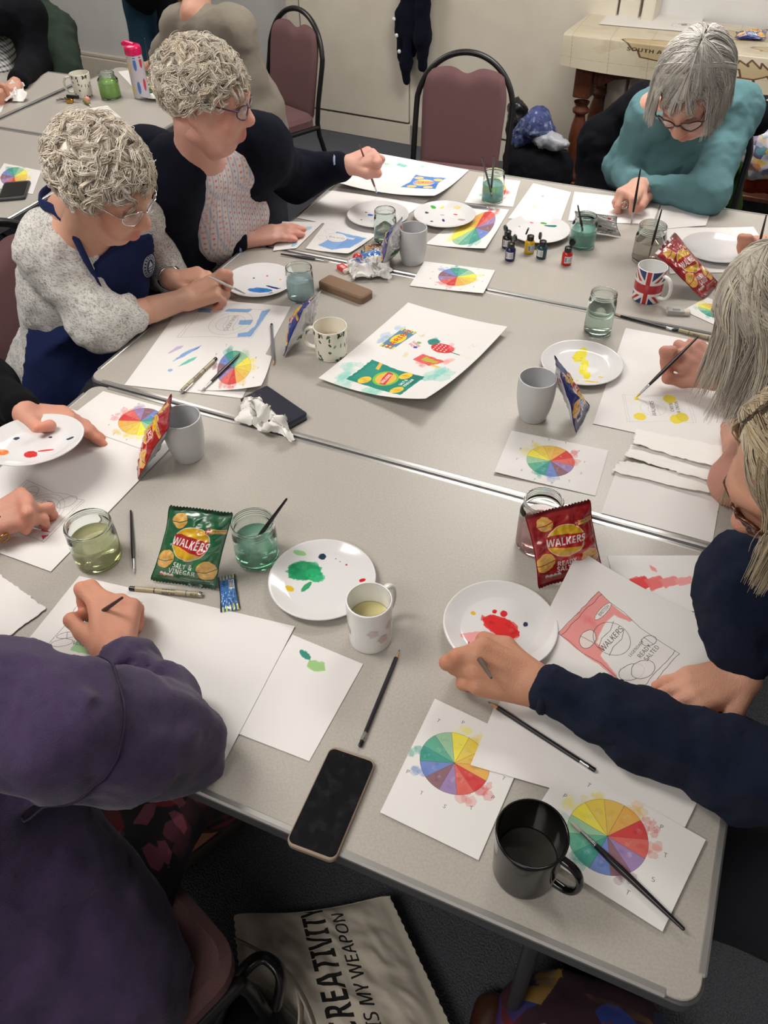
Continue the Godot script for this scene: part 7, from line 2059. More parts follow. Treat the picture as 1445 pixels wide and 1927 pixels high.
func trousers(t: Node3D, pel: Vector3, knees: Array, m: Material):
	var b := []
	for k in knees:
		var foot := Vector3(k.x - (k.x - pel.x) * 0.12, 0.09, k.z)
		b.append(bone(pel.lerp(Vector3(pel.x, pel.y, k.z), 0.8), k, 0.105, 0.085, Color.WHITE)); b.append(bone(k, foot, 0.082, 0.06, Color.WHITE))
	garment("trousers", t, b, m, 0.013, 40.0, folds(3, 7.0), 0.006)
	for k in knees:
		var foot := Vector3(k.x - (k.x - pel.x) * 0.12, 0.045, k.z)
		var d: Vector3 = (k - pel); d.y = 0; d = d.normalized()
		var st := MB.new()
		net(st, [bone(foot - d * 0.05, foot + d * 0.1, 0.042, 0.036, Color.WHITE)], 0.01, 60.0, null, 0.0, Vector3.ONE, [[Vector3(0, 0.006, 0), Vector3.DOWN]])
		obj("shoe", st, M.brush_black, t)

func emblem(t: Node3D, at: Vector3, n: Vector3):
	var a := Art.new(200, 260, rgb8(40, 50, 94))
	var w := rgb8(188, 192, 204)
	a.line(Art.oval(Vector2(100, 130), 84, 112), 9, w, true); a.line(Art.oval(Vector2(100, 130), 54, 76), 7, w, true)
	for k in 18:
		var q := Vector2(100, 130) + Vector2(cos(k * TAU / 18) * 69, sin(k * TAU / 18) * 94)
		a.fill_mark(q, w)
	a.poly(PackedVector2Array([Vector2(100, 70), Vector2(134, 130), Vector2(66, 130)]), w)
	a.poly(PackedVector2Array([Vector2(66, 142), Vector2(134, 142), Vector2(128, 156), Vector2(72, 156)]), w)
	a.poly(PackedVector2Array([Vector2(76, 168), Vector2(124, 168), Vector2(110, 190), Vector2(90, 190)]), w)
	var u := (Vector3.UP - n * n.y).normalized()
	var r := u.cross(n)
	var b := MB.new()
	var p := PackedVector3Array(); var uvs := PackedVector2Array()
	for i in 9:
		for j in 9:
			var x := (i / 8.0 - 0.5); var y := (j / 8.0 - 0.5)
			p.append(at + r * x * 0.055 - u * y * 0.075 - n * (x * x * 0.03 + y * y * 0.03)); uvs.append(Vector2(i / 8.0, j / 8.0))
	b.grid(p, 9, 9, false, Color.WHITE, uvs, true)
	obj("emblem", b, tex_mat(a.im, 0.9), t)

func woman_navy_cardigan(cols: Array):
	var skin := lin(rgb8(212, 160, 144))
	var t := thing("person", "curly white-haired woman in a navy cardigan over a patterned blouse, holding out a brush", "person", Vector3.ZERO, "")
	var c := Vector3(-0.6360, 1.2150, -0.5806)
	var fb := face_basis(Vector3(0.88, -0.24, -0.30), 0.0)
	var neck := Vector3(-0.755, TOP + 0.315, -0.67)
	var shr := Vector3(-0.80, TOP + 0.25, -0.55); var elr := Vector3(-0.86, TOP + 0.0, -0.60); var wrr := Vector3(-0.7004, 0.7650, -0.7621)
	var shl := Vector3(-0.69, TOP + 0.245, -0.88); var ell := Vector3(-0.7049, 0.8200, -1.0980); var wrl := Vector3(-0.5348, 0.8750, -1.1288)
	var pel := Vector3(-0.98, TOP - 0.24, -0.79); var chest := Vector3(-0.84, TOP + 0.08, -0.75)
	var fw := Vector3(0.93, -0.1, -0.25).normalized()
	var main := torso_bones(pel, chest, neck, shr, shl, fw, 0.84, skin, 0.05) + [bone(neck - Vector3(0, 0.06, 0), c - fb[1] * 0.05 - fb[0] * 0.02, 0.062, 0.058, skin), bone(shr, elr, 0.046, 0.042, skin), bone(elr, wrr, 0.042, 0.028, skin), bone(shl, ell, 0.045, 0.04, skin), bone(ell, wrl, 0.04, 0.028, skin)]
	var head := []; head_bones(head, c, fb[0], fb[1], 1.0, skin, 1.2)
	head.append(bone(c - fb[1] * 0.06 - fb[0] * 0.01, neck, 0.056, 0.062, skin)); head.append(bone(c - fb[1] * 0.1 + fb[0] * 0.04, neck + fb[0] * 0.02, 0.035, 0.04, skin))
	var hr := [bone(elr.lerp(wrr, 0.65), wrr, 0.033, 0.027, skin)]; hand_bones(hr, wrr, Vector3(-0.6404, 0.7680, -0.8179), Vector3(0, 1, 0.1), true, 1.0, skin, {"f": [[0.1, 0.15, 0.1], [0.1, 0.12, 0.1], [0.12, 0.12, 0.1], [0.12, 0.15, 0.1]], "spread": 0.05})
	var bk := Vector3(0.1, 0.9, 0.3).normalized()
	var hl := [bone(ell.lerp(wrl, 0.65), wrl, 0.033, 0.028, skin)]; hand_bones(hl, wrl, Vector3(-0.4823, 0.8900, -1.1675), bk, false, 1.05, skin, write_pose(Vector3(-0.4509, 0.8600, -1.1487), bk))
	body_mesh(t, main, head, [hr, hl])
	curly_hair(t, c, fb, 0.97, cols, 560, 9, 1.0)
	glasses(t, c, fb, 1.0, mat(rgb8(60, 44, 70), 0.3), 0.0018)
	# blouse and cardigan
	var pa := Art.new(256, 256, rgb8(214, 208, 208))
	for k in 8: pa.line(PackedVector2Array([Vector2(k * 32 + 6, 0), Vector2(k * 32 + 6, 256)]), 7, rgb8(164, 170, 190))
	for k in 8:
		for j in 9: pa.ellipse(Vector2(k * 32 + 22, j * 28.4 + (k % 2) * 14 + 6), 5, 6, rgb8(214, 112, 100))
	var bm := tex_mat(pa.im, 0.9); bm.uv1_triplanar = true; bm.uv1_scale = Vector3.ONE * 6.5
	var bb := torso_bones(pel, chest, neck, shr, shl, fw, 0.98, skin, 0.08)
	garment("blouse", t, bb, bm, 0.009, 36.0, folds(21, 8.0), 0.006, [[neck + Vector3(0.0, 0.03, 0), Vector3(0.22, 0.97, 0.0).normalized()]])
	var nm := cloth(rgb8(24, 28, 42), 0.25, 14.0, 0.25, 0.15)
	var side := (shr - shl).normalized()
	var ar := [bone(shr, elr, 0.074, 0.062, skin), bone(elr, elr.lerp(wrr, 0.86), 0.062, 0.043, skin), bone(shr.lerp(neck, 0.2), pel + side * 0.09, 0.085, 0.11, skin), bone(shr, shr.lerp(neck, 0.75), 0.075, 0.05, skin)]
	garment("cardigan", t, ar, nm, 0.009, 36.0, folds(23, 8.0), 0.008, [])
	var al := [bone(shl, ell, 0.072, 0.06, skin), bone(ell, ell.lerp(wrl, 0.86), 0.06, 0.044, skin), bone(shl.lerp(neck, 0.2), pel - side * 0.09, 0.08, 0.105, skin), bone(shl, shl.lerp(neck, 0.75), 0.075, 0.05, skin)]
	garment("cardigan", t, al, nm, 0.009, 36.0, folds(25, 8.0), 0.008, [])
	var bkp := [bone(shr.lerp(neck, 0.4) - fw * 0.07, pel - fw * 0.05, 0.1, 0.14, skin), bone(shl.lerp(neck, 0.4) - fw * 0.07, pel - fw * 0.05, 0.1, 0.14, skin)]
	garment("cardigan_back", t, bkp, nm, 0.012, 36.0, folds(25, 8.0), 0.006, [[chest + fw * 0.0, fw]])
	var shirt := mat(rgb8(150, 166, 200), 0.9)
	cuff_ring(t, "shirt_cuff", elr.lerp(wrr, 0.87), (wrr - elr).normalized(), 0.036, shirt, 0.006)
	cuff_ring(t, "shirt_cuff", ell.lerp(wrl, 0.87), (wrl - ell).normalized(), 0.038, shirt, 0.006)
	brush(Vector3(-0.4701, 0.7520, -1.2201), Vector3(-0.4910, 0.9400, -1.1348), "brush with a blue-wet tip held by the woman in the navy cardigan", mat(rgb8(120, 80, 70), 0.35), 0.0034, 0.014, mat(rgb8(30, 90, 160), 0.3))
	trousers(t, pel, [Vector3(-0.62, 0.52, -0.8), Vector3(-0.62, 0.52, -1.0)], mat(rgb8(30, 32, 44), 0.9))

func woman_teal(cols: Array):
	var skin := lin(rgb8(204, 156, 138))
	var t := thing("person", "woman with a straight grey bob in a teal jumper, head bowed over her drawing", "person", Vector3.ZERO, "")
	var c := Vector3(0.4310, 1.1500, -1.3114)
	var fb := face_basis(Vector3(-0.12, -0.70, 0.70), 0.08)
	var neck := Vector3(0.4173, 1.0100, -1.7051)
	var shr := Vector3(0.2872, 0.9600, -1.6636); var elr := Vector3(0.2293, 0.7600, -1.7169); var wrr := Vector3(0.3161, 0.7950, -1.4940)
	var shl := Vector3(0.5402, 0.9600, -1.8160); var ell := Vector3(0.5265, 0.7850, -1.5332); var wrl := Vector3(0.3478, 0.7850, -1.5332)
	var pel := Vector3(0.43, TOP - 0.25, -1.93); var chest := Vector3(0.42, TOP + 0.08, -1.78)
	var fw := Vector3(-0.02, -0.3, 0.95).normalized()
	var main := torso_bones(pel, chest, neck, shr, shl, fw, 0.8, skin, 0.05) + [bone(neck - Vector3(0, 0.05, 0), c - fb[1] * 0.05 - fb[0] * 0.02, 0.055, 0.05, skin), bone(shr, elr, 0.04, 0.036, skin), bone(elr, wrr, 0.036, 0.025, skin), bone(shl, ell, 0.04, 0.036, skin), bone(ell, wrl, 0.036, 0.025, skin)]
	var head := []; head_bones(head, c, fb[0], fb[1], 1.06, skin, 1.15)
	var bk := Vector3(0.0, 0.85, 0.35).normalized()
	var hr := [bone(elr.lerp(wrr, 0.6), wrr, 0.03, 0.026, skin)]; hand_bones(hr, wrr, Vector3(0.3012, 0.8000, -1.4130), bk, true, 1.0, skin, write_pose(Vector3(0.3271, 0.7650, -1.3839), bk))
	var hl := [bone(ell.lerp(wrl, 0.7), wrl, 0.03, 0.026, skin)]; hand_bones(hl, wrl, Vector3(0.3313, 0.7700, -1.5028), Vector3(0, 1, 0.2), false, 0.95, skin, {"f": [[0.6, 0.9, 0.5], [0.6, 0.9, 0.5], [0.7, 0.9, 0.5], [0.7, 0.9, 0.5]]})
	body_mesh(t, main, head, [hr, hl])
	straight_hair(t, c, fb, 1.1, cols, 300, 12, 0.085, 0.75, -0.22, 0.14, 0.006)
	glasses(t, c, fb, 1.06, mat(rgb8(70, 44, 40), 0.3), 0.0022)
	var tm := cloth(rgb8(100, 140, 147), 0.10, 13.0, 0.3, 0.1)
	var g := torso_bones(pel, chest, neck, shr, shl, fw, 0.94, skin, 0.06) + [bone(shr, elr, 0.066, 0.056, skin), bone(elr, elr.lerp(wrr, 0.8), 0.058, 0.042, skin), bone(shl, ell, 0.068, 0.058, skin), bone(ell, ell.lerp(wrl, 0.88), 0.058, 0.038, skin), bone(pel, pel - Vector3(0, 0.1, 0), 0.17, 0.17, skin)]
	garment("jumper", t, g, tm, 0.009, 60.0, folds(31, 11.0), 0.011, [[neck + Vector3(0, 0.0, 0.06), Vector3(0, 0.85, 0.5).normalized()]])
	cuff_ring(t, "watch", ell.lerp(wrl, 0.95), (wrl - ell).normalized(), 0.03, M.chrome, 0.004)
	cuff_ring(t, "ring", Vector3(0.2991, 0.7750, -1.3900), Vector3(0.2, 0.3, 1).normalized(), 0.0098, M.chrome, 0.0016)
	trousers(t, pel, [Vector3(0.34, 0.52, -1.5), Vector3(0.52, 0.52, -1.5)], mat(rgb8(40, 40, 52), 0.9))
	brush(Vector3(0.3389, 0.7440, -1.3203), Vector3(0.3312, 0.9100, -1.3373), "black brush held upright by the woman in teal", null, 0.0034, 0.016)

func woman_long_grey(cols: Array):
	var skin := lin(rgb8(190, 136, 118))
	var t := thing("person", "woman with long loose grey hair bending over the yellow crisp sketch at the right", "person", Vector3.ZERO, "")
	var c := Vector3(0.7580, 1.0850, -0.2964)
	var fb := face_basis(Vector3(-0.70, -0.70, 0.12), -0.1)
	var neck := c + Vector3(0.14, -0.06, 0.02)
	var shr := Vector3(0.98, TOP + 0.2, -0.46); var elr := Vector3(0.88, TOP + 0.06, -0.52); var wrr := Vector3(0.6883, 0.7950, -0.5074)
	var shl := Vector3(0.98, TOP + 0.2, -0.12); var ell := Vector3(0.7659, 0.7850, -0.1668); var wrl := Vector3(0.7644, 0.7700, -0.2924)
	var pel := Vector3(1.1, TOP - 0.24, -0.28); var chest := Vector3(1.04, TOP + 0.06, -0.29)
	var fw := Vector3(-0.9, -0.4, 0).normalized()
	var main := torso_bones(pel, chest, neck, shr, shl, fw, 0.8, skin, 0.05) + [bone(neck, c - fb[1] * 0.05 - fb[0] * 0.02, 0.055, 0.05, skin), bone(shr, elr, 0.045, 0.042, skin), bone(elr, wrr, 0.042, 0.029, skin), bone(shl, ell, 0.046, 0.042, skin), bone(ell, wrl, 0.042, 0.028, skin)]
	var head := []; head_bones(head, c, fb[0], fb[1], 1.05, skin, 1.1)
	var bk := Vector3(-0.2, 0.75, 0.6).normalized()
	var hr := [bone(elr.lerp(wrr, 0.6), wrr, 0.034, 0.027, skin)]; hand_bones(hr, wrr, Vector3(0.6033, 0.8150, -0.5422), bk, true, 1.08, skin, write_pose(Vector3(0.5734, 0.7850, -0.5175), bk, 0.2))
	var hl := [bone(ell.lerp(wrl, 0.6), wrl, 0.034, 0.027, skin)]; hand_bones(hl, wrl, wrl + (wrl - ell).normalized() * 0.09, Vector3.UP, false, 1.0, skin, {"f": [[0.3, 0.4, 0.2], [0.3, 0.4, 0.2], [0.3, 0.4, 0.2], [0.3, 0.4, 0.2]]})
	body_mesh(t, main, head, [hr, hl])
	straight_hair(t, c, fb, 1.1, cols, 420, 22, 0.2, 0.3, 0.0, 0.03, 0.02)
	glasses(t, c, fb, 1.06, M.chrome, 0.0014)
	var g := torso_bones(pel, chest, neck, shr, shl, fw, 0.94, skin, 0.06) + [bone(shr, shr.lerp(elr, 0.5), 0.068, 0.062, skin), bone(shl, shl.lerp(ell, 0.4), 0.068, 0.06, skin)]
	garment("top", t, g, cloth(rgb8(84, 44, 58), 0.15, 10.0, 0.2, 0.1), 0.011, 38.0, folds(41, 7.0), 0.007, [[neck, Vector3(-0.4, 0.9, 0).normalized()]])
	trousers(t, pel, [Vector3(0.72, 0.52, -0.2), Vector3(0.72, 0.52, -0.4)], mat(rgb8(34, 34, 44), 0.9))
	brush(Vector3(0.5291, 0.7430, -0.4313), Vector3(0.6216, 0.8800, -0.5097), "black brush held by the woman with long grey hair, its tip on a yellow crisp", null, 0.0036, 0.014, mat(rgb8(200, 180, 60), 0.4))

func woman_blonde(cols: Array):
	var skin := lin(rgb8(206, 152, 128)); var tan_ := lin(rgb8(190, 136, 108))
	var t := thing("person", "blonde woman in tortoiseshell glasses and a navy fleece, painting at the near right", "person", Vector3.ZERO, "")
	var c := Vector3(0.8179, 1.1400, 0.2269)
	var fb := face_basis(Vector3(-0.72, -0.64, 0.26), 0.0)
	var neck := c + Vector3(0.13, -0.09, 0.03)
	var shr := Vector3(0.93, TOP + 0.22, 0.16); var elr := Vector3(0.8027, 0.8700, 0.1654); var wrr := Vector3(0.8309, 0.7750, 0.2903)
	var shl := Vector3(1.08, TOP + 0.20, 0.50); var ell := Vector3(0.8479, 0.7900, 0.4766); var wrl := Vector3(0.5354, 0.7920, 0.4505)
	var pel := Vector3(1.2, TOP - 0.24, 0.40); var chest := Vector3(1.08, TOP + 0.08, 0.36)
	var fw := Vector3(-0.85, -0.45, 0.1).normalized()
	var main := torso_bones(pel, chest, neck, shr, shl, fw, 0.8, skin, 0.05) + [bone(neck, c - fb[1] * 0.05 - fb[0] * 0.02, 0.055, 0.05, skin), bone(shr, elr, 0.042, 0.04, skin), bone(elr, wrr, 0.04, 0.028, skin), bone(shl, ell, 0.042, 0.04, skin), bone(ell, wrl, 0.038, 0.028, tan_)]
	var head := []; head_bones(head, c, fb[0], fb[1], 1.05, skin, 1.0)
	var hr := [bone(elr.lerp(wrr, 0.75), wrr, 0.032, 0.028, skin)]; hand_bones(hr, wrr, Vector3(0.7914, 0.7700, 0.3251), Vector3(-0.1, 1, 0.1), true, 1.05, skin, {"f": [[0.12, 0.2, 0.1], [0.16, 0.2, 0.12], [0.2, 0.25, 0.15], [0.3, 0.4, 0.2]], "spread": 0.1})
	var bk := Vector3(-0.1, 0.85, 0.5).normalized()
	var hl := [bone(ell.lerp(wrl, 0.8), wrl, 0.031, 0.028, tan_)]; hand_bones(hl, wrl, Vector3(0.4842, 0.8020, 0.4564), bk, false, 1.08, tan_, {"f": [Vector3(0.4331, 0.7850, 0.4331), Vector3(0.4316, 0.7700, 0.4389), [0.85, 1.1, 0.5], [0.95, 1.1, 0.5]], "t": Vector3(0.4389, 0.7800, 0.4256)})
	body_mesh(t, main, head, [hr, hl])
	straight_hair(t, c, fb, 1.1, cols, 460, 32, 0.15, 0.0, 0.05, 0.0, 0.01, 0.8)
	var tort := mat(Color.WHITE, 0.2)
	tort.albedo_texture = noise_tex(0.06, [rgb8(40, 18, 10), rgb8(70, 34, 16), rgb8(150, 84, 40)], 2, 128, 71); tort.uv1_triplanar = true; tort.uv1_scale = Vector3.ONE * 30
	glasses(t, c, fb, 1.05, tort, 0.0034, 0.025, 0.019)
	var fm := cloth(rgb8(30, 38, 60), 0.22, 16.0, 0.4, 0.3)
	var a := [bone(shr, elr, 0.066, 0.06, skin), bone(elr, elr.lerp(wrr, 0.8), 0.06, 0.046, skin)]
	# sleeve folds: rings along the forearm
	var d := wrr - elr
	for k in 5:
		var q := elr + d * (0.02 + 0.13 * k); a.append(bone(q + d.cross(Vector3.UP).normalized() * 0.012, q - d.cross(Vector3.UP).normalized() * 0.012, 0.058 - k * 0.003, 0.056 - k * 0.003, skin))
	a += torso_bones(pel, chest, neck, shr, shl, fw, 0.98, skin, 0.06)
	a += [bone(shl, ell, 0.066, 0.058, skin), bone(ell, ell.lerp(wrl, 0.45), 0.056, 0.047, skin), bone(ell.lerp(wrl, 0.45), ell.lerp(wrl, 0.93), 0.046, 0.038, skin)]
	var d2 := wrl - ell
	for k in 5:
		var q := ell + d2 * (0.05 + 0.15 * k); a.append(blob(q + Vector3(0, 0.012 - 0.004 * (k % 2), 0.006 * (k % 3 - 1)), Vector3(0.02, 0.050 - 0.004 * k, 0.053 - 0.004 * k), Basis(d2.normalized().rotated(Vector3.UP, 0.35), Vector3.UP, Vector3.UP.cross(d2.normalized().rotated(Vector3.UP, 0.35))).orthonormalized(), skin))
	garment("fleece", t, a, fm, 0.0085, 75.0, folds(51, 14.0), 0.010, [[neck, Vector3(-0.3, 0.95, 0).normalized()]])
	cuff_ring(t, "fleece_cuff", ell.lerp(wrl, 0.925), d2.normalized(), 0.032, fm, 0.008)
	cuff_ring(t, "fleece_cuff", elr.lerp(wrr, 0.80), d.normalized(), 0.038, fm, 0.009)
	trousers(t, pel, [Vector3(0.78, 0.52, 0.28), Vector3(0.78, 0.52, 0.5)], mat(rgb8(24, 26, 36), 0.9))
	brush(Vector3(0.4103, 0.7700, 0.3962), Vector3(0.4834, 0.8750, 0.5222), "grey-handled brush with a red tip in the hand over the red-smeared plate", mat(rgb8(84, 76, 74), 0.35), 0.0036, 0.016, mat(rgb8(190, 50, 54), 0.35))

func person_purple():
	var skin := lin(rgb8(196, 138, 114))
	var t := thing("person", "person in a purple sweatshirt seen from behind, colouring a green packet sketch", "person", Vector3.ZERO, "")
	var shr := Vector3(0.0296, 0.9650, 0.8655); var elr := Vector3(0.0965, 0.8000, 0.7593); var wrr := Vector3(-0.1057, 0.7950, 0.6534)
	var shl := Vector3(-0.42, TOP + 0.24, 0.92); var ell := Vector3(-0.55, TOP + 0.02, 0.85); var wrl := Vector3(-0.56, TOP + 0.035, 0.70)
	var neck := Vector3(-0.29, TOP + 0.31, 0.86)
	var pel := Vector3(-0.10, TOP - 0.22, 1.06); var chest := Vector3(-0.16, TOP + 0.1, 0.96)
	var fw := Vector3(-0.1, -0.3, -0.94).normalized()
	var c := Vector3(-0.41, TOP + 0.43, 0.78)
	var fb := face_basis(Vector3(0.0, -0.8, -0.6))
	var main := torso_bones(pel, chest, neck, shr, shl, fw, 0.8, skin, 0.0) + [bone(neck, c - fb[0] * 0.02 - fb[1] * 0.05, 0.056, 0.052, skin), bone(shr, elr, 0.045, 0.042, skin), bone(elr, wrr, 0.042, 0.028, skin), bone(shl, ell, 0.045, 0.042, skin), bone(ell, wrl, 0.042, 0.028, skin)]
	var head := []; head_bones(head, c, fb[0], fb[1], 1.0, skin)
	var bk := Vector3(0.25, 0.9, 0.35).normalized()
	var hr := [bone(elr.lerp(wrr, 0.75), wrr, 0.034, 0.029, skin)]; hand_bones(hr, wrr, Vector3(-0.1588, 0.8080, 0.5768), bk, true, 1.06, skin, {"f": [Vector3(-0.2157, 0.7700, 0.5921), Vector3(-0.2225, 0.7600, 0.5732), [1.1, 1.3, 0.7], [1.15, 1.3, 0.7]], "t": Vector3(-0.2106, 0.7720, 0.6018)})
	var hl := []; hand_bones(hl, wrl, wrl + Vector3(0.08, -0.01, -0.05), Vector3.UP, false, 1.0, skin, {"f": [[0.2, 0.3, 0.2], [0.2, 0.3, 0.2], [0.2, 0.3, 0.2], [0.2, 0.3, 0.2]]})
	body_mesh(t, main, head, [hr, hl])
	straight_hair(t, c, fb, 1.05, [lin(rgb8(90, 70, 56)), lin(rgb8(110, 88, 70)), lin(rgb8(80, 62, 50))], 120, 62, 0.06)
	# the sweatshirt: body, big sleeve with its bunched folds, set-in seam
	var pm := mat(Color.WHITE, 0.95)
	pm.albedo_texture = noise_tex(0.02, [rgb8(54, 44, 70), rgb8(66, 54, 84), rgb8(60, 49, 76)], 5, 512, 81)
	pm.uv1_triplanar = true; pm.uv1_scale = Vector3.ONE * 3.0; pm.rim_enabled = true; pm.rim = 0.35; pm.rim_tint = 0.6; pm.metallic_specular = 0.2
	pm.heightmap_enabled = true; pm.heightmap_scale = 0.12; pm.heightmap_texture = noise_tex(0.3, [Color.BLACK, Color.WHITE], 3, 512, 82)
	var g := torso_bones(pel, chest, neck, shr, shl, fw, 1.0, skin, 0.0) + [bone(pel, pel + Vector3(0.0, -0.1, 0.03), 0.2, 0.2, skin), bone(chest - fw * 0.03, pel - fw * 0.04, 0.15, 0.19, skin), bone(chest + Vector3(0.08, -0.1, 0.0), pel + Vector3(0.13, 0.0, -0.03), 0.12, 0.165, skin)]
	var mid := shr.lerp(elr, 0.55)
	g += [bone(shr, mid, 0.084, 0.082, skin), bone(mid, elr, 0.082, 0.064, skin), bone(elr, elr.lerp(wrr, 0.45), 0.06, 0.052, skin), bone(elr.lerp(wrr, 0.45), elr.lerp(wrr, 0.82), 0.05, 0.041, skin)]
	var d := wrr - elr
	for k in 4:
		var q := elr + d * (0.2 + 0.16 * k)
		var ax := d.normalized().rotated(Vector3.UP, 0.5)
		g.append(blob(q + Vector3(0.0, 0.01, 0), Vector3(0.017, 0.056 - 0.004 * k, 0.056 - 0.004 * k), Basis(ax, Vector3.UP, ax.cross(Vector3.UP)).orthonormalized(), skin))
	var sw := garment("sweatshirt", t, g, pm, 0.0085, 75.0, folds(61, 9.0), 0.014, [[neck + Vector3(0, 0.02, 0), Vector3(0.0, 0.8, -0.6).normalized()]])
	seam_on(t, sw.mesh, shr + (elr - shr).normalized() * 0.02, (elr - shr).normalized(), mat(rgb8(46, 36, 60), 0.95), 0.13)
	cuff_ring(t, "sweatshirt_cuff", elr.lerp(wrr, 0.85), d.normalized(), 0.035, pm, 0.010)
	# skirt with a black, pink and red print
	var ka := Art.new(256, 256, rgb8(24, 20, 26))
	for k in 16:
		var p := Vector2(ka.rng.randf() * 256, ka.rng.randf() * 256)
		ka.poly(ka.rough(Art.oval(p, 26, 12, ka.rng.randf() * 3, 0, TAU, 10), 5, 12), [rgb8(150, 26, 40), rgb8(150, 78, 96), rgb8(70, 66, 66)][k % 3])
	var km := tex_mat(ka.im, 0.85); km.uv1_triplanar = true; km.uv1_scale = Vector3.ONE * 4.5
	var kn := [Vector3(-0.02, 0.53, 0.62), Vector3(-0.2, 0.53, 0.62)]
	var sk := [bone(pel - Vector3(0, 0.07, 0), kn[0], 0.15, 0.085, skin), bone(pel - Vector3(0.05, 0.07, 0), kn[1], 0.15, 0.085, skin), bone(pel + Vector3(0.1, -0.07, 0.04), pel + Vector3(0.08, -0.08, -0.16), 0.115, 0.1, skin), bone(kn[0], kn[0] + Vector3(0.0, -0.14, 0), 0.085, 0.1, skin), bone(kn[1], kn[1] + Vector3(0, -0.14, 0), 0.085, 0.1, skin)]
	garment("skirt", t, sk, km, 0.012, 40.0, folds(63, 8.0), 0.008)
	var lg := MB.new()
	var ft := Vector3(-0.1236, 0.0600, 0.5930)
	net(lg, [bone(kn[0] - Vector3(0, 0.1, 0), ft + Vector3(-0.02, 0.05, 0.06), 0.055, 0.036, skin), bone(ft + Vector3(-0.02, 0.0, 0.06), ft + Vector3(0.03, -0.02, -0.03), 0.036, 0.03, skin), bone(kn[1] - Vector3(0, 0.1, 0), ft + Vector3(-0.22, 0.05, 0.02), 0.055, 0.036, skin)], 0.009, 70.0)
	obj("bare_leg", lg, M.skin, t, true)
	var sh := MB.new()
	net(sh, [bone(ft + Vector3(-0.025, -0.03, 0.08), ft + Vector3(0.045, -0.035, -0.05), 0.044, 0.038, skin)], 0.008, 60.0, null, 0.0, Vector3.ONE, [[ft + Vector3(0, -0.01, 0), Vector3(0, 1, 0)], [Vector3(0, 0.004, 0), Vector3.DOWN]])
	obj("shoe", sh, mat(rgb8(70, 62, 58), 0.5), t)
	brush(Vector3(-0.2234, 0.7440, 0.6132), Vector3(-0.1062, 0.8650, 0.5992), "dark brush in the hand of the person in the purple sweatshirt", mat(rgb8(52, 40, 44), 0.35), 0.0036)

func person_left_edge():
	var skin := lin(rgb8(208, 150, 130))
	var t := thing("person", "person in black at the left edge, one hand holding a plate, the other a brush", "person", Vector3.ZERO, "")
	var shl := Vector3(-1.12, TOP + 0.2, 0.2); var ell := Vector3(-0.88, TOP + 0.02, 0.13); var wrl := Vector3(-0.6372, 0.8280, 0.2381)
	var shr := Vector3(-1.12, TOP + 0.2, 0.56); var elr := Vector3(-0.8, TOP + 0.03, 0.62); var wrr := Vector3(-0.5165, 0.7850, 0.5099)
	var neck := Vector3(-1.16, TOP + 0.32, 0.40); var pel := Vector3(-1.25, TOP - 0.24, 0.38); var chest := Vector3(-1.2, TOP + 0.08, 0.38)
	var fw := Vector3(0.95, -0.3, 0).normalized()
	var c := Vector3(-1.1, TOP + 0.45, 0.42)
	var fb := face_basis(Vector3(0.75, -0.6, 0))
	var main := torso_bones(pel, chest, neck, shr, shl, fw, 0.8, skin, 0.05) + [bone(neck, c - fb[0] * 0.02 - fb[1] * 0.05, 0.056, 0.05, skin), bone(shr, elr, 0.045, 0.042, skin), bone(elr, wrr, 0.042, 0.028, skin), bone(shl, ell, 0.045, 0.042, skin), bone(ell, wrl, 0.042, 0.028, skin)]
	var head := []; head_bones(head, c, fb[0], fb[1], 1.0, skin)
	var bk := Vector3(0.1, 0.95, -0.1).normalized()
	var hl := [bone(ell.lerp(wrl, 0.75), wrl, 0.032, 0.028, skin)]
	hand_bones(hl, wrl, Vector3(-0.5953, 0.8100, 0.2069), Vector3(0.2, 0.9, -0.3), false, 1.0, skin, {"f": [[0.35, 0.2, 0.1], [0.45, 0.25, 0.1], [0.5, 0.3, 0.1], [0.55, 0.3, 0.2]], "t": Vector3(-0.5524, 0.8480, 0.2895)})
	var hr := [bone(elr.lerp(wrr, 0.75), wrr, 0.032, 0.028, skin)]
	hand_bones(hr, wrr, Vector3(-0.4844, 0.7950, 0.4638), Vector3(0.1, 0.9, 0.3), true, 1.0, skin, {"f": [Vector3(-0.4582, 0.7700, 0.4612), Vector3(-0.4531, 0.7640, 0.4728), [0.7, 1.0, 0.5], [0.8, 1.0, 0.5]], "t": Vector3(-0.4691, 0.7700, 0.4547)})
	body_mesh(t, main, head, [hl, hr])
	straight_hair(t, c, fb, 1.05, [lin(rgb8(110, 90, 72)), lin(rgb8(132, 110, 90)), lin(rgb8(100, 82, 66))], 120, 72, 0.08)
	var g := torso_bones(pel, chest, neck, shr, shl, fw, 0.96, skin, 0.05) + [bone(shr, elr, 0.066, 0.06, skin), bone(elr, elr.lerp(wrr, 0.75), 0.058, 0.045, skin), bone(shl, ell, 0.066, 0.06, skin), bone(ell, ell.lerp(wrl, 0.9), 0.058, 0.043, skin)]
	garment("black_top", t, g, cloth(rgb8(20, 20, 24), 0.25, 14.0, 0.2, 0.1), 0.011, 45.0, folds(71, 8.0), 0.007, [[neck, Vector3(0.3, 0.95, 0).normalized()]])
	trousers(t, pel, [Vector3(-0.72, 0.52, 0.3), Vector3(-0.72, 0.52, 0.48)], mat(rgb8(26, 26, 30), 0.9))
	cuff_ring(t, "ring", Vector3(-0.4725, 0.7700, 0.5089), Vector3(0.9, -0.3, 0.2).normalized(), 0.0105, M.gold, 0.002)
	brush(Vector3(-0.4286, 0.7440, 0.4456), Vector3(-0.5028, 0.8150, 0.5003), "black brush with a red tip in the hand at the left edge", null, 0.0034, 0.016, mat(rgb8(160, 36, 46), 0.35))

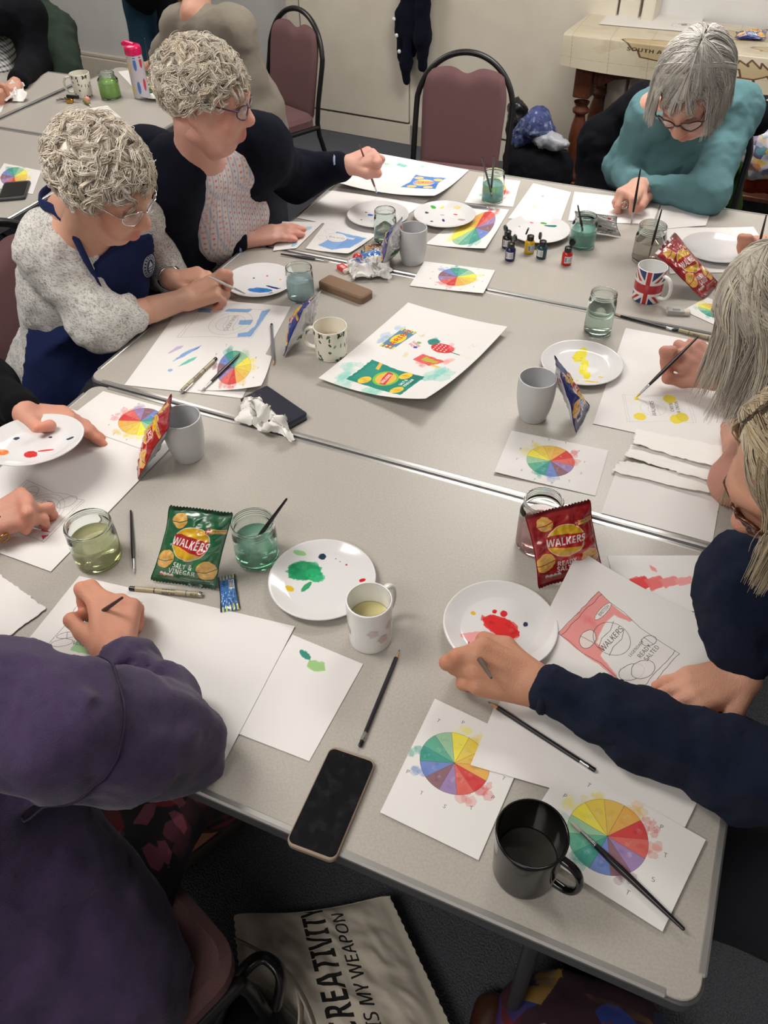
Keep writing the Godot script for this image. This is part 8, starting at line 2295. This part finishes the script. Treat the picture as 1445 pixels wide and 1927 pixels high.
func simple_person(t: Node3D, pel: Vector3, chest: Vector3, neck: Vector3, c: Vector3, f: Vector3, shr: Vector3, elr: Vector3, wrr: Vector3, shl: Vector3, ell: Vector3, wrl: Vector3, fw: Vector3, skin: Color, hair: Array, top: Material, called: String, sd: int):
	var fb := face_basis(f)
	var main := torso_bones(pel, chest, neck, shr, shl, fw, 0.8, skin, 0.05) + [bone(neck, c - fb[0] * 0.02 - fb[1] * 0.05, 0.054, 0.05, skin), bone(shr, elr, 0.044, 0.04, skin), bone(elr, wrr, 0.04, 0.027, skin), bone(shl, ell, 0.044, 0.04, skin), bone(ell, wrl, 0.04, 0.027, skin)]
	var head := []; head_bones(head, c, fb[0], fb[1], 1.0, skin)
	var hands := []
	for k in 2:
		var h := []
		var w: Vector3 = wrr if k == 0 else wrl
		var e: Vector3 = elr if k == 0 else ell
		var d := (w - e).normalized()
		hand_bones(h, w, w + d * 0.09, (Vector3.UP + fw * 0.2), k == 0, 1.0, skin, write_pose(w + d * 0.12 - Vector3(0, 0.02, 0), Vector3.UP))
		hands.append(h)
	body_mesh(t, main, head, hands, 0.016, 1.6)
	straight_hair(t, c, fb, 1.06, hair, 130, sd, 0.05)
	var g := torso_bones(pel, chest, neck, shr, shl, fw, 0.98, skin, 0.06) + [bone(shr, elr, 0.07, 0.062, skin), bone(elr, elr.lerp(wrr, 0.85), 0.06, 0.046, skin), bone(shl, ell, 0.07, 0.062, skin), bone(ell, ell.lerp(wrl, 0.85), 0.06, 0.046, skin), bone(pel, pel - Vector3(0, 0.08, 0), 0.17, 0.18, skin)]
	garment(called, t, g, top, 0.012, 42.0, folds(sd, 8.0), 0.009, [[neck + Vector3(0, 0.06, 0), (Vector3.UP + fw * 0.2).normalized()]])

func people_behind(cols: Array):
	# grey jumper, standing and leaning over the left side table
	var t := thing("person", "woman in a loose grey jumper leaning over the left side table, head cropped", "person", Vector3.ZERO, "")
	var skin := lin(rgb8(200, 148, 128))
	var pel := Vector3(-1.4435, 0.6600, -1.9914); var chest := Vector3(-1.5542, 0.8800, -2.0710)
	simple_person(t, pel, chest, Vector3(-1.6054, 1.0300, -1.9510), Vector3(-1.6981, 1.1600, -2.0984), Vector3(-0.72, -0.42, 0.5), Vector3(-1.6738, 0.9600, -1.8958) + Vector3(-0.05, 0, -0.12), Vector3(-1.8589, 0.8400, -2.0795), Vector3(-1.9483, 0.8000, -2.1045), Vector3(-1.3854, 1.0000, -1.9100), Vector3(-1.3714, 0.8200, -1.9361), Vector3(-1.4013, 0.7700, -1.8122), Vector3(-0.85, -0.5, 0.1).normalized(), skin, cols, cloth(rgb8(150, 142, 130), 0.12, 9.0, 0.3, 0.2), "jumper", 91)
	var lm := mat(rgb8(44, 46, 58), 0.9)
	var lb := [bone(pel, Vector3(pel.x + 0.03, 0.45, pel.z - 0.08), 0.13, 0.09, skin), bone(Vector3(pel.x + 0.03, 0.45, pel.z - 0.08), Vector3(pel.x + 0.03, 0.08, pel.z - 0.1), 0.085, 0.06, skin)]
	garment("trousers", t, lb, lm, 0.014, 40.0, folds(92, 7.0), 0.006)
	brush(Vector3(-1.9896, 0.7460, -2.0947), Vector3(-1.9187, 0.9100, -2.0067), "thin brush in the hand of the woman in the grey jumper", null, 0.003)
	# standing figure in blue and black behind
	t = thing("person", "standing person in blue trousers and a black coat beyond the left side table", "person", Vector3.ZERO, "")
	pel = Vector3(-2.62, 0.98, -3.05)
	simple_person(t, pel, pel + Vector3(0, 0.3, 0), pel + Vector3(0, 0.52, 0.02), pel + Vector3(0.0, 0.66, 0.06), Vector3(0.5, -0.3, 0.8), pel + Vector3(-0.17, 0.45, 0.05), pel + Vector3(-0.22, 0.2, 0.05), pel + Vector3(-0.1, 0.05, 0.2), pel + Vector3(0.17, 0.45, -0.05), pel + Vector3(0.24, 0.18, 0.0), pel + Vector3(0.12, 0.02, 0.15), Vector3(0.4, 0, 0.9).normalized(), skin, cols, cloth(rgb8(20, 20, 24), 0.2, 10.0, 0.2, 0.1), "black_coat", 95)
	var jm := cloth(rgb8(44, 74, 94), 0.2, 9.0, 0.2, 0.2)
	var jb := []
	for k in [-1.0, 1.0]:
		jb.append(bone(pel + Vector3(k * 0.085, 0, 0), Vector3(pel.x + k * 0.1, 0.5, pel.z + 0.03), 0.115, 0.085, skin)); jb.append(bone(Vector3(pel.x + k * 0.1, 0.5, pel.z + 0.03), Vector3(pel.x + k * 0.1, 0.05, pel.z), 0.08, 0.065, skin))
	garment("blue_trousers", t, jb, jm, 0.014, 45.0, folds(96, 7.0), 0.007)
	garment("coat_skirt", t, [bone(pel + Vector3(0.12, 0.05, 0.0), Vector3(pel.x + 0.14, 0.55, pel.z + 0.02), 0.11, 0.12, skin)], cloth(rgb8(20, 20, 24), 0.2, 10.0, 0.2, 0.1), 0.014, 45.0, folds(97, 7.0), 0.007)
	# black jacket and striped shirt, top left
	t = thing("person", "person in a black jacket over a striped shirt, cropped at the top left corner", "person", Vector3.ZERO, "")
	pel = Vector3(-2.98, TOP - 0.22, -2.18)
	simple_person(t, pel, Vector3(-2.8513, 0.8400, -2.0842) + Vector3(-0.12, 0, -0.1), Vector3(-2.8078, 1.0400, -2.0751) + Vector3(-0.1, 0, 0), Vector3(-2.9594, 1.1200, -2.2937), Vector3(0.55, -0.6, 0.5), Vector3(-2.7820, 0.9400, -1.8500), Vector3(-2.6590, 0.7800, -1.6749), Vector3(-2.4348, 0.7700, -1.5604), Vector3(-2.5819, 0.9400, -2.0440), Vector3(-2.5442, 0.7600, -1.9684), Vector3(-2.3929, 0.7700, -1.6693), Vector3(0.7, -0.2, 0.7).normalized(), skin, [lin(rgb8(120, 100, 84)), lin(rgb8(140, 120, 100)), lin(rgb8(110, 92, 76))], cloth(rgb8(22, 22, 27), 0.2, 10.0, 0.2, 0.1), "jacket", 99)
	var sa := Art.new(64, 128, rgb8(206, 206, 204))
	for k in 8: sa.poly(PackedVector2Array([Vector2(0, k * 16), Vector2(64, k * 16), Vector2(64, k * 16 + 6), Vector2(0, k * 16 + 6)]), rgb8(60, 62, 72))
	var sm := tex_mat(sa.im, 0.9); sm.uv1_triplanar = true; sm.uv1_scale = Vector3.ONE * 7
	garment("striped_shirt", t, [bone(Vector3(-2.8690, 0.8700, -2.1465), Vector3(-2.6851, 0.7200, -1.8948), 0.05, 0.07, skin)], sm, 0.012, 40.0, folds(98, 8.0), 0.005)
	# only a hand with a brush shows at the right edge
	t = thing("person", "person beyond the right edge of whom only a hand with a brush shows", "person", Vector3.ZERO, "")
	pel = Vector3(1.32, TOP - 0.24, -1.25)
	simple_person(t, pel, pel + Vector3(-0.04, 0.32, 0), pel + Vector3(-0.08, 0.56, 0), pel + Vector3(-0.16, 0.68, 0), Vector3(-0.75, -0.6, 0), pel + Vector3(-0.08, 0.46, -0.18), Vector3(1.0, TOP + 0.06, -1.42), Vector3(0.7718, 0.7900, -1.2852), pel + Vector3(-0.08, 0.46, 0.18), Vector3(1.05, TOP + 0.05, -1.02), Vector3(0.92, TOP + 0.04, -1.1), Vector3(-0.95, -0.2, 0).normalized(), skin, cols, cloth(rgb8(90, 90, 100), 0.15, 10.0, 0.2, 0.1), "jumper", 103)
	brush(Vector3(0.7127, 0.7460, -1.2656), Vector3(0.7026, 0.8900, -1.1960), "black brush held at the right edge above the clean plate", null, 0.0032)

# ---------------------------------------------------------------- coats, bags and cloths
func soft(called: String, bones: Array, m: Material, label: String, category: String, sd: int, amp := 0.012, cell := 0.011, fr := 9.0, clip := [], k := 50.0) -> MeshInstance3D:
	var st := MB.new()
	net(st, bones, cell, k, folds(sd, fr), amp, Vector3.ONE, clip)
	return lone(called, st, m, label, category)

func bags_and_coats():
	var W := Color.WHITE
	# navy cardigan on the cupboard knob
	var t := thing("cardigan", "navy cardigan with pale buttons hanging on the cupboard door", "cardigan", Vector3.ZERO)
	var z := Vector3(0.07, 0, -1).normalized()
	var navy := cloth(rgb8(24, 27, 42), 0.2, 14.0, 0.25, 0.15)
	var bd := [bone(Vector3(-1.2624, 0.9447, -3.5500), Vector3(-1.3187, 0.6518, -3.5600), 0.075, 0.08, W, z, 2.0), bone(Vector3(-1.3637, 0.7132, -3.5600), Vector3(-1.3642, 0.5034, -3.5700), 0.04, 0.03, W, z, 1.8), bone(Vector3(-1.3034, 0.7178, -3.5600), Vector3(-1.2956, 0.5316, -3.5700), 0.05, 0.02, W, z, 1.8)]
	garment("body", t, bd, navy, 0.009, 70.0, folds(201, 12.0), 0.008)
	garment("sleeve", t, [bone(Vector3(-1.2329, 0.9261, -3.5300), Vector3(-1.2305, 0.6243, -3.5400), 0.045, 0.042, W), bone(Vector3(-1.2305, 0.6243, -3.5400), Vector3(-1.2313, 0.4715, -3.5500), 0.04, 0.028, W)], navy, 0.009, 70.0, folds(202, 12.0), 0.007)
	garment("sleeve", t, [bone(Vector3(-1.3081, 0.6418, -3.5500), Vector3(-1.3368, 0.4754, -3.5600), 0.035, 0.03, W), bone(Vector3(-1.3368, 0.4754, -3.5600), Vector3(-1.3330, 0.3862, -3.5600), 0.03, 0.022, W)], navy, 0.009, 70.0, folds(203, 12.0), 0.007)
	for q in [Vector3(-1.3926, 0.7049, -3.5150), Vector3(-1.3790, 0.6242, -3.5200), Vector3(-1.3650, 0.5442, -3.5250)]:
		var b := MB.new(); b.ball(q, Vector3(0.011, 0.011, 0.006), Basis(), 12); obj("button", b, M.white_gloss, t)
	# black coat on the chair of the woman in teal
	soft("coat", [bone(Vector3(0.1966, 0.8454, -2.1800), Vector3(0.0601, 0.6861, -2.1800), 0.06, 0.07, W), bone(Vector3(0.0601, 0.6861, -2.1800), Vector3(0.0754, 0.5227, -2.1600), 0.075, 0.09, W), bone(Vector3(0.2045, 0.8180, -2.2000), Vector3(0.6, TOP + 0.08, -2.2), 0.06, 0.06, W), bone(Vector3(0.1865, 0.7586, -2.2000), Vector3(0.1909, 0.5249, -2.2000), 0.05, 0.06, W)], cloth(rgb8(22, 23, 30), 0.2, 12.0, 0.2, 0.2), "black quilted coat over the back of the chair of the woman in teal", "coat", 211, 0.012, 0.012, 12.0)
	# green jacket at the far left
	soft("jacket", [bone(Vector3(-2.8698, 0.8600, -2.4141), Vector3(-2.6945, 0.8000, -2.3225), 0.075, 0.08, W), bone(Vector3(-2.6945, 0.8000, -2.3225), Vector3(-2.5052, 0.6600, -2.1035), 0.085, 0.085, W), bone(Vector3(-2.7972, 0.7900, -2.3293), Vector3(-2.5687, 0.6600, -2.0792), 0.08, 0.08, W)], cloth(rgb8(52, 64, 56), 0.2, 9.0, 0.2, 0.2), "dark green jacket hung over the chair at the top left", "jacket", 221, 0.014, 0.012, 9.0)
	# pile beside the oak table leg
	soft("bag", [blob(Vector3(-0.3647, 0.1998, -3.0500), Vector3(0.17, 0.13, 0.13), Basis(), W), blob(Vector3(-0.4628, 0.2351, -3.0500), Vector3(0.1, 0.12, 0.1), Basis(), W), bone(Vector3(-0.4084, 0.2599, -3.0000), Vector3(-0.3024, 0.3007, -3.0000), 0.05, 0.04, W)], cloth(rgb8(30, 31, 36), 0.2, 8.0, 0.1, 0.1), "slumped black bag on the floor beside the oak table leg", "bag", 231, 0.014)
	var ba := Art.new(128, 128, rgb8(64, 74, 122))
	for k in 40: ba.ellipse(Vector2(ba.rng.randf() * 128, ba.rng.randf() * 128), 8, 5, [rgb8(150, 164, 196), rgb8(40, 48, 92), rgb8(110, 126, 170)][k % 3], k)
	var bm := tex_mat(ba.im, 0.9); bm.uv1_triplanar = true; bm.uv1_scale = Vector3.ONE * 6.0
	soft("scarf", [bone(Vector3(-0.4853, 0.3432, -3.0200), Vector3(-0.4016, 0.4367, -3.0000), 0.05, 0.06, W), bone(Vector3(-0.4016, 0.4367, -3.0000), Vector3(-0.3479, 0.3979, -3.0000), 0.055, 0.04, W)], bm, "blue patterned scarf on top of the black bag on the floor", "scarf", 232, 0.02, 0.009, 14.0)
	soft("plastic_bag", [bone(Vector3(-0.3531, 0.3764, -2.9700), Vector3(-0.2507, 0.3758, -2.9500), 0.045, 0.03, W)], mat(rgb8(170, 172, 182), 0.35), "crumpled grey-white plastic bag on the black bag", "plastic bag", 233, 0.018, 0.009, 14.0)
	soft("bag", [bone(Vector3(-0.5654, 0.4262, -3.2000), Vector3(-0.5413, 0.2775, -3.2000), 0.05, 0.06, W)], mat(rgb8(26, 26, 30), 0.3), "shiny black plastic bag behind the empty chair and the scarf", "bag", 234, 0.016, 0.009, 14.0)
	# under the oak table, right
	var pa := Art.new(256, 256, rgb8(196, 196, 204))
	for k in 60:
		pa.poly(pa.rough(Art.oval(Vector2(pa.rng.randf() * 256, pa.rng.randf() * 256), 22, 16, 0, 0, TAU, 9), 6, 14), [rgb8(206, 120, 60), rgb8(66, 70, 130), rgb8(60, 140, 150), rgb8(210, 170, 70), rgb8(150, 130, 190), rgb8(210, 206, 214)][k % 6])
	var pm := tex_mat(pa.im, 0.35); pm.uv1_triplanar = true; pm.uv1_scale = Vector3.ONE * 3.2
	soft("shopping_bag", [blob(Vector3(0.6696, 0.4841, -2.9000), Vector3(0.16, 0.13, 0.1), Basis(), W), blob(Vector3(0.7072, 0.5680, -2.9500), Vector3(0.16, 0.12, 0.1), Basis(), W)], pm, "white plastic bag with a colourful blotchy print behind the elbow in teal", "bag", 241, 0.02, 0.011, 9.0)
	soft("blanket", [bone(Vector3(0.6406, 0.3476, -2.9000), Vector3(0.8026, 0.3426, -2.9000), 0.05, 0.05, W)], cloth(rgb8(150, 58, 36), 0.35, 8.0, 0.2, 0.1), "folded orange-red cloth below the colourful plastic bag", "cloth", 242, 0.014)
	soft("bag", [bone(Vector3(0.5677, 0.5931, -2.2500), Vector3(0.5806, 0.4473, -2.2500), 0.055, 0.06, W)], cloth(rgb8(62, 92, 40), 0.25, 8.0, 0.15, 0.1), "green fabric bag beside the elbow of the woman in teal", "bag", 243, 0.014)
	# cream tote on the floor at the front
	var ta := Art.new(1024, 1024, rgb8(206, 197, 184))
	ta.text("CREATIVITY", Vector2(600, 500), 142, rgb8(24, 22, 24), 0.0, true, 0.82)
	ta.text("IS MY WEAPON", Vector2(575, 650), 74, rgb8(26, 24, 26), 0.0, false, 1.1)
	ta.text("IS MY WEAPON", Vector2(578, 652), 74, rgb8(26, 24, 26), 0.0, false, 1.1)
	for k in 20: ta.blots(Vector2(ta.rng.randf() * 1024, ta.rng.randf() * 1024), 90, rgb8(190, 178, 160), 2, 0.1)
	var tm := tex_mat(ta.im, 0.95)
	var plain_ := cloth(rgb8(208, 199, 186), 0.1, 10.0, 0.2, 0.1)
	packet([Vector3(0.2377, 0.0700, 0.9862), Vector3(0.0564, 0.0700, 0.7429), Vector3(0.3424, 0.0800, 0.5815), Vector3(0.5930, 0.0800, 0.7984)], 0.035, tm, plain_, plain_, "cream cotton tote bag with black lettering lying on the floor", 61, 0.014, "tote_bag", "tote bag", "", 0.0)
	t = get_node("tote_bag") as Node3D
	for k in 2:
		var b := MB.new()
		var pts := [Vector3(0.1045, 0.1100, 0.7910) - t.position, Vector3(0.1859, 0.1600, 0.8050) - t.position, Vector3(0.2589, 0.1800, 0.8299) - t.position, Vector3(0.2944, 0.1600, 0.8795) - t.position + Vector3(0.03 * k, 0, 0), Vector3(0.2852, 0.1400, 0.9371) - t.position + Vector3(0.05 * k, 0, 0)]
		b.tube(smooth(pts, 5), [0.016], 8, W, 0.2, Vector3(0.3, 1, 0.2)); obj("strap", b, plain_, t)
	# black handbag with a stiff arched handle
	t = thing("handbag", "black leather handbag with an arched handle beside the chair at the front", "handbag", Vector3.ZERO)
	var lb := mat(rgb8(24, 22, 24), 0.3)
	var st := MB.new(); net(st, [blob(Vector3(0.1883, 0.1200, 0.9472), Vector3(0.14, 0.09, 0.1), Basis(), W)], 0.01, 50.0, folds(251, 8.0), 0.008); obj("body", st, lb, t)
	var b := MB.new(); b.tube(smooth([Vector3(0.1730, 0.2200, 0.9574), Vector3(0.1828, 0.2800, 0.9213), Vector3(0.1947, 0.3000, 0.8699), Vector3(0.2152, 0.3000, 0.8424), Vector3(0.2527, 0.2900, 0.8507), Vector3(0.2576, 0.2400, 0.8816)], 6), [0.024], 10, W, 0.4, Vector3(0.4, 0.5, 0.8)); obj("handle", b, lb, t)
	# blotchy bag and shoe under the near right corner
	var qa := Art.new(256, 256, rgb8(52, 28, 40))
	for k in 22: qa.poly(qa.rough(Art.oval(Vector2(qa.rng.randf() * 256, qa.rng.randf() * 256), 40, 22, k, 0, TAU, 12), 7, 16), [rgb8(30, 60, 140), rgb8(130, 32, 30), rgb8(180, 140, 60), rgb8(46, 80, 120), rgb8(90, 30, 50)][k % 5])
	var qm := tex_mat(qa.im, 0.9); qm.uv1_triplanar = true; qm.uv1_scale = Vector3.ONE * 2.6
	soft("patterned_bag", [blob(Vector3(0.8104, 0.1200, 0.7002), Vector3(0.16, 0.1, 0.12), Basis(), W), blob(Vector3(0.7164, 0.0800, 0.6987), Vector3(0.1, 0.07, 0.1), Basis(), W)], qm, "bag with big blue, red and yellow blotches under the near table corner", "bag", 261, 0.012)
	soft("shoe", [bone(Vector3(0.6074, 0.0400, 0.6914), Vector3(0.6028, 0.0400, 0.7424), 0.036, 0.03, W)], mat(rgb8(70, 40, 28), 0.4), "brown shoe under the front edge of the near table", "shoe", 262, 0.003, 0.008)

func chairs():
	banquet_chair(Vector3(-0.55, 0, -2.12), PI + 0.1, "burgundy banquet chair standing empty at the far table before the cupboard")
	banquet_chair(Vector3(-1.72, 0, -2.55), 2.73, "burgundy banquet chair beside the woman in the grey jumper")
	banquet_chair(Vector3(-1.0, 0, -0.3), -PI / 2 - 0.1, "burgundy banquet chair of the woman in the navy apron")
	banquet_chair(Vector3(-1.08, 0, -0.92), -PI / 2, "burgundy banquet chair of the woman in the navy cardigan")
	banquet_chair(Vector3(0.40, 0, -1.95), PI, "burgundy banquet chair of the woman in teal, a black coat over its back")
	banquet_chair(Vector3(-0.045, 0, 1.025), -0.35, "burgundy banquet chair of the person in the purple sweatshirt")
	banquet_chair(Vector3(-2.95, 0, -2.2), -2.3, "burgundy banquet chair under the green jacket at the far left")
